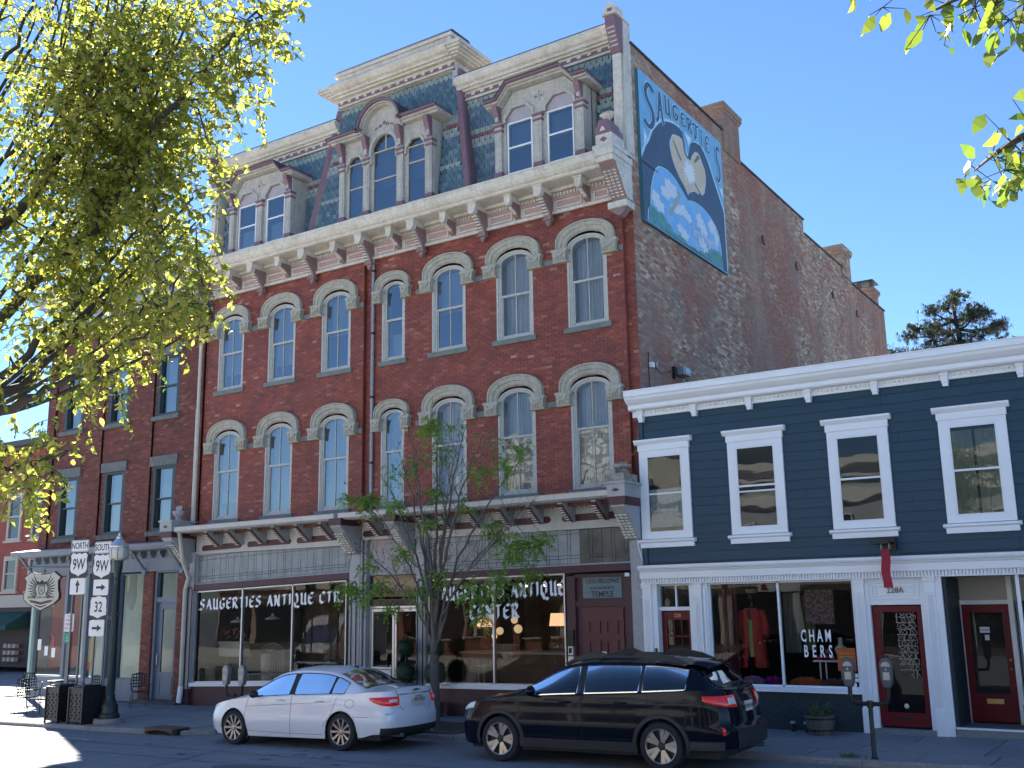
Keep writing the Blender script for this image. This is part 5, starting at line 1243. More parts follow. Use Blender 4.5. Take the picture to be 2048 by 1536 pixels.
ro=MB().lathe((0,0,0),[(.06,0),(.06,-.02),(.03,-.035)],8,axis='y').mesh('rosette',LGB)
for i in range(22): link('rosette',ro,lb,(-7.2+i*.34,-.02,12.68))
q=MB(); q.poly([(.0,0),(-.45,0),(-.45,-.08),(-.2,-.28),(0,-.3)],'x',-.07,.07); qm=q.mesh('cornice_bracket',LGB)
for i in range(12): link('cornice_bracket',qm,lb,(-7.2+i*.62,-.05,13.35))
b=MB(); b.box(-4.3,.3,-.02,.02,12.2,12.27); b.box(-4.0,-.3,-.05,.02,12.02,12.09); b.build('brick_band',LBRK,lb)
# its storefront
b=MB(); b.poly([(.1,4.62),(-.62,4.62),(-.66,4.66),(-.70,4.72),(-.72,4.80),(.1,4.92)],'x',-7.85,.42); b.build('storefront_cornice',GBL,lb)
b=MB(); b.box(-7.5,.42,-.02,.3,4.0,4.62); b.box(-7.5,.42,-.05,.0,4.0,4.06); b.build('storefront_frieze',GBL,lb)
q=MB(); q.box(-.05,.05,-.22,-.02,-.12,0); q.box(-.04,.04,-.16,-.02,-.2,-.12); qm=q.mesh('small_bracket',GBL)
for i in range(17): link('small_bracket',qm,lb,(-7.2+i*.46,.0,4.6))
for x in (-1.6,.15,-7.4): b=MB(); b.tube([(x,-.66,4.68),(x,-.05,4.02)],.05,4); b.box(x-.08,x+.08,-.1,.05,3.9,4.06); b.build('cornice_strut',GBL,lb)
for x0,x1 in ((-1.72,-1.24),(-.12,.32)):
    q=MB(); q.box(x0,x1,.03,.35,.1,4.0); p=q.build('brick_pier',LMORT,lb); q=MB(); z=.1;k=0
    while z<3.98:
        u=x0-(.1 if k%2 else 0)
        while u<x1:
            a,c=max(u,x0)+.004,min(u+.205,x1)-.004
            if c-a>.03: q.box(a,c,.015,.05,z+.004,z+.0635)
            u+=.205
        q.box(x1-.02,x1+.012,.04,.14,z+.004,z+.0635); z+=.0675;k+=1
    q.build('brickwork',LBRK,p,kind='stuff')
b=MB(); b.band([(-1.24,.1),(-1.24,4.0),(-.12,4.0),(-.12,.1)],[(-1.14,.1),(-1.14,3.95),(-.2,3.95),(-.2,.1)],.08,.3); b.box(-1.14,-.2,.1,.3,3.05,3.2); b.build('door_frame',GBL,lb)
BD=mat('slate_blue_door',(.13,.16,.22),.45)
d=MB(); d.band([(-1.13,.14),(-1.13,3.04),(-.21,3.04),(-.21,.14)],[(-.93,.98),(-.93,2.84),(-.38,2.84),(-.38,.98)],.18,.23,closed=True); d.band([(-.95,.3),(-.95,.85),(-.36,.85),(-.36,.3)],[(-.9,.35),(-.9,.8),(-.41,.8),(-.41,.35)],.165,.18,closed=True); d=d.build('blue_door',BD,lb)
MB().add([(-.93,.2,.98),(-.38,.2,.98),(-.38,.2,2.84),(-.93,.2,2.84)],[(0,1,2,3)]).build('pane',GLD,d); MB().box(-1.06,-1.02,.12,.18,1.2,1.5).build('handle',METAL,d)
MB().add([(-1.14,.2,3.2),(-.2,.2,3.2),(-.2,.2,3.95),(-1.14,.2,3.95)],[(0,1,2,3)]).build('transom_glass',GLD,lb)
MB().box(-1.5,.45,-.35,.1,.05,.2).build('door_step',mat('dark_step',(.08,.08,.085),.8),lb)
MINT=mat('mint_post',(.35,.48,.44),.5)
lsw=shopwin(-7.4,-1.75,.75,3.95,[-5.55,-4.45,-3.42,-2.9],None,lb,GBL,y=.14)
b=MB(); 
for x in (-5.6,-4.5,-3.45,-2.92): b.box(x-.07,x+.07,.0,.2,.1,4.0)
b.box(-7.5,-7.38,.0,.2,.1,4.0,1); b.box(-7.4,-1.72,.04,.2,.1,.75); b.build('window_posts',[GBL,MINT],lb)
MB().box(-7.4,-1.75,1.9,1.95,.1,4).build('pale_partition',mat('pale_interior_wall',(.35,.42,.40),.8,n1=(1,.5,(.22,.28,.27))),lb)
for x,z,w_,h_,m_ in ((-7.1,1.75,.2,.35,WHITE),(-6.7,1.55,.18,.3,WHITE),(-6.35,1.85,.16,.3,mat('red_flyer',(.4,.08,.08),.7)),(-6.3,1.5,.2,.3,WHITE),(-4.3,1.6,.5,.75,mat('tan_poster',(.42,.34,.2),.7)),(-4.35,1.1,.16,.25,mat('orange_flyer',(.5,.16,.06),.7)),(-3.75,2.9,.16,.4,mat('amber_poster',(.55,.28,.06),.6))):
    MB().box(x-w_/2,x+w_/2,.125,.13,z-h_/2,z+h_/2).build('window_flyer',m_,lsw)
text('OPEN',.2,(-6.55,.12,2.0),INK,lsw,sx=.9)
# ---------------- far left building ----------------
fb=thing('distant_red_building',(-33,12,0),'red brick shop building with beige trim across the side street','building',rz=0)
FB=mat('distant_red_brick',(.36,.085,.06),.8,n1=(.8,.4,(.28,.06,.045)),n2=(20,.3,(.2,.05,.04)),bump=(60,.3,.01,(1,1,4))); BE=mat('beige_trim',(.55,.47,.38),.7)
b=MB(); b.box(-48,-24.5,12,24,0,11.6); b.build('wall',FB,fb); b=MB(); b.box(-48.2,-24.3,11.6,24,11.6,11.8); b.box(-48.3,-24.2,11.3,24,11.8,12.1); b.build('cornice',mat('dark_eave',(.10,.09,.08),.7),fb)
b=MB(); b.box(-48,-24.5,11.9,12,9.55,9.65); b.box(-48,-24.5,11.8,12,3.1,3.75); b.build('stone_band',BE,fb)
for x in (-28.6,-31.6,-34.6,-26.3):
    for z,h in ((6.7,2.6),(3.95,1.9)):
        q=MB(); q.band([(x-.65,z),(x-.65,z+h),(x+.65,z+h),(x+.65,z)],[(x-.48,z+.12),(x-.48,z+h-.25),(x+.48,z+h-.25),(x+.48,z+.12)],11.9,12.02,closed=True); q.box(x-.8,x+.8,11.84,12,z-.12,z); q.box(x-.48,x+.48,11.93,11.97,z+h*.48,z+h*.52); w_=q.build('window',BE,fb)
        MB().add([(x-.48,11.98,z),(x+.48,11.98,z),(x+.48,11.98,z+h),(x-.48,11.98,z+h)],[(0,1,2,3)]).build('pane',mat('far_pane',(.05,.06,.07),.05,spec=.8),w_)
b=MB(); b.box(-48,-24.6,11.96,11.99,0,3.1); b.build('shopfront_dark',mat('far_shopfront',(.045,.02,.018),.6),fb)
b=MB(); b.poly([(12,2.9),(10.7,2.2),(10.7,1.95),(12,2.0)],'x',-36,-26.6); b.build('awning',mat('dark_green_awning',(.01,.07,.055),.7),fb)
b=MB()
for i in range(3):
    for j in range(3): b.box(-28.3+i*.4,-28.05+i*.4,11.7,11.95,.3+j*.35,.5+j*.35)
b.build('window_crates',BE,fb)
# ---------------- across the street (seen in the glass) ----------------
def opp(x0,x1,y,h,col,name,lab,bands,cor=(.7,.66,.55)):
    t=thing(name,((x0+x1)/2,y,0),lab,'building')
    wm_=mat(name+'_wall',col,.8,n1=(.6,.4,tuple(c*.85 for c in col))); cm_=mat(name+'_cornice',cor,.6)
    MB().box(x0,x1,y-10,y,0,h).build('wall',wm_,t)
    b=MB(); b.box(x0-.3,x1+.3,y-10,y+.5,h,h+.35); b.box(x0-.1,x1+.1,y,y+.25,h-.5,h); 
    for z in bands: b.box(x0,x1,y,y+.22,z,z+.45)
    b.build('cornice',cm_,t)
    sf=MB(); k=int((x1-x0)/3.2)  # dark storefront strip added so this side mirrors darker in the glass
    for i in range(k): a=x0+(x1-x0)*i/k; sf.box(a+.25,a+(x1-x0)/k-.25,y,y+.03,.55,3.15)
    sf.build('added_shop_glass',mat('added_glass_dark',(.02,.022,.022),.3),t,kind='stuff'); sf=MB(); sf.box(x0,x1,y,y+.06,3.15,3.5); sf.box(x0,x1,y,y+.05,0,.55); sf.build('added_shop_fascia',mat('added_fascia_dark',(.10,.09,.08),.6),t,kind='stuff')
    n=int((x1-x0)/2.4)
    for f_ in (4.7,7.6):
        if f_+2>h-.5: continue
        for i in range(n):
            c=x0+(i+.5)*(x1-x0)/n; q=MB(); q.band([(c-.6,f_),(c-.6,f_+2),(c+.6,f_+2),(c+.6,f_)],[(c-.5,f_+.1),(c-.5,f_+1.9),(c+.5,f_+1.9),(c+.5,f_+.1)],y,y+.08,closed=True); w_=q.build('window',cm_,t)
            MB().add([(c-.5,y+.02,f_),(c+.5,y+.02,f_),(c+.5,y+.02,f_+2),(c-.5,y+.02,f_+2)],[(0,3,2,1)]).build('pane',MATS['far_pane'],w_)
opp(-34,-12,-31,8.2,(.45,.30,.24),'brick_row_building','brick row building across the street, seen only as a reflection',[4.0])
opp(-11.5,4.5,-31,12.2,(.62,.60,.52),'cream_corner_building','tall cream building with pale cornice bands, reflected in the arched windows',[10.9,8.2,4.2])
opp(5,20,-30.5,9.2,(.42,.45,.46),'grey_clapboard_house','grey clapboard building with white cornice, reflected in the blue shop windows',[7.6,4.0],(.75,.74,.70))
opp(20.5,40,-31,8.0,(.55,.50,.42),'tan_shop_building','tan shop building behind the camera across the street',[6.8,3.8])
b=MB(); b.box(-60,60,-31,-16.2,-.36,.13); tag(b.build('far_sidewalk',mat('pale_concrete',(.46,.44,.40),.85,n1=(1,.3,(.38,.36,.33)))),kind='structure')
gw=thing('garden_wall',(-4,-25,.13),'low brick wall with pale coping across the street, mirrored in the shop glass','wall')
OB=mat('opposite_brick',(.30,.12,.08),.8,rnd=.25)
b=MB(); b.box(-12,-6,-25.2,-24.8,.1,1.05); b.box(-4.2,3,-25.2,-24.8,.1,1.05); b.build('wall_body',mat('opposite_mortar',(.26,.2,.16),.9),gw)
q=MB()
for x0,x1 in ((-12,-6),(-4.2,3)):
    z=.13;k=0
    while z<1.0:
        x=x0-(.11 if k%2 else 0)
        while x<x1: q.box(max(x,x0)+.005,min(x+.22,x1)-.005,-24.82,-24.79,z+.004,z+.066); x+=.22
        z+=.072;k+=1
q.build('brickwork',OB,gw,kind='stuff')
b=MB(); b.box(-12.1,-5.9,-25.3,-24.7,1.05,1.13); b.box(-4.3,3.1,-25.3,-24.7,1.05,1.13); b.build('coping',BE,gw)
for x in (-12,-6,-4.2,3): MB().box(x-.25,x+.25,-25.4,-24.6,.1,2.7).build('brick_pillar',OB,gw)
# ---------------- street furniture ----------------
LAMPG=mat('dark_green_lamp_post',(.02,.035,.035),.4,metal=.3)
lp=thing('street_lamp',(2.95,-4.35,swz(3)),'dark green cast iron street lamp with glass acorn top behind the litter bins','street lamp')
z0=swz(3)
b=MB(); b.lathe((2.95,-4.35,z0),[(.36,0),(.36,.10),(.34,.12)],24); b.build('concrete_footing',CONC,lp)
b=MB(); b.lathe((2.95,-4.35,z0+.12),[(.25,0),(.25,.10),(.21,.13),(.20,.30),(.16,.36),(.13,.45),(.115,.50),(.12,.54),(.095,.58),(.072,3.3),(.088,3.34),(.066,3.38),(.08,3.45),(.11,3.6),(.12,3.78),(.11,3.82)],16)
for k in range(12):
    a=k*math.pi/6; b.tube([(2.95+.094*math.cos(a),-4.35+.094*math.sin(a),z0+.75),(2.95+.072*math.cos(a),-4.35+.072*math.sin(a),z0+3.35)],.009,4)
b.box(2.75,2.95,-4.42,-4.38,z0+2.5,z0+2.56); b.box(2.8,3.12,-4.37,-4.33,z0+2.60,z0+2.63); b.build('post',LAMPG,lp,smooth=True,auto=35)
ACR=mat('lamp_acorn_glass',(.55,.54,.48),.25,n1=(5,.3,(.4,.4,.38)))
b=MB(); b.lathe((2.95,-4.35,z0+3.94),[(.10,0),(.20,.06),(.225,.20),(.215,.30),(.2,.34)],16); b.build('lantern_glass',ACR,lp,smooth=True,auto=40)
b=MB()
for k in range(8): a=k*math.pi/4; b.tube([(2.95+.12*math.cos(a),-4.35+.12*math.sin(a),z0+3.93),(2.95+.225*math.cos(a),-4.35+.225*math.sin(a),z0+4.02),(2.95+.235*math.cos(a),-4.35+.235*math.sin(a),z0+4.16),(2.95+.21*math.cos(a),-4.35+.21*math.sin(a),z0+4.29)],.009,4)
b.build('lantern_ribs',METAL,lp)
b=MB(); b.lathe((2.95,-4.35,z0+4.27),[(.235,0),(.24,.03),(.17,.12),(.10,.20),(.07,.22),(.08,.26),(.03,.30),(.04,.34),(.005,.38)],16); b.build('lantern_cap',ALU,lp,smooth=True,auto=40)
# route signs
SGW=mat('sign_white',(.66,.68,.70),.35); SGB=mat('sign_black',(.012,.012,.014),.4); SGM=mat('sign_post_metal',(.17,.19,.20),.5,metal=.6)
SROT=(math.pi/2,0,rad(30))
def board(root,cx_,y,cz,w_,h,m_,nm,off=0,r=.03):
    o=MB()
    P=[(-w_/2+r,-h/2),(w_/2-r,-h/2),(w_/2,-h/2+r),(w_/2,h/2-r),(w_/2-r,h/2),(-w_/2+r,h/2),(-w_/2,h/2-r),(-w_/2,-h/2+r)]
    o.poly(P,'y',-.003-off,.002-off); return o.build(nm,m_,root,loc=wo(root)+Vector((cx_,y,cz)))
def shape(root,P,cz,m_,nm,off,cx_=0):
    o=MB(); o.poly(P,'y',-.0015-off,-off); return o.build(nm,m_,root,loc=wo(root)+Vector((cx_,0,cz)))
def stxt(root,s,size,cz,cx_,off,sx=.8,m_=None,o=.0): 
    t=text(s,size,(cx_,-off,cz),m_ or SGB,root,rot=(math.pi/2,0,0),sx=sx,ext=.0008,off=o,wloc=False); return t
US=[(-.30,.24),(-.24,.305),(-.17,.30),(-.10,.275),(0,.305),(.10,.275),(.17,.30),(.24,.305),(.30,.24),(.275,.16),(.275,.08),(.30,-.02),(.30,-.12),(.25,-.20),(.14,-.235),(.05,-.265),(0,-.305),(-.05,-.265),(-.14,-.235),(-.25,-.20),(-.30,-.12),(-.30,-.02),(-.275,.08),(-.275,.16)]
def arrow(right=True):
    A=[(-.16,-.03),(.02,-.03),(.02,-.085),(.17,0),(.02,.085),(.02,.03),(-.16,.03)]
    return A if right else [(-z,x) for x,z in A]
def us_sign(root,z): 
    board(root,0,0,z,.66,.66,SGB,'shield_board'); shape(root,US,z,SGW,'shield',.004); stxt(root,'9W',.40,z-.0,0,.0065,.72,o=.006)
def ban(root,s,z,w_=.64):
    board(root,0,0,z,w_,.31,SGW,'banner_board'); b=MB(); b.band([(-w_/2+.012,-.143),(-w_/2+.012,.143),(w_/2-.012,.143),(w_/2-.012,-.143)],[(-w_/2+.022,-.133),(-w_/2+.022,.133),(w_/2-.022,.133),(w_/2-.022,-.133)],-.0045,-.003,closed=True); b.build('sign_border',SGB,root,loc=wo(root)+Vector((0,0,z)))
    stxt(root,s,.235,z,0,.0045,.72,o=.004)
def arr(root,z,right,w_=.54,h=.42):
    board(root,0,0,z,w_,h,SGW,'arrow_board'); shape(root,arrow(right),z,SGB,'arrow',.004)
def posts(root,xs,z1,zb_=0,r=.022):
    for x in xs:
        b=MB(); b.box(x-r,x+r,.01,.05,0,z1); b.build('sign_post',SGM,root,loc=wo(root))
n1=thing('route_sign',(1.10,-4.2,swz(1)),'NORTH 9W route sign assembly with an upward arrow, left of the SOUTH one','road sign')
g0=swz(1)
posts(n1,(-.17,.17),4.3); ban(n1,'NORTH',4.41); us_sign(n1,3.92); arr(n1,3.36,False)
n1.rotation_euler=(0,0,rad(8))
n2=thing('route_sign',(2.16,-4.25,swz(2)),'SOUTH 9W and route 32 sign assembly with two right arrows, beside the street lamp','road sign')
posts(n2,(-.14,.2),4.2); ban(n2,'SOUTH',4.31,.60); us_sign(n2,3.83); arr(n2,3.30,True,.52,.40)
board(n2,-.04,0,2.80,.62,.60,SGB,'shield_board'); NY=[(-.24,.25),(-.12,.255),(0,.285),(.12,.255),(.24,.25),(.275,.16),(.27,.05),(.285,-.06),(.28,-.19),(.16,-.215),(.0,-.27),(-.16,-.215),(-.28,-.19),(-.285,-.06),(-.27,.05),(-.275,.16)]
shape(n2,NY,2.80,SGW,'shield',.004,-.04); stxt(n2,'32',.36,2.80,-.04,.0065,.8,o=.006); 
board(n2,-.06,0,2.28,.52,.40,SGW,'arrow_board'); shape(n2,arrow(True),2.28,SGB,'arrow',.004,-.06)
n2.rotation_euler=(0,0,rad(8))
n3=thing('parking_sign',(.83,-4.2,swz(1)),'small white NO PARKING TUESDAY sign over a green bus plate on a thin post','road sign')
posts(n3,(0,),2.7,r=.03)
board(n3,.02,0,2.43,.34,.46,mat('sign_lilac_white',(.62,.58,.64),.4),'parking_board'); RI=mat('sign_red_ink',(.30,.04,.08),.5)
for i,s in enumerate(('NO','PARKING','TUESDAY','4AM - 7AM')): stxt(n3,s,.072 if i!=1 else .066,2.60-i*.105,.02,.005,.8,RI)
board(n3,-.01,0,2.04,.24,.26,mat('sign_green',(.01,.25,.18),.4),'bus_plate'); 
for i,s in enumerate(('12','BUS','STOP')): stxt(n3,s,.06,2.11-i*.07,-.01,.005,.9,SGW)
n3.rotation_euler=(0,0,rad(8))
# restaurant shield sign hanging from the left storefront
rs=thing('hanging_shield_sign',(-4.62,-1.5,2.85),'cream shield shaped restaurant sign with black wings and crown on a bracket arm','sign')
SC=.80
SH_=[(0,.0),(-.28,.14),(-.52,.26),(-.70,.44),(-.72,.62),(-.66,.84),(-.64,1.18),(-.74,1.30),(-.46,1.52),(-.34,1.46),(-.1,1.42),(.1,1.42),(.34,1.46),(.46,1.52),(.74,1.30),(.64,1.18),(.66,.84),(.72,.62),(.70,.44),(.52,.26),(.28,.14)]
SHs=[(x*SC*1.08,z*SC) for x,z in SH_]
b=MB(); b.poly(SHs,'y',-.05,.05); b.build('shield_edge',SGB,rs,loc=wo(rs)); CRS=mat('sign_cream',(.52,.50,.42),.5)
for s in (-1,1): b=MB(); b.poly([(x*.955,(z-.62)*.955+.62) for x,z in SHs],'y',s*.055-.004,s*.055+.004); b.build('shield_face',CRS,rs,loc=wo(rs))
BI=mat('sign_dark_ink',(.02,.03,.035),.5); 
b=MB(); y=-.063
for s in (-1,1):
    for k in range(9):
        a=rad(62-k*15); r0,r1=.10,.44-.014*k; ox,oz=s*.10,.72-.012*k
        c,t=math.cos(a)*s,math.sin(a); n_=(-t*.018,c*.018)
        b.add([(ox+c*r0+n_[0],y-.0002*k,oz+t*r0+n_[1]),(ox+c*r0-n_[0],y-.0002*k,oz+t*r0-n_[1]),(ox+c*r1*.8-n_[0]*1.3,y-.0002*k,oz+t*r1*.8-n_[1]*1.3),(ox+c*r1+s*.0,y-.0002*k,oz+t*r1+.03),(ox+c*r1*.8+n_[0]*.6,y-.0002*k,oz+t*r1*.8+n_[1]*.6)],[(0,1,2,3,4)])
for k in range(-5,6):
    a=rad(90-k*14); b.add([(math.cos(a)*.24-.004,y,.80+math.sin(a)*.16),(math.cos(a)*.24+.004,y,.80+math.sin(a)*.16),(math.cos(a)*.40+.008,y,.80+math.sin(a)*.27),(math.cos(a)*.40-.008,y,.80+math.sin(a)*.27)],[(0,1,2,3)])
b.build('wings_emblem',BI,rs,loc=wo(rs))
b=MB(); b.poly([(-.14,.82),(.14,.82),(.17,.93),(.08,.88),(0,.96),(-.08,.88),(-.17,.93)],'y',-.067,-.064); b.box(-.13,.13,-.067,-.064,.78,.81)
b.band([(-.11,.76),(-.11,.58),(-.05,.50),(.05,.50),(.11,.58),(.11,.76)],[(-.09,.745),(-.09,.59),(-.04,.52),(.04,.52),(.09,.59),(.09,.745)],-.068,-.065,closed=True)
for s in (-1,1): b.add([(-.06*s-.008,-.069,.55),(-.06*s+.008,-.069,.55),(.06*s+.008,-.069,.72),(.06*s-.008,-.069,.72)],[(0,1,2,3)])
b.build('crown_emblem',BI,rs,loc=wo(rs))
text('ROCK DA CASBAH',.105,(0,-.065,.42),BI,rs,wloc=False,sx=1.0,ext=.001,off=.002)
b=MB(); b.poly([(-.40,.34),(-.22,.32),(0,.27),(.22,.32),(.40,.34),(.34,.26),(.22,.24),(0,.19),(-.22,.24),(-.34,.26)],'y',-.067,-.064); b.build('ribbon',mat('sign_brown',(.12,.07,.05),.6),rs,loc=wo(rs)); b=MB(); b.poly([(-.22,.20),(0,.14),(.22,.20),(.18,.16),(0,.10),(-.18,.16)],'y',-.067,-.064); b.build('small_print_strip',BI,rs,loc=wo(rs))
b=MB(); b.tube([(-.8,0,1.36),(1.5,.9,1.36),(2.0,1.5,1.36)],.025,6); b.tube([(0,0,1.36),(0,0,1.16)],.012,4); b.tube([(-.75,0,1.30),(1.4,1.5,2.6)],.006,4); b.box(-.04,.04,-.04,.04,1.18,1.26); b.build('sign_bracket',SGM,rs,loc=wo(rs))
rs.rotation_euler=(0,0,rad(24))
# litter bins
LB_=mat('perforated_bin_metal',(.022,.020,.022),.45,metal=.3)
def bin_(x,y,lab,rz):
    t=thing('litter_bin',(0,0,0),lab,'litter bin',group=None)
    w_,h=.29,.86; b=MB()
    b.box(-w_,w_,-w_,w_,.06,h-.02); b.box(-w_-.02,w_+.02,-w_-.02,w_+.02,h-.02,h+.02)
    for a in (-1,1):
        for c in (-1,1): b.box(a*w_-.025,a*w_+.025,c*w_-.025,c*w_+.025,0,h)
    b.build('bin_body',LB_,t,loc=(0,0,0),bevel=.006)
    b=MB(); b.box(-w_+.06,w_-.06,-w_+.06,w_-.06,h+.02,h+.06); b.tube([(-w_+.05,-w_+.05,h+.02),(-w_+.05,-w_+.05,h+.14),(w_-.05,-w_+.05,h+.14),(w_-.05,-w_+.05,h+.02)],.01,5); b.build('bin_lid',BLACK,t,loc=(0,0,0))
    b=MB(); 
    for r in range(9):
        for c in range(3+(r>6)*0):
            for q in (0,1):
                u=-.18+c*.18+(.05 if r%2 else 0); z=.14+r*.068
                if q==0: b.poly([(u-.022,z),(u+.0,z+.035),(u+.022,z),(u,z-.018)],'y',-w_-.012,-w_-.002)
                else: b.poly([(u-.022,z),(u+.0,z+.035),(u+.022,z),(u,z-.018)],'x',w_+.002,w_+.012)
    b.build('punched_pattern',mat('bin_hole_dark',(.004,.004,.004),.9),t,loc=(0,0,0),kind='stuff')
    t.location=(x,y,swz(x)); t.rotation_euler=(0,0,rz); return t
bin_(1.42,-4.60,'black perforated square litter bin, the left one, behind the NO PARKING post',rad(-4)); bin_(2.40,-4.62,'black perforated square litter bin, the right one, against the street lamp',rad(-2))
# cafe tables and chairs
IR=mat('wrought_iron',(.018,.018,.022),.45,metal=.3)
def chair(lab,x,y,rz):
    t=thing('cafe_chair',(0,0,0),lab,'chair',group='black iron cafe chairs')
    b=MB(); b.tube([(.22*math.cos(a),.22*math.sin(a),.45) for a in np.linspace(0,6.283,17)],.012,5); 
    for k in range(-3,4): d=math.sqrt(max(0,.0484-(k*.06)**2)); b.box(k*.06-.012,k*.06+.012,-d,d,.445,.452); b.box(-d,d,k*.06-.012,k*.06+.012,.452,.458)
    b.build('seat',IR,t,loc=(0,0,0))
    b=MB(); b.tube([(-.20,.17,.45),(-.22,.23,.75),(-.18,.26,.92),(0,.27,.96),(.18,.26,.92),(.22,.23,.75),(.20,.17,.45)],.012,5)
    for k in range(-2,3): b.box(k*.075-.012,k*.075+.012,.215,.222,.55,.94)
    for k in range(5): b.box(-.21,.21,.222,.23,.57+k*.085,.595+k*.085)
    b.build('backrest',IR,t,loc=(0,0,0))
    for sx_ in (-1,1):
        b=MB(); b.tube([(sx_*.18,-.15,.45),(sx_*.22,-.21,.2),(sx_*.21,-.22,0)],.011,5); b.build('leg',IR,t,loc=(0,0,0)); b=MB(); b.tube([(sx_*.18,.15,.45),(sx_*.22,.22,.2),(sx_*.21,.27,0)],.011,5); b.build('leg',IR,t,loc=(0,0,0))
        b=MB(); b.tube([(sx_*.22,.22,.68),(sx_*.27,.0,.69),(sx_*.27,-.15,.66),(sx_*.19,-.17,.45)],.011,5); b.build('armrest',IR,t,loc=(0,0,0))
    t.location=(x,y,swz(x)); t.rotation_euler=(0,0,rz); return t
def table(lab,x,y):
    t=thing('cafe_table',(0,0,0),lab,'table')
    b=MB(); b.lathe((0,0,.70),[(.45,0),(.46,.015),(.44,.03)],28); b.build('tabletop',mat('table_mesh_metal',(.10,.11,.12),.4,metal=.4),t,loc=(0,0,0))
    for k in range(4):
        a=k*math.pi/2+.4; c,s=math.cos(a),math.sin(a); b=MB(); b.tube([(c*.38,s*.38,.70),(c*.20,s*.20,.55),(c*.10,s*.10,.35),(c*.2,s*.2,.12),(c*.36,s*.36,0)],.013,5); b.build('leg',IR,t,loc=(0,0,0))
    t.location=(x,y,swz(x)); return t
table('round iron cafe table nearest the kerb, left of the litter bins',-.55,-3.35); table('round iron cafe table close to the left shop window',-3.3,-1.5)
chair('iron cafe chair at the picture edge, turned to the front table',-1.65,-3.6,rad(100)); chair('iron cafe chair behind the front cafe table, back to the shop window',-.75,-2.35,rad(5))
chair('iron cafe chair standing between lamp post and brick pier',-.1,-1.15,rad(60)); chair('iron cafe chair at the far cafe table by the mint green post',-4.5,-1.7,rad(80))
# parking meters
MG=mat('meter_grey',(.075,.085,.10),.45,metal=.4); MGL=mat('meter_grey_light',(.22,.24,.26),.45,metal=.4)
def meterhead(par,x,z,m_,nm):
    b=MB(); P=[(-.085,0),(-.10,.28),(-.085,.36),(0,.41),(.085,.36),(.10,.28),(.085,0)]
    P=[(-.055,0),(-.085,.10),(-.095,.22),(-.09,.25),(-.105,.30),(-.10,.38),(-.06,.45),(0,.475),(.06,.45),(.10,.38),(.105,.30),(.09,.25),(.095,.22),(.085,.10),(.055,0)]
    b.poly(P,'y',-.065,.065); h=b.build('meter_head',m_,par,loc=wo(par)+Vector((x,0,z)),bevel=.012)
    b=MB(); b.poly([(.072*math.cos(a),.33+.075*math.sin(a)) for a in np.linspace(0,math.pi,12)],'y',-.072,-.064); b.build('meter_dial',mat('meter_dial_glass',(.42,.36,.33),.15,coat=.5),h,loc=wo(h)); b=MB(); b.box(-.05,.05,-.07,-.06,.12,.24); b.box(-.012,.012,-.075,-.06,.27,.30); b.build('coin_plate',METAL,h,loc=wo(h))
def dmeter(lab,x,y,rz,m_,span=.30,zh=1.12):
    t=thing('parking_meter',(0,0,0),lab,'parking meter')
    b=MB(); b.lathe((0,0,0),[(.07,0),(.05,.03),(.038,.05),(.036,zh-.28)],12); b.build('post',m_ if m_ is MGL else BLACK,t,loc=(0,0,0),smooth=True,auto=40)
    b=MB(); b.tube([(-span,0,zh),(-span,0,zh-.16),(-span+.03,0,zh-.24),(-span+.09,0,zh-.27),(span-.09,0,zh-.27),(span-.03,0,zh-.24),(span,0,zh-.16),(span,0,zh)],.036,8); b.lathe((0,0,zh-.33),[(.05,0),(.055,.04),(.05,.11)],10); b.build('yoke',BLACK,t,loc=(0,0,0),smooth=True,auto=40)
    for s in (-1,1): meterhead(t,s*span,zh-.01,m_,'')
    t.location=(x,y,swz(x)); t.rotation_euler=(0,0,rz); return t
dmeter('double headed parking meter on a black yoke right of the black estate car',21.13,-3.40,rad(4),MG)
dmeter('double headed grey parking meter behind the bonnet of the white sedan',5.75,-2.9,rad(4),MGL,.26,.86)
# barrel planter
pl_=thing('barrel_planter',(19.38,-.55,swz(19.4)),'half barrel planter with weeds against the teal brick wall','planter')
z0=swz(19.4); BW_=mat('grey_barrel_wood',(.13,.105,.09),.85,rnd=.3,n1=(12,.5,(.08,.065,.055),.42,.66),bump=(40,.5,.006,(6,6,1)))
n=18
for k in range(n):
    a0=2*math.pi*k/n+.012; a1=2*math.pi*(k+1)/n-.012; q=MB(); rows=[(.21,0),(.265,.18),(.285,.36)]
    P=[[(r*math.cos(a),r*math.sin(a),h) for a in (a0,(a0+a1)/2,a1)] for r,h in rows]; q.grid(P); Pi=[[(r*.9*math.cos(a),r*.9*math.sin(a),h) for a in (a1,(a0+a1)/2,a0)] for r,h in rows]; q.grid(Pi)
    q.add([P[2][0],P[2][2],Pi[2][0],Pi[2][2]],[(0,1,2,3)]); q.build('stave',BW_,pl_,loc=wo(pl_))
b=MB()
for h,r in ((.08,.24),(.29,.284)): b.lathe((0,0,h),[(r,0),(r+.006,0),(r+.008,.03),(r,.03)],24)
b.build('iron_hoop',BLACK,pl_,loc=wo(pl_)); b=MB(); b.lathe((0,0,.3),[(.26,0),(.25,.03)],16); b.build('soil',MATS['pit_soil'],pl_,loc=wo(pl_))
WEED=mat('weed_green',(.15,.17,.03),.6,rnd=.3,tr=(.35,1.2))
def leafm(l,w_,m_,nm='leaf',bend=.15):
    b=MB(); b.add([(0,0,0),(-w_*.5,l*.35,l*bend*.4),(w_*.5,l*.35,l*bend*.4),(-w_*.42,l*.65,l*bend*.3),(w_*.42,l*.65,l*bend*.3),(0,l,-l*bend)],[(0,2,1),(1,2,4,3),(3,4,5)]); return b.v,b.f
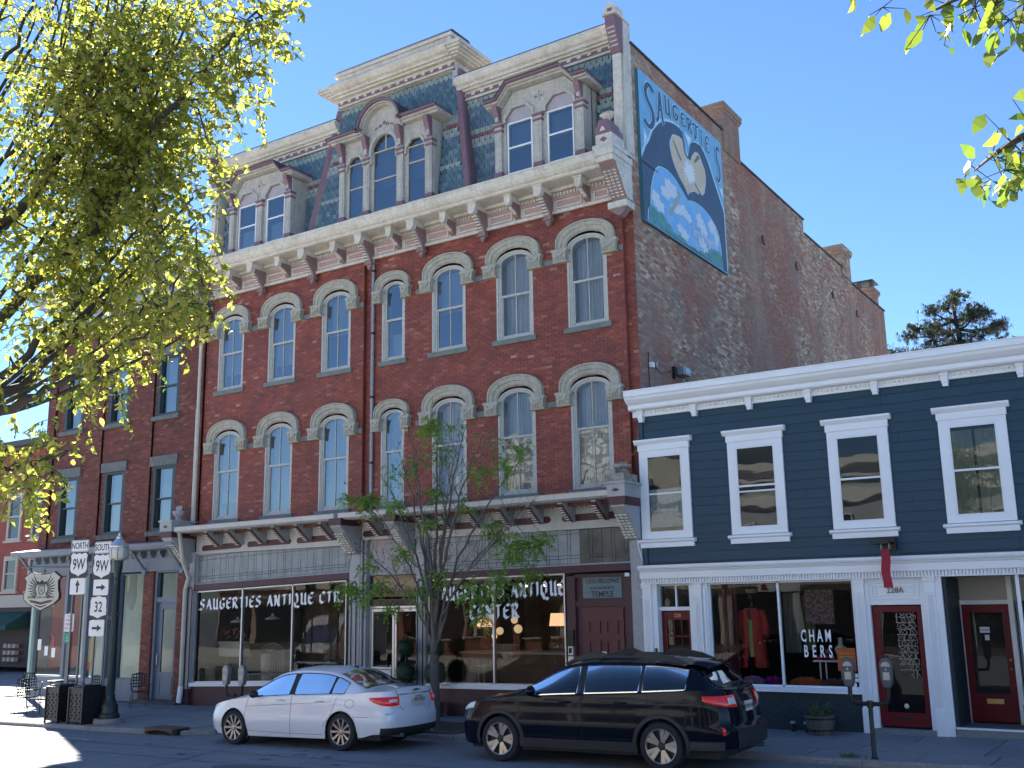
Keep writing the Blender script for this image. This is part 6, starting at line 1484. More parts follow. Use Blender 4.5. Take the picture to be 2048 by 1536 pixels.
def sprig(b,base,dirv,ln,nl,ll,lw,rr,v,f):
    p=Vector(base); d=Vector(dirv).normalized()
    for i in range(nl):
        t=(i+1)/nl; q=p+d*ln*t+Vector((0,0,-.15*ln*t*t)); 
        ax=Vector((rr.uniform(-1,1),rr.uniform(-1,1),rr.uniform(-.6,.3))).normalized(); M_=ax.to_track_quat('Y','Z').to_matrix(); s=rr.uniform(.7,1.25)
        b.add([q+M_@(Vector(c)*s) for c in v],f)
rr=random.Random(11); v,f=leafm(.07,.035,None); b=MB()
for k in range(22): sprig(b,(rr.uniform(-.15,.15),rr.uniform(-.12,.12),.33),(rr.uniform(-.5,.5),rr.uniform(-.4,.4),1),rr.uniform(.1,.36),9,0,0,rr,v,f)
b.build('weeds',WEED,pl_,loc=wo(pl_),kind='stuff')
# little uplighters and kerb weeds
for x,lab in ((18.75,'small black ground light left of the barrel planter, the left one of two'),(19.02,'small black ground light next to the barrel planter, the right one of two')):
    t=thing('ground_light',(x,-.25,swz(x)),lab,'ground light'); b=MB(); b.lathe((0,0,0),[(.05,0),(.045,.16)],10); b.build('housing',BLACK,t,loc=wo(t)); b=MB(); b.lathe((0,0,.16),[(.06,0),(.055,.04),(.02,.05)],10); b.build('lens',METAL,t,loc=wo(t))
b=MB(); GRS=mat('kerb_weed',(.07,.10,.02),.7,rnd=.3)
for k in range(120):
    x,y=20.75+rr.gauss(0,.10),-3.36+rr.gauss(0,.05); a=rr.uniform(0,6.28); l=rr.uniform(.04,.12); dx,dy=math.cos(a)*l*.6,math.sin(a)*l*.6; b.add([(x-.004,y,swz(x)),(x+.004,y,swz(x)),(x+dx,y+dy,swz(x)+l)],[(0,1,2)])
tag(b.build('kerb_weeds',GRS),kind='stuff')
# topiary balls beside the entrance
TOP_=mat('topiary_leaf',(.020,.045,.020),.6,rnd=.4)
def topi(x,y,lab):
    t=thing('topiary',(x,y,swz(x)),lab,'topiary'); z=swz(x)
    b=MB(); b.lathe((0,0,0),[(.17,0),(.21,.3),(.23,.32),(.22,.34)],14); b.build('pot',mat('dark_pot',(.03,.03,.03),.6),t,loc=wo(t)); b=MB(); b.tube([(0,0,.3),(0,0,1.95)],.02,6); b.build('stem',mat('bark_brown',(.07,.05,.035),.9),t,loc=wo(t))
    rr=random.Random(int(x*10)); v,f=leafm(.035,.02,None); b=MB()
    for (cz,r) in ((1.02,.27),(1.62,.21)):
        b.ball((0,0,cz),r*.9,8)
        for k in range(1500):
            d=Vector((rr.gauss(0,1),rr.gauss(0,1),rr.gauss(0,1))).normalized(); p=d*r*rr.uniform(.88,1.04)+Vector((0,0,cz)); M_=(d+Vector((rr.uniform(-.8,.8),rr.uniform(-.8,.8),rr.uniform(-.8,.8)))).to_track_quat('Y','Z').to_matrix(); b.add([p+M_@Vector(c) for c in v],f)
    b.build('clipped_crown',TOP_,t,loc=wo(t))
topi(9.02,-.32,'double ball topiary left of the slim street tree, by the entrance doors'); topi(9.95,-.32,'double ball topiary right of the entrance, partly behind the street tree trunk')
# ---------------- cars ----------------
def lerp(xs,ys,x):
    return float(np.interp(x,xs,ys))
def smoothc(pts):
    """monotone smooth curve through control points -> dense table"""
    xs=np.array([p[0] for p in pts],float); ys=np.array([p[1] for p in pts],float)
    d=np.diff(ys)/np.diff(xs); m=np.zeros(len(xs)); m[0]=d[0]; m[-1]=d[-1]
    for i in range(1,len(xs)-1): m[i]=0 if d[i-1]*d[i]<=0 else 2*d[i-1]*d[i]/(d[i-1]+d[i])
    X=[];Y=[]
    for i in range(len(xs)-1):
        h=xs[i+1]-xs[i]
        for k in range(16):
            t=k/16; X.append(xs[i]+h*t); Y.append((2*t**3-3*t*t+1)*ys[i]+(t**3-2*t*t+t)*h*m[i]+(-2*t**3+3*t*t)*ys[i+1]+(t**3-t*t)*h*m[i+1])
    X.append(xs[-1]);Y.append(ys[-1]); X=np.array(X);Y=np.array(Y)
    return lambda x:float(np.interp(x,X,Y))
CARG=glass('car_glass',(.42,.48,.50),ior=1.5,wav=None); CARGD=glass('dark_car_glass',(.06,.07,.08),ior=1.6,wav=None)
TYRE=mat('tyre_rubber',(.018,.018,.019),.85,bump=(60,.3,.003)); RIM=mat('alloy_rim',(.42,.39,.36),.35,metal=.85); RIMD=mat('rim_shadow_metal',(.02,.02,.02),.5)
CHROME=mat('chrome_trim',(.7,.7,.72),.12,metal=1); PLAST=mat('black_car_plastic',(.018,.018,.019),.6); REDL=mat('red_tail_lamp',(.33,.008,.012),.12,coat=.6,emit=((.8,.02,.02),.04)); CLEARL=mat('clear_lamp_lens',(.6,.62,.62),.1,coat=.5); SEAT=mat('dark_seat_fabric',(.045,.045,.047),.85)
PLATE=mat('plate_cream',(.62,.60,.50),.5); SEAM=mat('panel_gap',(.01,.01,.012),.8)
def car(S,name,label,cat):
    L_=S['L']; root=thing(name,(0,0,0),label,cat)
    paint,low=S['paint'],S['low']
    o_=S['plan']; P0=[Vector((a,b,0)) for a,b in o_]
    # dense outline
    D=[]
    for i in range(len(P0)-1):
        p0=P0[max(i-1,0)];p1=P0[i];p2=P0[i+1];p3=P0[min(i+2,len(P0)-1)]
        if i==0:p0=Vector((P0[1].x,-P0[1].y,0))
        if i==len(P0)-2:p3=Vector((P0[-2].x,-P0[-2].y,0))
        for k in range(20):
            t=k/20; D.append(.5*((2*p1)+(-p0+p2)*t+(2*p0-5*p1+4*p2-p3)*t*t+(-p0+3*p1-3*p2+p3)*t**3))
    D.append(P0[-1])
    dx=[0.];
    for a,b in zip(D,D[1:]): dx.append(dx[-1]+(b-a).length)
    arc=np.array(dx); OX=np.maximum.accumulate(np.array([p.x for p in D])); OY=np.array([max(p.y,0) for p in D]); TOT=arc[-1]
    fz=smoothc(S['fz']); ef=smoothc(S['ef']); er=smoothc(S['er'])
    zb=smoothc(S['zb']); zc=smoothc(S['zc']); zr=smoothc(S['zr']); yr=smoothc(S['yr'])
    def pt(s,z,off=0):
        x=float(np.interp(s,arc,OX)); y=float(np.interp(s,arc,OY))
        wf=max(0,1-x/1.0)**1.3; wr=max(0,1-(L_-x)/.9)**1.3
        q=Vector((x+ef(z)*wf+er(z)*wr,y*fz(z),z))
        if off:
            a=max(0,s-.01);b=min(TOT,s+.01); tx=float(np.interp(b,arc,OX)-np.interp(a,arc,OX)); ty=float(np.interp(b,arc,OY)-np.interp(a,arc,OY)); d=math.hypot(tx,ty)+1e-9
            q+=Vector((-ty/d,tx/d,0))*off
        return q
    def sx(x): # arc for given x in the middle
        return float(np.interp(x,OX+np.arange(len(OX))*1e-9,arc))
    W=S['wheels']; Ra=S['Ra']; zw=S['r']
    zsill=smoothc(S['sill'])
    def zbot(x):
        z=zsill(x)
        for w_ in W:
            d=Ra*Ra-(x-w_)**2
            if d>0: z=max(z,zw+math.sqrt(d))
        return z
    st=set(np.round(np.linspace(0,TOT,150),4))
    for w_ in W:
        for k in range(29): st.add(round(sx(w_+Ra*math.sin((k/14-1)*math.pi/2)*.9999),4))
    for a in S['xs']: st.add(round(sx(a),4))
    st=sorted(st); NR=13; cx=[float(np.interp(s,arc,OX)) for s in st]
    def lowf(i,j,P):
        q=(P[i][j]+P[i+1][j+1])/2; z=q.z
        if z<S['clad']: return 1
        if S.get('archclad') and any(math.hypot(q.x-w_,z-zw)<Ra+.045 for w_ in W): return 1
        return 0
    SHELL=MB()
    for sg in (-1,1):
        P=[]
        for s,x in zip(st,cx):
            b0=zbot(x); b1=zb(x)-.0; P.append([pt(s,b0+(b1-b0)*(j/NR)) for j in range(NR+1)])
        Q=[[Vector((p.x,p.y*sg,p.z)) for p in r] for r in P]
        if sg<0: SHELL.grid(Q,mf=lambda i,j:lowf(i,j,P))
        else: SHELL.grid([r[::-1] for r in Q],mf=lambda i,j:lowf(i,NR-1-j,P))
    body=SHELL.build('body',[paint,low],root,loc=(0,0,0),smooth=True,auto=35)
    # greenhouse, bonnet and boot
    TB=[0,.07,.3,.55,.80,.90,1.0]; NC=9
    def row(s,x,sg):
        B=pt(s,zb(x)); xx=B.x; c=min(B.y*.985,yr(x)) ; z1=zr(x); r=[]
        for t in TB:
            bul=S['bulge']*math.sin(math.pi*min(1,t))*(1 if z1-B.z>.12 else .3)
            r.append(Vector((xx,(B.y+(c-B.y)*t+bul)*sg,B.z+(z1-B.z)*t)))
        for k in range(1,NC+1):
            v=k/NC; r.append(Vector((xx,c*(1-v)*sg,z1+(zc(x)-z1)*math.sin(v*math.pi/2))))
        return r
    def topf(i,j):
        x=(cx[i]+cx[i+1])/2
        if 1<=j<=4:
            for a,b in S['side']: 
                if a<x<b: return None
        for a,b in (S['ws'],S['rw']):
            if a<x<b and j>=len(TB)-1+(1 if NC>6 else 0): return None
        for a,b in S.get('pillar',[]):
            if a<x<b and 1<=j<=4: return 1
        return 0
    TOP=MB();GS={}
    for sg in (-1,1):
        Q=[row(s,x,sg) for s,x in zip(st,cx)]; n=len(Q[0])
        if sg<0: TOP.grid(Q,mf=topf)
        else: TOP.grid([r[::-1] for r in Q],mf=lambda i,j:topf(i,n-2-j))
        for k,(a,b) in enumerate(S['side']):
            I=[i for i,x in enumerate(cx) if a-1e-3<=x<=b+1e-3]
            MB().grid([[Q[i][j]*1.0 for j in range(1,6)] for i in I]).build('side_window',S['gside'][k],root,loc=(0,0,0),smooth=True)
            # bright or black line round the glass
            if sg<0 or True:
                loop=[Q[i][1] for i in I]+[Q[i][5] for i in I[::-1]]; loop.append(loop[0]); off=Vector((0,.004*sg,0))
                MB().tube([p+off for p in loop],S['trimr'],4,cap=False).build('window_trim',S['trim'],root,loc=(0,0,0))
        for nm,(a,b) in (('windscreen',S['ws']),('rear_window',S['rw'])):
            I=[i for i,x in enumerate(cx) if a-1e-3<=x<=b+1e-3]; j0=len(TB)-1+1
            GS.setdefault(nm,[]).append([[Q[i][j] for j in range(j0,n)] for i in I])
    for nm,g2 in GS.items():
        m_=MB(); 
        for g_ in g2: m_.grid(g_)
        m_.build(nm,S['gw'] if nm=='windscreen' else S['gr'],root,loc=(0,0,0),smooth=True)
        a=g2[0];b=g2[1]; loop=[r[0] for r in a]+[p for p in a[-1]]+[p for p in b[-1][::-1]]+[r[0] for r in b[::-1]]
        MB().tube(loop,.012,4,cap=False).build('window_trim',PLAST,root,loc=(0,0,0))
    TOP.build('upper_body',[paint,low],root,loc=(0,0,0),smooth=True,auto=40)
    # seams
    def onside(x,z,off=.0015,sg=-1):
        if z<=zb(x): q=pt(sx(x),z,off); return Vector((q.x,q.y*sg,q.z))
        i=min(range(len(cx)),key=lambda k:abs(cx[k]-x)); r=row(st[i],cx[i],sg); t=(z-zb(x))/max(.01,zr(x)-zb(x)); t=min(max(t,0),1)
        B=r[0];C=r[6]; y=B.y+(C.y-B.y)*t+S['bulge']*math.sin(math.pi*t)*sg; return Vector((x,y+off*sg,z))
    for path in S['seams']:
        pts=[]
        for (a,b) in zip(path,path[1:]):
            for k in range(8): t=k/8; pts.append((a[0]+(b[0]-a[0])*t,a[1]+(b[1]-a[1])*t))
        pts.append(path[-1])
        for sg in (-1,1): MB().tube([onside(x,z,0,sg) for x,z in pts],.0038,4).build('panel_gap',SEAM,root,loc=(0,0,0))
    # arch lips, wheel wells, wheels
    for w_ in W:
        for sg in (-1,1):
            pts=[]
            for k in range(25):
                a=math.pi*k/24; x=w_-Ra*math.cos(a); z=max(zw+Ra*math.sin(a),zsill(x)); q=pt(sx(x),z); pts.append(Vector((q.x,q.y*sg,q.z)))
            MB().tube(pts,.012,5).build('arch_lip',paint,root,loc=(0,0,0),smooth=True)
            m_=MB(); yy=.90*sg; n=16
            A=[[(w_-(Ra+.01)*math.cos(math.pi*k/n),y,zw+(Ra+.01)*math.sin(math.pi*k/n)) for k in range(n+1)] for y in (yy*.97,.45*sg)]
            m_.grid(A); m_.add(A[1],[tuple(range(n+1))]); m_.build('wheel_well',DARK,root,loc=(0,0,0))
    for w_ in W:
        for sg in (-1,1):
            wt=bpy.data.objects.new('wheel',None); COL.objects.link(wt); wt.parent=root; wt.location=(w_,sg*(S['track']),zw)
            t=MB(); r=zw; hw=.105
            t.lathe((0,0,0),[(r*.68,-hw),(r*.80,-hw-.012),(r*.93,-hw-.008),(r*.985,-hw+.02),(r,-hw+.05),(r,hw-.05),(r*.985,hw-.02),(r*.93,hw),(r*.7,hw)],40,axis='y',cap=False)
            t.build('tyre',TYRE,wt,loc=(0,0,0),smooth=True,auto=30); wt.children[0].location=(0,0,0)
            m_=MB(); m_.lathe((0,0,0),[(r*.70,-hw-.004),(r*.70,-hw+.01),(r*.66,-hw+.012),(r*.64,-hw+.06),(r*.05,-hw+.075),(.001,-hw+.075)],40,1,axis='y',cap=False)
            m_.lathe((0,0,0),[(r*.715,-hw-.012),(r*.70,-hw-.016),(r*.67,-hw-.010),(r*.655,-hw+.02),(r*.715,-hw+.02)],40,0,axis='y',cap=False)
            S['spokes'](m_,r,hw); 
            rm=m_.build('rim',[RIM,RIMD],wt,loc=(0,0,0),smooth=True,auto=25); rm.location=(0,0,0)
            if sg>0: wt.rotation_euler=(0,0,math.pi)
    m_=MB(); m_.box(.35,L_-.3,-.78,.78,.19,.34); m_.box(W[0]+.4,W[1]-.4,-.84,.84,.2,.3); m_.build('underbody',DARK,root,loc=(0,0,0))
    # cabin
    m_=MB(); fl=.32; m_.box(1.3,S['cab'],-.74,.74,fl-.02,fl+.05)
    for y in (-.37,.37):
        for x in S['seats']:
            m_.box(x-.5,x,y-.24,y+.24,.50,.66); m_.poly([(x-.06,.6),(x+.06,.6),(x+.26,1.14),(x+.15,1.15)],'y',y-.23,y+.23); m_.poly([(x+.15,1.17),(x+.25,1.17),(x+.28,1.36),(x+.18,1.36)],'y',y-.12,y+.12); m_.box(x+.18,x+.22,y-.06,y+.06,1.1,1.2)
    m_.box(1.15,1.55,-.72,.72,.75,S['dash']); m_.tube([(1.72+.05*math.cos(a),-.37+.18*math.sin(a),S['dash']+.02+.17*math.cos(a)) for a in np.linspace(0,6.283,16)],.014,5)
    m_.box(S['cab']-.7,S['cab'],-.7,.7,.6,S['shelf']); m_.build('cabin',SEAT,root,loc=(0,0,0),bevel=.02)
    def patch(nm,m_,end,a0,a1,zl,zh,off=.006,sg=-1,n=14):
        """lamp or badge following the body surface, arc measured from the rear or front centre"""
        G=[]
        for i in range(n+1):
            t=i/n; a=a0+(a1-a0)*t; s=TOT-a if end=='r' else a; z0=zl(t);z1=zh(t); G.append([pt(s,z0+(z1-z0)*k/5,off+.012*math.sin(math.pi*k/5)**.5*math.sin(math.pi*min(1,max(0,t)))**.5) for k in range(6)])
        G=[[Vector((p.x,p.y*sg,p.z)) for p in r] for r in G]
        e=MB().grid(G); return e.build(nm,m_,root,loc=(0,0,0),smooth=True)
    return root,pt,onside,patch,TOT,sx,row
def spokes_w(m_,r,hw):
    for k in range(10):
        a=math.pi*2*k/10; c,s_=math.cos(a),math.sin(a); w0,w1=.014,.024
        v=[]
        for (rr_,w_,y0) in ((r*.14,w0,-hw+.01),(r*.69,w1,-hw-.008)):
            for u in (-w_,w_):
                for y in (y0,y0+.04): v.append((rr_*c-u*s_,y,rr_*s_+u*c))
        m_.add(v,[(0,2,6,4),(1,5,7,3),(0,4,5,1),(2,3,7,6),(0,1,3,2),(4,6,7,5)],0)
    m_.lathe((0,0,0),[(.001,-hw-.006),(r*.13,-hw-.004),(r*.2,-hw+.012),(r*.2,-hw+.05)],16,0,axis='y')
    for k in range(5): a=k*1.2566; m_.ball((r*.135*math.cos(a),-hw+.0,r*.135*math.sin(a)),.010,4,1)
def spokes_b(m_,r,hw):
    for k in range(5):
        for e in (-.20,.20):
            a=math.pi*2*k/5+e; c,s_=math.cos(a),math.sin(a); v=[]
            for (rr_,w_,y0) in ((r*.15,.016,-hw+.012),(r*.69,.040,-hw-.008)):
                for u in (-w_,w_):
                    for y in (y0,y0+.04): v.append((rr_*c-u*s_,y,rr_*s_+u*c))
            m_.add(v,[(0,2,6,4),(1,5,7,3),(0,4,5,1),(2,3,7,6),(0,1,3,2),(4,6,7,5)],0)
    m_.lathe((0,0,0),[(.001,-hw-.006),(r*.12,-hw-.004),(r*.17,-hw+.012),(r*.17,-hw+.05)],16,1,axis='y')
WP=mat('white_car_paint',(.72,.74,.78),.28,coat=1); WPl=WP
BP=mat('black_car_paint',(.004,.006,.013),.12,coat=.2,spec=.1)
SW_=dict(L=4.87,paint=WP,low=PLAST,clad=.0,wheels=[.97,3.735],Ra=.375,r=.335,track=.79,trim=PLAST,trimr=.009,bulge=.02,
 plan=[(0,0),(.02,.34),(.10,.60),(.32,.80),(.75,.893),(1.5,.918),(3.0,.92),(3.9,.905),(4.45,.85),(4.73,.73),(4.84,.42),(4.87,0)],
 fz=[(.1,.93),(.22,.955),(.34,.985),(.5,1.0),(.62,.998),(.72,.985),(.80,.982),(.95,.955),(1.1,.93)],
 ef=[(.1,.16),(.22,.08),(.35,.01),(.5,0),(.62,.05),(.75,.14),(.9,.2)],er=[(.1,-.16),(.25,-.08),(.4,0),(.62,0),(.66,-.03),(.85,-.05),(1.0,-.09),(1.1,-.1)],
 sill=[(0,.23),(.4,.20),(1.3,.19),(3.4,.20),(4.2,.24),(4.5,.30),(4.87,.30)],
 zb=[(0,.64),(.15,.70),(.4,.78),(.9,.86),(1.4,.905),(2.2,.93),(3.2,.965),(3.9,1.0),(4.4,1.035),(4.87,1.04)],
 zc=[(0,.66),(.15,.76),(.4,.86),(.8,.93),(1.22,.985),(1.6,1.19),(2.0,1.395),(2.2,1.45),(2.6,1.48),(3.1,1.465),(3.45,1.40),(3.9,1.22),(4.22,1.115),(4.4,1.10),(4.78,1.095),(4.87,1.05)],
 zr=[(0,.65),(.15,.72),(.4,.81),(.9,.885),(1.22,.945),(1.6,1.13),(2.0,1.325),(2.2,1.375),(2.6,1.405),(3.1,1.39),(3.45,1.33),(3.9,1.155),(4.22,1.065),(4.4,1.055),(4.87,1.045)],
 yr=[(0,.5),(.3,.62),(.9,.72),(1.22,.76),(1.6,.70),(2.0,.635),(2.3,.61),(3.0,.60),(3.45,.60),(3.9,.65),(4.22,.70),(4.5,.70),(4.87,.6)],
 side=[(1.50,2.42),(2.55,3.42),(3.47,3.78)],gside=[CARG,CARG,CARG],ws=(1.28,2.02),rw=(3.46,4.14),gw=CARG,gr=CARGD,xs=[1.50,2.42,2.55,3.42,3.47,3.78,1.28,2.02,3.46,4.14],pillar=[(2.42,2.55),(3.42,3.47)],
 seams=[[(1.30,.22),(1.28,.6),(1.36,.90)],[(2.47,.22),(2.50,.6),(2.50,.93),(2.48,1.36)],[(3.30,.42),(3.50,.65),(3.62,.95)],[(1.30,.74),(2.4,.80),(3.5,.86)],[(1.35,.29),(2.4,.27),(3.28,.27)],[(3.95,.60),(4.35,.60)]],
 cab=4.1,seats=[2.25,3.15],dash=.98,shelf=1.0,spokes=spokes_w)
wc,pt,onside,patch,TOT,sx,row=car(SW_,'white_sedan','white four door sedan parked at the kerb facing left','car')
def zf(a,b,p=1): return lambda t:a+(b-a)*t**p
ITEM=lambda nm,mb,m_,root,**k: mb.build(nm,m_,root,loc=(0,0,0),**k)
for sg in (-1,1):
    patch('tail_lamp',REDL,'r',.50,1.13,lambda t:.80-.03*math.sin(t*3.1)+.10*t*t,lambda t:.945+.015*t-.02*t*t+.0,.008,sg)
    patch('reverse_lamp',CLEARL,'r',.55,.74,lambda t:.845,lambda t:.905,.014,sg)
    patch('head_lamp',CLEARL,'f',.42,1.02,lambda t:.60+.12*t,lambda t:.66+.12*t,.006,sg)
    for x in (2.22,3.22):
        q=onside(x,.87,.02,sg); h=MB(); h.tube([q+Vector((-.10,0,0)),q+Vector((-.08,.02*sg,.004)),q+Vector((.08,.02*sg,.006)),q+Vector((.10,0,0))],[.008,.013,.013,.008],6); ITEM('door_handle',h,WP,wc,smooth=True)
    q=onside(1.60,.95,.0,sg); h=MB(); h.ball((q.x+.0,q.y+.13*sg,q.z+.03),(.07,.11,.075),7,0); h.box(q.x-.03,q.x+.05,min(q.y-.02*sg,q.y+.09*sg),max(q.y-.02*sg,q.y+.09*sg),q.z-.03,q.z); ITEM('wing_mirror',h,[PLAST],wc,smooth=True)
h=MB(); 
for k in range(15): pass
h.tube([onside(3.93+.10*math.cos(a),.83+.075*math.sin(a),.001,-1) for a in np.linspace(0,6.28,20)],.004,4); ITEM('fuel_flap_gap',h,SEAM,wc)
e=lambda y,z,off=.0:pt(TOT-y,z,off)
h=MB(); pts=[Vector((pt(TOT-abs(y),.975,.012).x,y,.975)) for y in np.linspace(-.5,.5,17)]; h.tube(pts,.013,5); ITEM('chrome_strip',h,CHROME,wc)
h=MB(); h.poly([(-.15,0),(-.03,.022),(0,.03),(.03,.022),(.15,0),(.03,-.016),(-.03,-.016)],'x',4.80,4.815); h.v=[(x,y,z+1.035) for x,y,z in h.v]; ITEM('winged_badge',h,CHROME,wc)
h=MB(); h.box(4.835,4.862,-.155,.155,.78,.94); pl_=ITEM('number_plate',h,PLATE,wc); 
t=text('LPR·7830',.10,(4.866,0,.86),mat('plate_ink_blue',(.02,.03,.10),.5),wc,rot=(math.pi/2,0,math.pi/2),ext=.001,wloc=False); text('NEW YORK',.03,(4.866,0,.922),MATS['plate_ink_blue'],wc,rot=(math.pi/2,0,math.pi/2),ext=.001,wloc=False)
h=MB(); G=[[pt(TOT-a,z,.004) for z in (.28,.33,.37,.41)] for a in np.linspace(0,.92,14)]
for sg in (-1,1): h.grid([[Vector((p.x+.002,p.y*sg,p.z-.0*0)) for p in r] for r in G])
ITEM('rear_valance',h,PLAST,wc,smooth=True)
h=MB(); h.tube([(4.55,-.45,.26),(4.83,-.45,.27)],.035,8); h.tube([(4.55,.45,.26),(4.83,.45,.27)],.035,8); ITEM('exhaust',h,METAL,wc)
h=MB(); h.poly([(3.28,1.45),(3.40,1.47),(3.42,1.42)],'y',-.012,.012); ITEM('roof_antenna',h,PLAST,wc)
h=MB(); h.tube([Vector((pt(TOT-abs(y),.655,.0).x,y,.655)) for y in np.linspace(-.78,.78,25)],.004,4); ITEM('bumper_gap',h,SEAM,wc)
h=MB(); h.tube([Vector((pt(TOT-abs(y),z,.0).x,y,z)) for y,z in ((-.52,1.05),(-.5,.95),(-.46,.75),(-.40,.70),(.40,.70),(.46,.75),(.5,.95),(.52,1.05))],.004,4); ITEM('boot_gap',h,SEAM,wc)
h=MB(); h.box(1.33,1.36,-.88,-.82,.14,.30); ITEM('mud_flap',h,PLAST,wc)
k=1.045; wc.scale=(k,k,k); hd=.030; wc.rotation_euler=(0,-.014,hd)
# near side wheel hubs sit at local y=-.9
fx,fy=8.75,-5.60; lx,ly=.97*k,-.90*k
wc.location=(fx-(lx*math.cos(hd)-ly*math.sin(hd)),fy-(lx*math.sin(hd)+ly*math.cos(hd)),.058)
# estate car
SB_=dict(L=4.82,paint=BP,low=PLAST,clad=.0,wheels=[.93,3.675],Ra=.39,r=.345,track=.79,trim=CHROME,trimr=.011,bulge=.025,
 plan=[(0,0),(.02,.38),(.09,.64),(.28,.82),(.7,.90),(1.5,.92),(3.0,.92),(4.0,.915),(4.45,.88),(4.70,.76),(4.79,.45),(4.82,0)],
 fz=[(.1,.94),(.22,.965),(.36,.985),(.38,.985),(.6,1.0),(.75,.99),(.9,.985),(1.05,.96),(1.2,.93)],
 ef=[(.1,.14),(.25,.04),(.4,0),(.6,0),(.75,.04),(.9,.16),(1.05,.25)],er=[(.1,-.14),(.30,-.02),(.42,0),(.60,0),(.64,-.07),(.85,-.10),(1.05,-.16),(1.2,-.22)],
 sill=[(0,.28),(.4,.24),(1.3,.26),(3.3,.27),(4.1,.32),(4.82,.34)],
 zb=[(0,.74),(.15,.80),(.4,.88),(.9,.96),(1.4,1.00),(2.2,1.02),(3.2,1.06),(3.9,1.10),(4.4,1.13),(4.82,1.10)],
 zc=[(0,.78),(.15,.88),(.4,.97),(.8,1.03),(1.2,1.075),(1.6,1.29),(2.0,1.50),(2.25,1.565),(2.7,1.60),(3.5,1.585),(4.1,1.53),(4.28,1.48),(4.45,1.34),(4.62,1.20),(4.74,1.15),(4.82,1.12)],
 zr=[(0,.76),(.15,.84),(.4,.93),(.9,1.00),(1.2,1.04),(1.6,1.23),(2.0,1.425),(2.25,1.485),(2.7,1.51),(3.5,1.495),(4.1,1.43),(4.28,1.37),(4.45,1.26),(4.62,1.17),(4.74,1.14),(4.82,1.11)],
 yr=[(0,.5),(.3,.64),(.9,.76),(1.2,.79),(1.6,.73),(2.0,.67),(2.3,.65),(3.4,.64),(4.1,.63),(4.45,.66),(4.7,.66),(4.82,.5)],
 side=[(1.48,2.32),(2.44,3.34),(3.40,4.10)],gside=[CARG,CARGD,CARGD],ws=(1.26,2.05),rw=(4.30,4.62),gw=CARG,gr=CARGD,xs=[1.48,2.32,2.44,3.34,3.40,4.10,1.26,2.05,4.30,4.62],pillar=[(2.32,2.44),(3.34,3.40)],
 seams=[[(1.28,.30),(1.26,.7),(1.34,.99)],[(2.40,.30),(2.40,.7),(2.40,1.02),(2.37,1.46)],[(3.22,.50),(3.45,.78),(3.50,1.07)],[(1.35,.43),(2.4,.41),(3.2,.42)]],
 cab=4.0,seats=[2.2,3.1],dash=1.07,shelf=1.0,spokes=spokes_b)
bc2,pt,onside,patch,TOT,sx,row=car(SB_,'black_estate_car','black estate car with roof rails and silver spoked wheels parked behind the sedan','car')
for sg in (-1,1):
    patch('tail_lamp',REDL,'r',.44,1.12,lambda t:.885+.0*t+.10*t*t,lambda t:1.055-.005*t,.010,sg)
    patch('reverse_lamp',CLEARL,'r',.47,.68,lambda t:.93,lambda t:1.02,.020,sg)
    patch('head_lamp',CLEARL,'f',.46,1.02,lambda t:.70+.10*t,lambda t:.80+.10*t,.006,sg)
    patch('bumper_reflector',REDL,'r',.86,.90,lambda t:.52,lambda t:.63,.006,sg,3)
    for x in (2.12,3.06):
        q=onside(x,.93,.02,sg); h=MB(); h.tube([q+Vector((-.10,0,0)),q+Vector((-.08,.02*sg,.004)),q+Vector((.08,.02*sg,.006)),q+Vector((.10,0,0))],[.008,.014,.014,.008],6); ITEM('door_handle',h,BP,bc2,smooth=True)
    q=onside(1.58,1.04,.0,sg); h=MB(); h.ball((q.x,q.y+.14*sg,q.z+.05),(.07,.10,.08),7,0); h.box(q.x-.03,q.x+.04,min(q.y-.02*sg,q.y+.1*sg),max(q.y-.02*sg,q.y+.1*sg),q.z-.04,q.z); ITEM('wing_mirror',h,[BP],bc2,smooth=True)
    h=MB(); rl=[(1.95,.585,1.49),(2.15,.60,1.56),(2.5,.605,1.635),(2.75,.605,1.65),(3.3,.60,1.65),(3.6,.595,1.64),(3.95,.58,1.60),(4.15,.56,1.53)]
    h.poly([(1.98,1.47),(2.2,1.58),(2.4,1.655),(2.62,1.665),(2.78,1.60),(3.18,1.60),(3.28,1.665),(3.50,1.66),(3.80,1.60),(4.08,1.49),(3.95,1.49),(3.4,1.555),(3.2,1.57),(2.7,1.57),(2.3,1.54)],'y',sg*.62-.028,sg*.62+.028); ITEM('roof_rail',h,PLAST,bc2,bevel=.008)
h=MB(); G=[]
for y in np.linspace(-.60,.60,13): G.append([(3.98,y,1.545-.16*y*y),(4.2,y,1.528-.17*y*y),(4.38-.1*y*y,y,1.49-.18*y*y),(4.37-.1*y*y,y,1.46-.18*y*y),(4.24,y,1.455-.17*y*y)])
h.grid(G); ITEM('spoiler',h,BP,bc2,smooth=True,auto=40)
h=MB(); h.box(4.70,4.728,-.15,.15,.80,.94); ITEM('number_plate',h,PLATE,bc2); text('KXW 4184',.09,(4.732,0,.865),MATS['plate_ink_blue'],bc2,rot=(math.pi/2,0,math.pi/2),ext=.001,wloc=False)
h=MB(); q0=pt(TOT,1.06,.02); h.band([(.07*math.cos(a),.04*math.sin(a)) for a in np.linspace(0,6.283,17)],[(.058*math.cos(a),.03*math.sin(a)) for a in np.linspace(0,6.283,17)],-.01,0); h.v=[(q0.x+y+.01,x,z+1.055) for x,y,z in h.v]
for k in range(5): h.box(q0.x,q0.x+.012,-.035+k*.015,-.03+k*.015,1.04+.005*k,1.05+.005*k)
ITEM('oval_badge',h,CHROME,bc2)
sgt=MB(); 
for y in (-.62,): pass
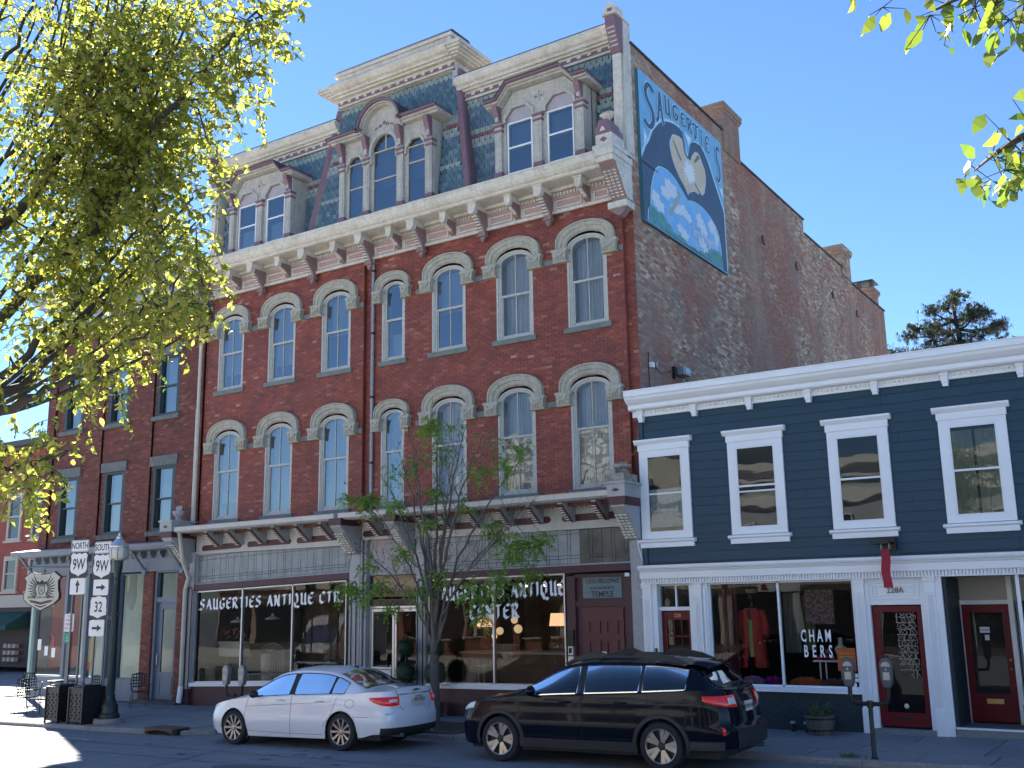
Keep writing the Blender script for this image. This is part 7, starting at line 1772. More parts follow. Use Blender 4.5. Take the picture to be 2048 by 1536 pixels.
text('OUTBACK',.055,(1.62,-.905,.335),mat('grey_script',(.12,.12,.12),.4),bc2,ext=.001,wloc=False,sx=1.3)
text('OUTBACK',.035,(4.66,-.42,.86),CHROME,bc2,rot=(math.pi/2,0,math.pi/2),ext=.001,wloc=False)
h=MB(); G=[[pt(TOT-a,z,.012) for z in (.34,.42,.52,.60)] for a in np.linspace(0,.66,14)]
for sg in (-1,1): h.grid([[Vector((p.x,p.y*sg,p.z)) for p in r] for r in G])
ITEM('rear_bumper_cladding',h,PLAST,bc2,smooth=True)
h=MB(); h.tube([(4.60,-.1,1.13),(4.55,.1,1.2),(4.5,.35,1.26)],.01,5); h.ball((4.64,-.12,1.12),.03,5); ITEM('rear_wiper',h,PLAST,bc2)
h=MB(); h.tube([Vector((pt(TOT-abs(y),z,.0).x,y,z)) for y,z in ((-.68,1.10),(-.63,.9),(-.58,.68),(-.5,.62),(.5,.62),(.58,.68),(.63,.9),(.68,1.1))],.004,4); ITEM('tailgate_gap',h,SEAM,bc2)
h=MB(); h.tube([(4.45,.45,.26),(4.78,.45,.27)],.035,8); ITEM('exhaust',h,METAL,bc2)
for sg in (-1,1):
    h=MB(); G=[]
    for x in np.linspace(1.30,3.30,30): G.append([onside(x,z,o,sg) for z,o in ((.245,-.01),(.25,.010),(.37,.012),(.385,-.002))])
    h.grid(G)
    for w_ in (.93,3.675):
        G=[]
        for k in range(33):
            a=math.pi*(-.06+1.12*k/32); row_=[]
            for rr_,o in ((.385,-.01),(.388,.012),(.44,.012),(.452,-.004)):
                x=w_-rr_*math.cos(a); z=max(.345+rr_*math.sin(a),.24); q=onside(x,z,o,sg); row_.append(q)
            G.append(row_)
        h.grid(G)
    G=[]
    for x in np.linspace(4.12,4.62,12): G.append([onside(x,z,o,sg) for z,o in ((.30,-.01),(.31,.010),(.42,.012),(.435,-.002))])
    h.grid(G); ITEM('side_cladding',h,PLAST,bc2,smooth=True,auto=50,kind='stuff')
k=1.10; bc2.scale=(k,k,k); hd=.04; bc2.rotation_euler=(0,-.008,hd)
fx,fy=15.32,-5.49; lx,ly=.93*k,-.90*k
bc2.location=(fx-(lx*math.cos(hd)-ly*math.sin(hd)),fy-(lx*math.sin(hd)+ly*math.cos(hd)),.142)
# white van across the road, seen only mirrored in the left shop window
van=thing('white_van',(0,0,0),'white high roofed van across the road, mirrored in the left shop window','van')
b=MB(); VP=[(0,.45),(.02,.75),(.25,1.05),(.75,1.25),(1.35,2.1),(1.7,2.45),(2.2,2.55),(5.6,2.5),(5.7,.45)]
b.poly(VP,'y',-.98,.98); b.build('body',WP,van,loc=(0,0,0),bevel=.08)
b=MB(); b.add([(.74,-.8,1.28),(.74,.8,1.28),(1.30,.72,2.08),(1.30,-.72,2.08)],[(0,1,2,3)]); b.v=[(x-.02,y,z) for x,y,z in b.v]; b.build('windscreen',CARGD,van,loc=(0,0,0)); b=MB()
for s in (-1,1): b.poly([(.95,1.25),(1.9,1.25),(1.9,1.95),(1.45,1.95)],'y',s*.985-.005,s*.985+.005)
b.build('side_window',CARGD,van,loc=(0,0,0))
b=MB(); b.box(-.02,.05,-.75,.75,.55,.85); b.box(-.04,.1,-.9,.9,.38,.52); b.build('grille',PLAST,van,loc=(0,0,0))
for s in (-1,1): MB().box(-.0,.16,s*.85-.1,s*.85+.1,.85,1.02).build('head_lamp',CLEARL,van,loc=(0,0,0)); MB().box(.75,.85,min(s*.98,s*1.2),max(s*.98,s*1.2),1.25,1.6).build('wing_mirror',PLAST,van,loc=(0,0,0))
for x in (.95,4.6):
    for s in (-1,1): b=MB(); b.lathe((x,s*.88,.36),[(.2,-.11),(.36,-.1),(.36,.1),(.2,.11)],20,axis='y'); b.build('wheel',TYRE,van,loc=(0,0,0))
van.rotation_euler=(0,0,rad(258)); van.location=(-9.6,-15.2,gz(-8))
# ---------------- inside the shops ----------------
FLR=mat('shop_floor',(.22,.15,.09),.6)
def room(par,x0,x1,z0,z1,y1,wall=DARKW):
    b=MB(); b.box(x0,x1,.3,y1,z0-.05,z0); b.build('shop_floor',FLR,par); b=MB(); b.box(x0,x1,y1,y1+.05,z0,z1); b.box(x0-.05,x0,.3,y1,z0,z1); b.box(x1,x1+.05,.3,y1,z0,z1); b.box(x0,x1,.2,y1,z1,z1+.05); b.build('shop_room',wall,par)
# the cores of the two buildings start behind these rooms
room(main,.7,6.7,.5,3.6,4.6); room(main,9.45,13.45,.6,3.7,4.6); room(bb,17.0,20.05,1.0,3.2,2.6,DARK); room(main,7.4,9.05,.2,3.0,3.0)
b=MB(); b.box(.7,6.7,4.5,4.58,.5,3.6); b.box(9.45,13.45,4.5,4.58,.6,3.7); b.build('back_wall',mat('brown_back_wall',(.26,.18,.11),.8,n1=(1.5,.7,(.08,.06,.04))),main)  # lighter brown wall stands in for ambient light inside the shops
GREEN=mat('fern_green',(.02,.05,.02),.6,rnd=.3); FLW=mat('coral_flower',(.45,.12,.09),.6); TERR=mat('white_planter_box',(.45,.45,.42),.7)
def pend(x,z,y,lab):
    t=thing('pendant_lamp',(x,y,z),lab,'lamp'); b=MB(); b.lathe((0,0,0),[(.21,0),(.20,.03),(.12,.07),(.04,.10),(.03,.16)],16); b.build('lamp_shade',mat('white_enamel',(.55,.57,.60),.4),t,loc=wo(t)); b=MB(); b.tube([(0,0,.15),(0,0,3.62-z)],.006,4); b.build('flex',BLACK,t,loc=wo(t))
pend(.70+.78,2.42,1.0,'white pendant lamp above the flower box in the left shop window'); pend(2.95,2.50,1.0,'white pendant lamp in the middle of the left shop window')
t=thing('flower_box',(1.35,1.2,.5),'pale flower box on a stand with coral flowers inside the left shop window','planter')
b=MB(); b.poly([(.72,1.42),(1.78,1.42),(1.70,1.82),(.66,1.82)],'y',1.0,1.3); b.box(.62,1.84,.96,1.34,1.80,1.86); b.build('box_body',TERR,t); b=MB(); b.box(.95,1.0,1.1,1.15,.5,1.42); b.box(1.5,1.55,1.1,1.15,.5,1.42); b.build('stand',mat('dark_wood',(.06,.03,.02),.6),t)
rr=random.Random(21); b=MB(); v,f=leafm(.09,.05,None)
for k in range(170):
    p=Vector((rr.uniform(.75,1.75),rr.uniform(1.05,1.3),1.88+abs(rr.gauss(0,.13)))); M_=Vector((rr.gauss(0,1),rr.gauss(0,1),rr.gauss(0,1))).normalized().to_track_quat('Y','Z').to_matrix(); b.add([p+M_@Vector(c) for c in v],f)
b.build('foliage',GREEN,t,kind='stuff'); b=MB()
for k in range(26): p=(rr.uniform(.75,1.75),rr.uniform(1.0,1.2),rr.uniform(1.95,2.25)); b.ball(p,(.04,.03,.035),4)
b.build('flowers',FLW,t,kind='stuff')
t=thing('potted_palm',(2.35,1.4,.5),'dark green palm fronds between the mullions of the left shop window','plant'); b=MB(); 
for k in range(26):
    a=rr.uniform(0,6.28); l=rr.uniform(.5,.8); pts=[(2.35+math.cos(a)*l*s,1.4+math.sin(a)*l*s*.6,1.5+.75*s-.9*s*s) for s in (0,.4,.7,1)]; b.tube(pts,[.012,.016,.012,.003],3)
b.build('fronds',GREEN,t,kind='stuff'); b=MB(); b.lathe((2.35,1.4,.5),[(.14,0),(.19,.9),(.2,1.0)],12); b.build('pot',TERR,t)
BX=-.45
t=thing('garden_bench',(2.5,1.2,.5),'grey slatted garden bench with curved back in the left shop window','bench'); GB=mat('grey_bench_paint',(.16,.18,.20),.6)
b=MB(); n=15; 
for k in range(n): x=2.62+BX+k*.065; zt=1.60+.16*math.sin(math.pi*k/(n-1)); b.box(x-.012,x+.012,1.38,1.40,.98,zt)
b.tube([(2.55+BX+1.0*i/12,1.39,1.62+.18*math.sin(math.pi*i/12)) for i in range(13)],.022,5); b.build('backrest',GB,t); b=MB()
for k in range(6): b.box(2.5+BX,3.6+BX,.95+k*.07,1.0+k*.07,.93,.96)
b.build('seat',GB,t); 
for x in (2.07,3.13):
    for y in (.95,1.38): b=MB(); b.tube([(x,y,.95),(x+(.03 if x>2.6 else -.03),y,.5)],.022,5); b.build('leg',GB,t)
t=thing('marble_table',(4.2,1.5,.5),'small pale topped table behind the bench in the shop window','table'); MB().box(3.6,5.2,1.3,1.8,1.26,1.30).build('tabletop',TERR,t)
for x in (3.7,5.1): MB().box(x-.02,x+.02,1.5,1.54,.5,1.26).build('leg',BLACK,t)
# right hand window
SHADEM=mat('peach_lamp_shade',(.50,.30,.18),.7,emit=((1,.55,.3),.25))
def tlamp(x,y,z,lab,r=.2):
    t=thing('table_lamp',(x,y,z),lab,'lamp'); b=MB(); b.lathe((0,0,0),[(r,0),(r*.8,.30),(r*.78,.30)],18); b.build('lamp_shade',SHADEM,t,loc=wo(t)); b=MB(); b.lathe((0,0,-.5),[(.09,0),(.03,.05),(.05,.2),(.02,.3),(.015,.5)],10); b.build('lamp_base',mat('brown_lamp_base',(.10,.06,.03),.5),t,loc=wo(t)); return t
tlamp(10.35,1.2,2.26,'table lamp with a peach shade under the E of CENTER in the window'); tlamp(12.52,1.2,2.28,'table lamp with a glowing peach shade beside the lodge door wall')
tb=thing('display_counter',(11.4,1.6,.6),'brown counter carrying lamps behind the right antique shop window','counter'); MB().box(9.7,13.2,1.1,2.0,.6,1.6).build('counter_body',mat('counter_wood',(.12,.065,.035),.6,n1=(3,.5,(.07,.04,.02))),tb); MB().box(9.65,13.25,1.05,2.05,1.6,1.66).build('counter_top',mat('counter_top_stone',(.35,.30,.22),.6),tb)
PAP=mat('paper_lantern',(.45,.36,.22),.8,emit=((1,.7,.4),.12))
for x,z,r,lab in ((11.18,2.20,.11,'largest round paper lantern hanging in the right antique shop window'),(11.07,2.42,.09,'upper small paper lantern hanging in the right antique shop window'),(10.62,2.15,.10,'round paper lantern hanging left of the largest one'),(10.45,2.02,.08,'lowest and smallest paper lantern in the window')):
    t=thing('paper_lantern',(x,1.5,z),lab,'lantern'); b=MB(); b.ball((0,0,0),r,8); b.build('globe',PAP,t,loc=wo(t)); b=MB(); b.tube([(0,0,r),(0,0,3.7-z)],.004,4); b.build('cord',BLACK,t,loc=wo(t))
for x in (11.9,12.45,12.85,13.1):
    t=thing('ceiling_spot',(x,.8,3.26),{11.9:'lit ceiling spot over the first letters of ANTIQUE, leftmost of four',12.45:'lit ceiling spot over the middle of ANTIQUE, second of four',12.85:'lit ceiling spot over the Q and U of ANTIQUE, third of four',13.1:'lit ceiling spot nearest the lodge door, rightmost of four'}[x],'spot lamp',group='lit ceiling spots in the right shop window'); b=MB(); b.lathe((0,0,0),[(.03,0),(.045,.08),(.03,.12)],10); b.build('spot_body',BLACK,t,loc=wo(t)); MB().ball((0,-.01,-.01),(.04,.03,.03),5).build('bulb',mat('warm_bulb',(1,.6,.35),.5,emit=((1,.55,.3),5)),t,loc=wo(t))
t=thing('candelabra',(10.7,.55,.9),'white wire candelabra standing on the right antique window ledge','candelabra'); b=MB()
for x in (10.62,10.78): b.tube([(x,.55,.86),(x,.55,1.40)],.008,4); b.tube([(x-.05,.55,.87),(x+.05,.55,.87)],.01,4)
for k in range(7): x=10.45+k*.085; b.tube([(10.7,.55,1.33),(x,.55,1.33+.02),(x,.55,1.47)],.006,4)
b.build('frame',WHITE,t)
t=thing('wicker_basket',(10.9,1.3,1.66),'oval wicker basket on the counter in the right antique window','basket'); b=MB(); b.lathe((0,0,0),[(.2,0),(.3,.16),(.31,.17),(.19,.02)],18); b.v=[(x*1.3,y*.7,z) for x,y,z in b.v]; b.build('basket_body',mat('wicker',(.25,.19,.11),.8,bump=(40,1,.01)),t,loc=wo(t))
b=MB(); b.box(9.5,9.95,2.2,2.5,.6,3.6); tag(b.build('brick_pier',mat('indoor_brick',(.20,.085,.05),.8,n1=(14,.6,(.12,.05,.03)),bump=(30,.5,.01))),'brown brick pier inside the right antique shop window','pier')
# clothes shop
mn=thing('mannequin',(17.72,.7,1.1),'black mannequin in a long red coat over a yellow green dress','mannequin'); BLK=mat('mannequin_black',(.012,.012,.012),.4)
b=MB(); b.ball((17.72,.7,2.74),(.085,.10,.12),8); b.tube([(17.72,.7,2.66),(17.72,.7,2.52)],.045,8); b.lathe((17.72,.7,1.75),[(.13,0),(.10,.28),(.15,.55),(.17,.72),(.06,.8)],12)
for s in (-1,1): b.tube([(17.72+s*.07,.7,1.8),(17.72+s*.09,.68,1.45),(17.72+s*.10,.72,1.12)],[.07,.05,.035],8); b.tube([(17.72+s*.2,.7,2.46),(17.72+s*.27,.68,2.15),(17.72+s*.27,.66,1.86)],[.05,.04,.03],7)
b.build('body',BLK,mn,smooth=True,auto=50)
b=MB(); b.ball((17.72,.7,2.86),(.11,.11,.05),6); 
for k in range(14): a=k*.45; b.ball((17.72+.09*math.cos(a),.7+.09*math.sin(a),2.88),(.035,.03,.03),4)
b.build('gold_headpiece',mat('gold_headpiece',(.35,.28,.12),.5),mn)
CO_=mat('red_coat_cloth',(.42,.018,.022),.7,n1=(3,.6,(.45,.07,.02)),tr=(.15,1))
P=[]
for j,(z,rx,op) in enumerate(((2.50,.16,.05),(2.42,.24,.07),(2.2,.25,.08),(1.9,.24,.09),(1.6,.27,.10),(1.4,.30,.12),(1.28,.32,.13))):
    r=[]
    for i in range(25):
        a=-math.pi/2+op*2.2+(2*math.pi-op*4.4)*i/24; w_=1+.05*math.sin(i*1.9)*(j/6); r.append((17.72+rx*math.cos(a)*w_,.7+.17*math.sin(a)*w_*(1+.2*j/6),z))
    P.append(r)
b=MB(); b.grid(P); 
for s in (-1,1): b.tube([(17.72+s*.21,.69,2.46),(17.72+s*.29,.67,2.2),(17.72+s*.31,.65,1.90)],[.07,.075,.09],9)
b.build('red_coat',CO_,mn,smooth=True); b=MB(); b.poly([(17.60,2.5),(17.84,2.5),(17.80,1.9),(17.77,1.5),(17.68,1.5),(17.64,1.9)],'y',.56,.6); b.build('green_dress',mat('yellow_green_dress',(.30,.33,.10),.7,n1=(3,.6,(.12,.25,.12))),mn)
mn.location.z+=.14; mn.location.x-=.03
cu_=curtain(17.25,.42,1.1,3.15,.45,folds=5,amp=.03,m_=mat('dark_red_drape',(.10,.008,.014),.8),name='red_drape'); tag(cu_,'dark red drape gathered at the left edge of the clothes shop window','drape')
def garment(x,y,z0,z1,w_,m_,lab,nm='hanging_garment'):
    c=curtain(x,w_,z0,z1,y,folds=3,amp=.03,m_=m_,name=nm); tag(c,lab,'garment')
garment(18.35,1.3,1.7,2.95,.35,mat('grey_cloth',(.12,.12,.11),.8),'grey garment hanging behind the mullion of the clothes shop'); garment(18.7,1.35,1.75,2.9,.25,mat('olive_cloth',(.13,.12,.06),.8),'olive garment hanging right of the window mullion')
garment(19.75,1.2,2.1,3.05,.2,mat('plum_cloth',(.08,.03,.06),.8),'plum scarf hanging at the right end of the clothes shop window')
t=MB(); t.box(18.75,19.35,1.0,1.02,2.3,3.0); tag(t.build('wall_textile',mat('patterned_textile',(.14,.09,.10),.9,n1=(14,.8,(.30,.24,.22),.48,.52),n2=(30,.6,(.05,.02,.03),.5,.55))),'dark patterned square textile hanging above the CHAMBERS lettering','textile')
t=thing('display_table',(19.3,.7,1.1),'small white display table with pink goods in the clothes shop','table'); MB().box(18.98,19.55,.55,.85,1.56,1.59).build('tabletop',WHITE,t)
for x in (19.1,19.22): MB().box(x-.012,x+.012,.6,.63,1.1,1.56).build('leg',WHITE,t)
for i,(x,z,c) in enumerate(((19.08,1.64,(.5,.03,.10)),(19.2,1.66,(.4,.02,.06)),(19.33,1.64,(.5,.25,.22)),(19.26,1.76,(.25,.28,.24)))):
    b=MB(); b.ball((x,.7,z),(.07,.06,.05),5); tag(b.build('folded_scarf',mat('scarf_%d'%i,c,.7)),('crimson folded scarf on the white display table, leftmost','dark red folded scarf second from left on the display table','salmon folded scarf at the right of the display table','grey green folded scarf on top of the others')[i],'scarf')
t=thing('jewellery_bust',(19.55,.6,1.9),'white jewellery bust with a necklace beside the orange poster','display bust'); b=MB(); b.lathe((0,0,-.22),[(.02,0),(.10,.03),(.13,.12),(.11,.18),(.045,.22),(.04,.36)],14); b.v=[(x,y*.5,z) for x,y,z in b.v]; b.build('bust_form',mat('bust_white',(.55,.54,.5),.6),t,loc=wo(t),smooth=True); b=MB(); b.tube([(.07*math.cos(a),-.055,-.03+.07*math.sin(a)) for a in np.linspace(math.pi,2*math.pi,9)],.005,4); b.build('necklace',BLACK,t,loc=wo(t)); MB().box(-.02,.02,-.02,.02,-.8,-.22).build('stand',WHITE,t,loc=wo(t))
for i,(x0,x1,c,lab) in enumerate(((17.62,17.92,(.42,.28,.5),'lilac tulle pouf on the shop window floor, leftmost'),(17.98,18.38,(.28,.02,.30),'purple tulle pouf on the shop window floor beside the mullion'),(18.58,19.1,(.60,.18,.07),'orange tulle pouf right of the window mullion'),(19.2,19.6,(.25,.12,.11),'dusty pink tulle pouf under the display table'))):
    b=MB(); rr=random.Random(i+50)
    for k in range(26):
        x=rr.uniform(x0,x1); a=rr.uniform(0,3.14); l=rr.uniform(.08,.17); w_=rr.uniform(.05,.1); y=rr.uniform(.3,.5); b.add([(x-w_*math.cos(a),y-w_*.4,1.1+rr.uniform(0,.05)),(x+w_*math.cos(a),y+.03,1.1),(x+w_*.8,y+rr.uniform(-.05,.05),1.1+l),(x-w_*.8,y,1.1+l*rr.uniform(.6,1.2))],[(0,1,2,3)])
    tag(b.build('tulle_pouf',mat('tulle_%d'%i,c,.8,tr=(.4,1.1))),lab,'fabric')
# a sign and a post across the street, mirrored in the clothes shop glass
hs=thing('shop_hanging_sign',(12.6,-16.6,3.2),'white hanging sign with a red triangle across the street, mirrored in glass','sign'); MB().box(11.9,13.5,-16.65,-16.6,3.1,3.5).build('sign_board',WHITE,hs); MB().poly([(12.0,3.16),(12.3,3.16),(12.15,3.46)],'y',-16.6,-16.59).build('red_triangle',RI,hs); MB().box(12.65,12.75,-16.68,-16.6,.1,4).build('post',SGM,hs)
# ---------------- trees ----------------
BARK=mat('smooth_bark',(.11,.095,.08),.85,n1=(6,.5,(.06,.05,.045)),bump=(30,.5,.01)); BARKD=mat('dark_branch_bark',(.045,.038,.032),.85)
LEAFY=mat('fresh_elm_leaf',(.15,.16,.022),.5,rnd=[(0,(.10,.14,.02)),(.5,(.19,.20,.032)),(1,(.30,.28,.06))],tr=(.55,2.3,1.0))
LEAFS=mat('street_tree_leaf',(.10,.19,.03),.5,rnd=[(0,(.10,.20,.02)),(.6,(.16,.29,.03)),(1,(.24,.35,.05))],tr=(.4,1.6)); LEAFB=mat('bronze_leaf',(.11,.09,.03),.6,rnd=.3,tr=(.4,1.2))
def curve(pts,n=6):
    out=[]; P=[Vector(p) for p in pts]
    for i in range(len(P)-1):
        p0=P[max(i-1,0)];p1=P[i];p2=P[i+1];p3=P[min(i+2,len(P)-1)]
        for k in range(n): t=k/n; out.append(.5*((2*p1)+(-p0+p2)*t+(2*p0-5*p1+4*p2-p3)*t*t+(-p0+3*p1-3*p2+p3)*t**3))
    out.append(P[-1]); return out
def leaves_on(b,pts,step,v,f,rr,hang=.8,scale=(.5,1.3)):
    L_=0
    for a,c in zip(pts,pts[1:]):
        d=(c-a); l=d.length
        if l<1e-6: continue
        k=0
        while L_+step*(k+1)<l+step:
            t=min(1,(step*k)/l+rr.uniform(0,.3)*step/l); p=a+d*t
            side=Vector((rr.gauss(0,1),rr.gauss(0,1),rr.gauss(-hang,.5))).normalized(); M_=side.to_track_quat('Y','Z').to_matrix()@Matrix.Rotation(rr.uniform(0,6.28),3,'Y'); s=rr.uniform(*scale)
            b.add([p+M_@(Vector(q)*s) for q in v],f); k+=1
def twigs(bl,bt,c,r,n,rr,v,f,tl=.32,step=.03,droop=.5,out=None):
    for i in range(n):
        o=Vector((rr.gauss(0,.5),rr.gauss(0,.5),rr.gauss(0,.45)))*r; p=Vector(c)+o
        d=(o*1.1+(out or Vector((0,0,0)))+Vector((rr.uniform(-1,1),rr.uniform(-1,1),rr.uniform(-.3,.8)))*r*.8); d=d.normalized() if d.length>0 else Vector((0,0,1)); l=tl*rr.uniform(.6,1.3)
        pts=[p,p+d*l*.4,p+d*l*.75+Vector((0,0,-droop*l*.25)),p+d*l+Vector((0,0,-droop*l*.75))]
        bt.tube(pts,[.004,.003,.002,.0012],3,cap=False); leaves_on(bl,pts,step,v,f,rr)
C1=[(20.78,-16.41,6.95,0.19,0.2),(20.99,-16.49,6.91,0.09,0.1),(20.70,-16.46,6.71,0.17,0.2),(20.47,-16.39,6.51,0.12,0.1),(20.36,-16.44,6.63,0.17,0.2),(20.15,-16.38,6.21,0.12,0.1),(20.72,-16.44,6.91,0.21,0.3),(20.40,-16.35,7.19,0.30,0.4),(19.70,-16.06,7.54,0.38,0.6),(19.32,-16.16,7.53,0.42,0.7),(18.92,-16.15,7.76,0.50,1.2),(18.68,-16.37,7.64,0.50,1.2),(18.37,-16.55,7.75,0.50,0.3),(18.70,-17.07,7.29,0.50,0.3),(20.38,-16.32,6.72,0.24,0.3),(19.99,-16.28,6.96,0.30,0.5),(19.55,-16.27,7.15,0.38,0.7),(19.22,-16.28,7.09,0.55,1.6),(19.22,-16.66,7.08,0.55,1.6),(19.15,-16.94,6.82,0.40,0.3),(19.17,-17.28,6.76,0.35,0.1),(19.83,-16.22,6.65,0.26,0.3),(19.51,-16.31,6.71,0.36,0.7),(19.24,-16.38,6.80,0.55,1.7),(19.04,-16.60,6.72,0.50,1.4),(19.16,-17.10,6.56,0.30,0.1),(19.09,-17.29,6.15,0.30,0.1),(19.78,-16.36,6.28,0.22,0.3),(19.37,-16.26,6.38,0.40,0.9),(19.20,-16.46,6.35,0.50,1.7),(18.87,-16.59,6.39,0.50,1.4),(19.15,-17.08,6.01,0.30,0.1),(19.77,-16.46,5.88,0.24,0.3),(19.36,-16.37,6.01,0.42,1.1),(19.02,-16.48,6.01,0.50,1.7),(19.00,-16.81,5.86,0.40,0.4),(18.81,-17.05,5.75,0.30,0.1),(19.84,-16.48,5.50,0.26,0.4),(19.23,-16.34,5.67,0.42,1.2),(19.05,-16.56,5.60,0.50,1.5),(18.88,-16.79,5.53,0.35,0.3),(18.70,-16.99,5.39,0.28,0.1),(20.24,-16.69,4.92,0.15,0.2),(20.07,-16.63,5.03,0.26,0.5),(19.65,-16.53,5.13,0.36,1.0),(19.19,-16.50,5.19,0.45,1.2),(18.88,-16.59,5.18,0.42,0.9),(18.53,-16.74,5.17,0.32,0.2),(20.45,-16.72,4.82,0.05,0.1),(20.35,-16.71,4.89,0.10,0.1),(20.21,-16.56,5.25,0.09,0.1),(20.14,-16.46,5.52,0.10,0.1),(20.07,-16.67,4.77,0.14,0.1),(19.78,-16.56,4.80,0.26,0.5),(19.31,-16.51,4.81,0.35,0.9),(18.84,-16.50,4.89,0.38,0.8),(18.49,-16.65,4.87,0.30,0.1),(19.39,-16.63,4.51,0.14,0.1),(18.89,-16.68,4.63,0.18,0.1),(18.39,-16.74,4.67,0.20,0.1),(19.47,-16.82,4.34,0.12,0.1),(19.51,-17.35,3.85,0.20,0.3),(19.76,-17.32,3.79,0.16,0.2),(19.99,-17.32,3.76,0.12,0.1),(19.65,-17.45,3.63,0.22,0.3),(19.71,-17.35,3.63,0.14,0.1),(18.01,-17.17,7.30,0.60,0.4),(18.07,-17.12,6.40,0.50,0.2),(17.96,-16.94,5.22,0.50,0.2),(19.05,-17.37,3.96,0.35,0.4)]
L1=[[(17.19,-17.45,1.85),(17.43,-17.49,4.03),(17.87,-17.19,5.36),(18.50,-16.81,6.69),(18.91,-16.74,7.92)],[(17.43,-17.49,4.03),(17.97,-17.04,4.57),(18.50,-16.70,5.37),(18.86,-16.42,6.13),(19.28,-16.29,7.20),(19.52,-16.23,7.87)],[(17.64,-17.33,4.22),(18.22,-16.93,4.40),(18.78,-16.63,4.97),(19.12,-16.39,5.49),(19.54,-16.27,5.94)],[(17.80,-17.22,4.18),(18.48,-16.84,4.31),(19.00,-16.66,4.50),(19.49,-16.55,4.68),(19.95,-16.52,4.84)],[(17.43,-17.49,4.03),(17.70,-17.24,5.63),(18.17,-17.12,6.61),(18.47,-16.94,7.43),(18.61,-16.86,7.97)],[(17.87,-17.19,5.36),(18.45,-16.87,5.83),(18.74,-16.64,6.43),(18.97,-16.45,7.32),(19.16,-16.45,7.99)],[(18.50,-16.70,5.37),(19.05,-16.49,5.81),(19.60,-16.40,6.50),(20.11,-16.32,6.97),(20.64,-16.37,7.13)],[(17.82,-17.56,3.91),(18.74,-17.49,3.80),(19.47,-17.38,3.71),(19.88,-17.30,3.75)],[(18.22,-16.93,4.40),(18.54,-16.65,4.56),(18.88,-16.49,5.02),(19.24,-16.32,5.33)]]
near=thing('elm_tree',(17.05,-17.6,.13),'leafy yellow green tree filling the upper left corner, close to the camera','tree')
rr=random.Random(31); b=MB(); trunk=curve([(17.05,-17.6,.05),(17.08,-17.58,1.0),(17.2,-17.5,2.2),(17.43,-17.49,4.03)]); b.tube(trunk,[.17-.10*i/(len(trunk)-1) for i in range(len(trunk))],10)
LP=[]
for l in L1:
    c=curve(l,6); c=[p+Vector((rr.gauss(0,.02),rr.gauss(0,.02),rr.gauss(0,.02))) for p in c]; b.tube(c,[.050*(1-i/(len(c)-1))**1.4+.007 for i in range(len(c))],7); LP+=c
for l in L1[:6]:
    for q in range(3):
        off=Vector((rr.uniform(-.25,.25),rr.uniform(-.25,.25),rr.uniform(-.15,.15))); c=curve([Vector(p)+off*(i/(len(l)-1)+.25) for i,p in enumerate(l)],5); b.tube(c,[.026-.019*i/(len(c)-1) for i in range(len(c))],5); LP+=c
b.build('trunk',BARKD,near,smooth=True,auto=60)
v,f=leafm(.062,.030,None); bl=MB(); bt=MB(); vw=(Vector((19,-16.5,6))-CAM).normalized()
for (x,y,z,r,w_) in C1:
    TL=.34 if w_>1 else .24; c0=Vector((x,y,z)); near_=min(LP,key=lambda p:(p-c0).length)
    layers=2 if w_>=1.1 else 1
    for ly in range(layers):
        c=c0+vw*(rr.uniform(.2,.9) if ly else rr.uniform(-.15,.15)); mid=(near_+c)/2+Vector((rr.uniform(-.1,.1),rr.uniform(-.1,.1),.06)); bt.tube([near_,mid,c],[.011,.007,.004],4,cap=False)
        twigs(bl,bt,c,r,int(38*w_*(1 if not ly else .9))+4,rr,v,f,tl=TL,step=.027)
bl.build('crown',LEAFY,near,kind='stuff'); bt.build('twigs',BARKD,near,kind='stuff')
C2=[(25.358,-18.137,4.580,0.050,5),(25.524,-18.348,4.390,0.050,6),(25.577,-18.347,4.402,0.070,10),(25.647,-18.416,4.335,0.080,12),(25.695,-18.408,4.330,0.070,10),(25.731,-18.471,4.242,0.060,8),(25.764,-18.396,4.318,0.080,10),(25.263,-18.097,4.678,0.040,3),(25.543,-18.067,4.038,0.050,6),(25.560,-18.043,3.980,0.050,6),(25.627,-18.250,3.980,0.070,9),(25.661,-18.324,3.901,0.080,10),(25.703,-18.335,3.943,0.080,10),(25.698,-18.308,3.870,0.060,8),(25.629,-18.211,3.876,0.030,3),(25.745,-18.244,3.994,0.100,14)]
L2=[[(26.37,-16.88,4.31),(26.04,-17.69,4.49),(25.81,-18.14,4.49),(25.65,-18.39,4.39),(25.53,-18.35,4.40)],[(26.14,-17.28,4.29),(25.88,-17.97,4.13),(25.75,-18.25,4.02),(25.65,-18.25,3.99),(25.55,-18.06,4.02)],[(26.04,-17.69,4.49),(25.69,-18.12,4.64),(25.36,-18.15,4.60)]]
n2_=thing('near_street_tree',(26.6,-16.5,.13),'branches with large bright leaves hanging in at the upper right edge','tree'); b=MB(); tr_=curve([(26.7,-16.5,.05),(26.68,-16.5,2.0),(26.5,-16.7,3.4),(26.37,-16.88,4.31)]); b.tube(tr_,[.12-.07*i/(len(tr_)-1) for i in range(len(tr_))],9)
rr=random.Random(6); bl=MB(); bt=MB(); v2,f2=leafm(.066,.034,None,bend=.12)
for (x,y,z) in ((26.6,-16.6,6.9),(27.2,-16.2,7.3),(26.2,-16.1,7.6),(26.9,-17.0,7.9),(27.6,-16.7,6.8),(26.7,-16.5,8.5)):
    c=curve([(26.37,-16.88,4.31),((26.37+x)/2,(-16.88+y)/2,5.6),(x,y,z)],6); b.tube(c,[.04*(1-i/(len(c)-1))+.007 for i in range(len(c))],6); twigs(bl,bt,(x,y,z),.6,34,rr,v2,f2,tl=.4,step=.05)
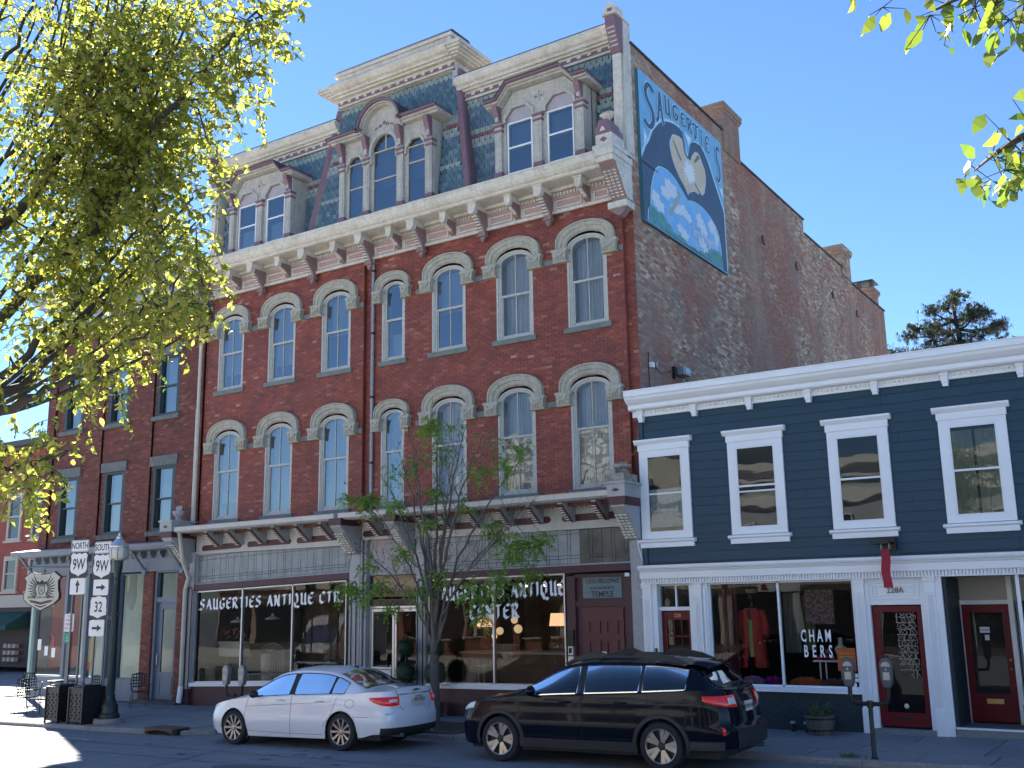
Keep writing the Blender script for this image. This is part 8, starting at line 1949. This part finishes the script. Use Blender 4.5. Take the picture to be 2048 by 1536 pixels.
bl_n,bt_n=bl,bt
for l in L2: c=curve(l,6); b.tube(c,[.022-.0195*i/(len(c)-1) for i in range(len(c))],6)
b.build('trunk',BARKD,n2_,smooth=True)
LEAFN=mat('large_bright_leaf',(.12,.17,.02),.4,rnd=[(0,(.07,.12,.015)),(1,(.17,.20,.025))],tr=(.5,1.9,1.0)); rr=random.Random(12); v2,f2=leafm(.066,.034,None,bend=.12); bt=MB(); me_=bpy.data.meshes.new('leaf'); me_.from_pydata(v2,[],f2); me_.materials.append(LEAFN)
for (x,y,z,r,n) in C2:
    for k in range(int(n)):
        p=Vector((x,y,z))+Vector((rr.gauss(0,.6),rr.gauss(0,.6),rr.gauss(0,.6)))*r; d=Vector((rr.gauss(-.2,.7),rr.gauss(0,.7),rr.gauss(-.7,.5))); o=bpy.data.objects.new('leaf',me_); COL.objects.link(o); o.parent=n2_; o.location=p-wo(n2_); o.rotation_euler=(d.normalized().to_track_quat('Y','Z').to_matrix()@Matrix.Rotation(rr.uniform(0,6.28),3,'Y')).to_euler(); o.scale=(rr.uniform(.7,1.15),)*3
        bt.tube([Vector((x,y,z)),p],[.002,.001],3,cap=False)
bt.build('twigs',BARKD,n2_,kind='stuff'); bl_n.build('crown',LEAFN,n2_,kind='stuff'); bt_n.build('crown_twigs',BARKD,n2_,kind='stuff')
C3=[(11.66,-2.65,6.83,0.16,5.0),(9.20,-1.94,5.28,0.20,7.0),(8.48,-1.86,5.40,0.12,2.0),(11.39,-2.21,5.29,0.12,3.0),(11.19,-1.76,6.40,0.20,2.5),(11.08,-2.56,6.09,0.20,2.0),(9.83,-1.77,5.92,0.20,2.0),(13.43,-2.36,5.79,0.20,3.0),(13.56,-1.95,6.15,0.14,2.0),(12.81,-2.43,5.72,0.18,2.5),(11.87,-1.88,6.79,0.20,1.0),(14.10,-2.47,4.03,0.22,6.0),(13.77,-2.73,3.93,0.25,7.0),(12.88,-2.07,4.42,0.18,5.0),(14.39,-2.33,4.17,0.12,2.0),(13.41,-2.59,3.21,0.25,6.0),(12.79,-2.64,3.12,0.20,5.0),(13.73,-1.91,3.42,0.20,3.0),(11.52,-2.39,3.37,0.20,3.0),(11.15,-2.63,3.05,0.20,3.0),(10.09,-2.59,3.29,0.20,4.0),(9.47,-2.57,3.08,0.16,4.0),(9.12,-2.70,3.20,0.16,4.0),(10.80,-2.74,3.94,0.18,3.0),(9.07,-1.76,3.80,0.16,2.0),(11.45,-2.48,4.59,0.16,1.5),(11.98,-1.86,5.05,0.16,1.5),(10.65,-2.75,5.07,0.15,2.5),(12.99,-2.74,2.60,0.15,2.5),(9.94,-2.04,2.73,0.12,2.0),(10.87,-2.11,6.86,0.15,0.6),(12.62,-1.75,6.50,0.15,0.8)]
stt=thing('street_tree',(11.5,-2.28,.2),'slim multi branched street tree with sparse new leaves before the entrance','tree'); rr=random.Random(77); b=MB()
tk=curve([(11.45,-2.28,.15),(11.42,-2.26,1.0),(11.39,-2.25,1.75)]); b.tube(tk,[.115-.02*i/(len(tk)-1) for i in range(len(tk))],12); LP=[]
def stem(p,tgt,r0,r1,wob=.06):
    p=Vector(p);t=Vector(tgt); d=t-p; m1=p+Vector((d.x*.18,d.y*.2,d.z*.36)); m2=p+Vector((d.x*.55,d.y*.55,d.z*.72)); c=curve([p,m1,m2,t],6); c=[q+Vector((rr.gauss(0,wob),rr.gauss(0,wob),rr.gauss(0,wob)))*.35 for q in c]; c[0]=p
    b.tube(c,[r0+(r1-r0)*i/(len(c)-1) for i in range(len(c))],7); return c
for (x,z,r) in ((8.9,5.4,.03),(9.6,5.9,.035),(10.3,6.4,.04),(10.9,6.9,.045),(11.5,7.1,.045),(12.1,6.8,.04),(12.8,6.5,.04),(13.5,6.1,.035),(14.1,5.0,.03),(9.3,4.2,.025),(13.6,4.4,.028),(10.6,6.0,.03),(11.9,6.2,.03)):
    c=stem((11.39+rr.uniform(-.05,.05),-2.25+rr.uniform(-.05,.05),1.6+rr.uniform(-.05,.35)),(x,-2.25+rr.uniform(-.7,.7),z),r*1.25,.006); LP+=c[4:]
    for q in range(9):
        s=c[rr.randint(6,len(c)-2)]; e=s+Vector((rr.uniform(-.6,.6)+(s.x-11.4)*.15,rr.uniform(-.4,.4),rr.uniform(.2,.9))); cc_=curve([s,(s+e)/2+Vector((0,0,-.05)),e],4); b.tube(cc_,[.010,.009,.008,.007,.006,.005,.004,.0035,.003][:len(cc_)],4); LP+=cc_[2:]
        for w2 in range(2): s2=cc_[rr.randint(3,len(cc_)-1)]; e2=s2+Vector((rr.uniform(-.3,.3),rr.uniform(-.2,.2),rr.uniform(.05,.4))); b.tube([s2,(s2+e2)/2,e2],[.005,.004,.002],3); LP.append(e2)
b.build('trunk',BARK,stt,smooth=True,auto=60)
v,f=leafm(.085,.024,None,bend=.2); bl=MB(); bt=MB(); bb_=MB()
for (x,y,z,r,w_) in C3:
    c0=Vector((x,y,z)); q=min(LP,key=lambda p:(p-c0).length); bt.tube([q,(q+c0)/2+Vector((0,0,.05)),c0],[.009,.006,.004],4,cap=False); twigs(bl,bt,c0,r,int(9*w_)+1,rr,v,f,tl=.20,step=.019,droop=.9)
for k in range(230):
    p=LP[rr.randint(0,len(LP)-1)]; twigs(bb_,bt,p,.10,1,rr,[(a*.6,c*.6,d*.6) for a,c,d in v],f,tl=.16,step=.03,droop=.6)
bl.build('crown',LEAFS,stt,kind='stuff'); bb_.build('young_leaves',LEAFB,stt,kind='stuff'); bt.build('twigs',BARK,stt,kind='stuff')
# pine behind the blue building
pn=thing('pine_tree',(16.6,38,0),'spreading dark pine tree rising behind the blue shop roof','tree'); rr=random.Random(5); b=MB(); tk=curve([(16.9,38,0),(16.8,38,9),(16.4,38,15),(16.1,38,18.3)]); b.tube(tk,[.35-.27*i/(len(tk)-1) for i in range(len(tk))],8); NV=[(0,0,0),(-.018,.19,.0),(.018,.19,0)]; bl=MB(); bs=MB()
PC=[(12.3,15.6,.6),(12.9,16.0,.7),(13.6,15.8,.7),(14.3,15.7,.8),(13.5,17.2,.5),(14.0,17.5,.5),(14.6,17.3,.6),(15.1,18.1,.5),(15.6,18.5,.5),(15.3,17.2,.7),(16.1,19.2,.35),(16.3,18.6,.6),(16.9,18.2,.6),(16.2,17.6,.7),(17.1,17.4,.7),(17.6,17.9,.5),(17.9,17.0,.6),(18.4,16.7,.5),(17.2,16.4,.7),(16.0,16.4,.8),(15.0,16.2,.7),(18.3,16.0,.5),(16.8,15.6,.8),(15.5,15.4,.8),(14.6,16.6,.4),(17.7,15.6,.6),(18.8,15.9,.4)]
for (x,z,r) in PC:
    c=Vector((x,38+rr.uniform(-1.3,1.3),z)); h0=tk[min(len(tk)-1,max(4,int((z-2.0)/18.3*len(tk))))]; b.tube([h0,(h0+c)/2+Vector((0,0,-.15)),c],[.09,.06,.03],5)
    for k in range(int(105*r)):
        p=c+Vector((rr.gauss(0,.5),rr.gauss(0,.5),rr.gauss(0,.28)))*r; d0=Vector((rr.uniform(-1,1),rr.uniform(-1,1),rr.uniform(-.1,1))).normalized()
        tgt=bs if rr.random()<.25 else bl
        for q in range(20):
            d=(d0+Vector((rr.gauss(0,.6),rr.gauss(0,.6),rr.gauss(0,.6)))).normalized(); M_=d.to_track_quat('Y','Z').to_matrix(); tgt.add([p+M_@(Vector(n_)*1.1) for n_ in NV],[(0,1,2)])
b.build('trunk',BARKD,pn,smooth=True); bl.build('crown',mat('pine_needles',(.04,.065,.04),.6,rnd=.3,tr=(.2,1.2)),pn,kind='stuff'); bs.build('brown_needles',mat('brown_pine_tips',(.22,.17,.11),.7,rnd=.3),pn,kind='stuff')
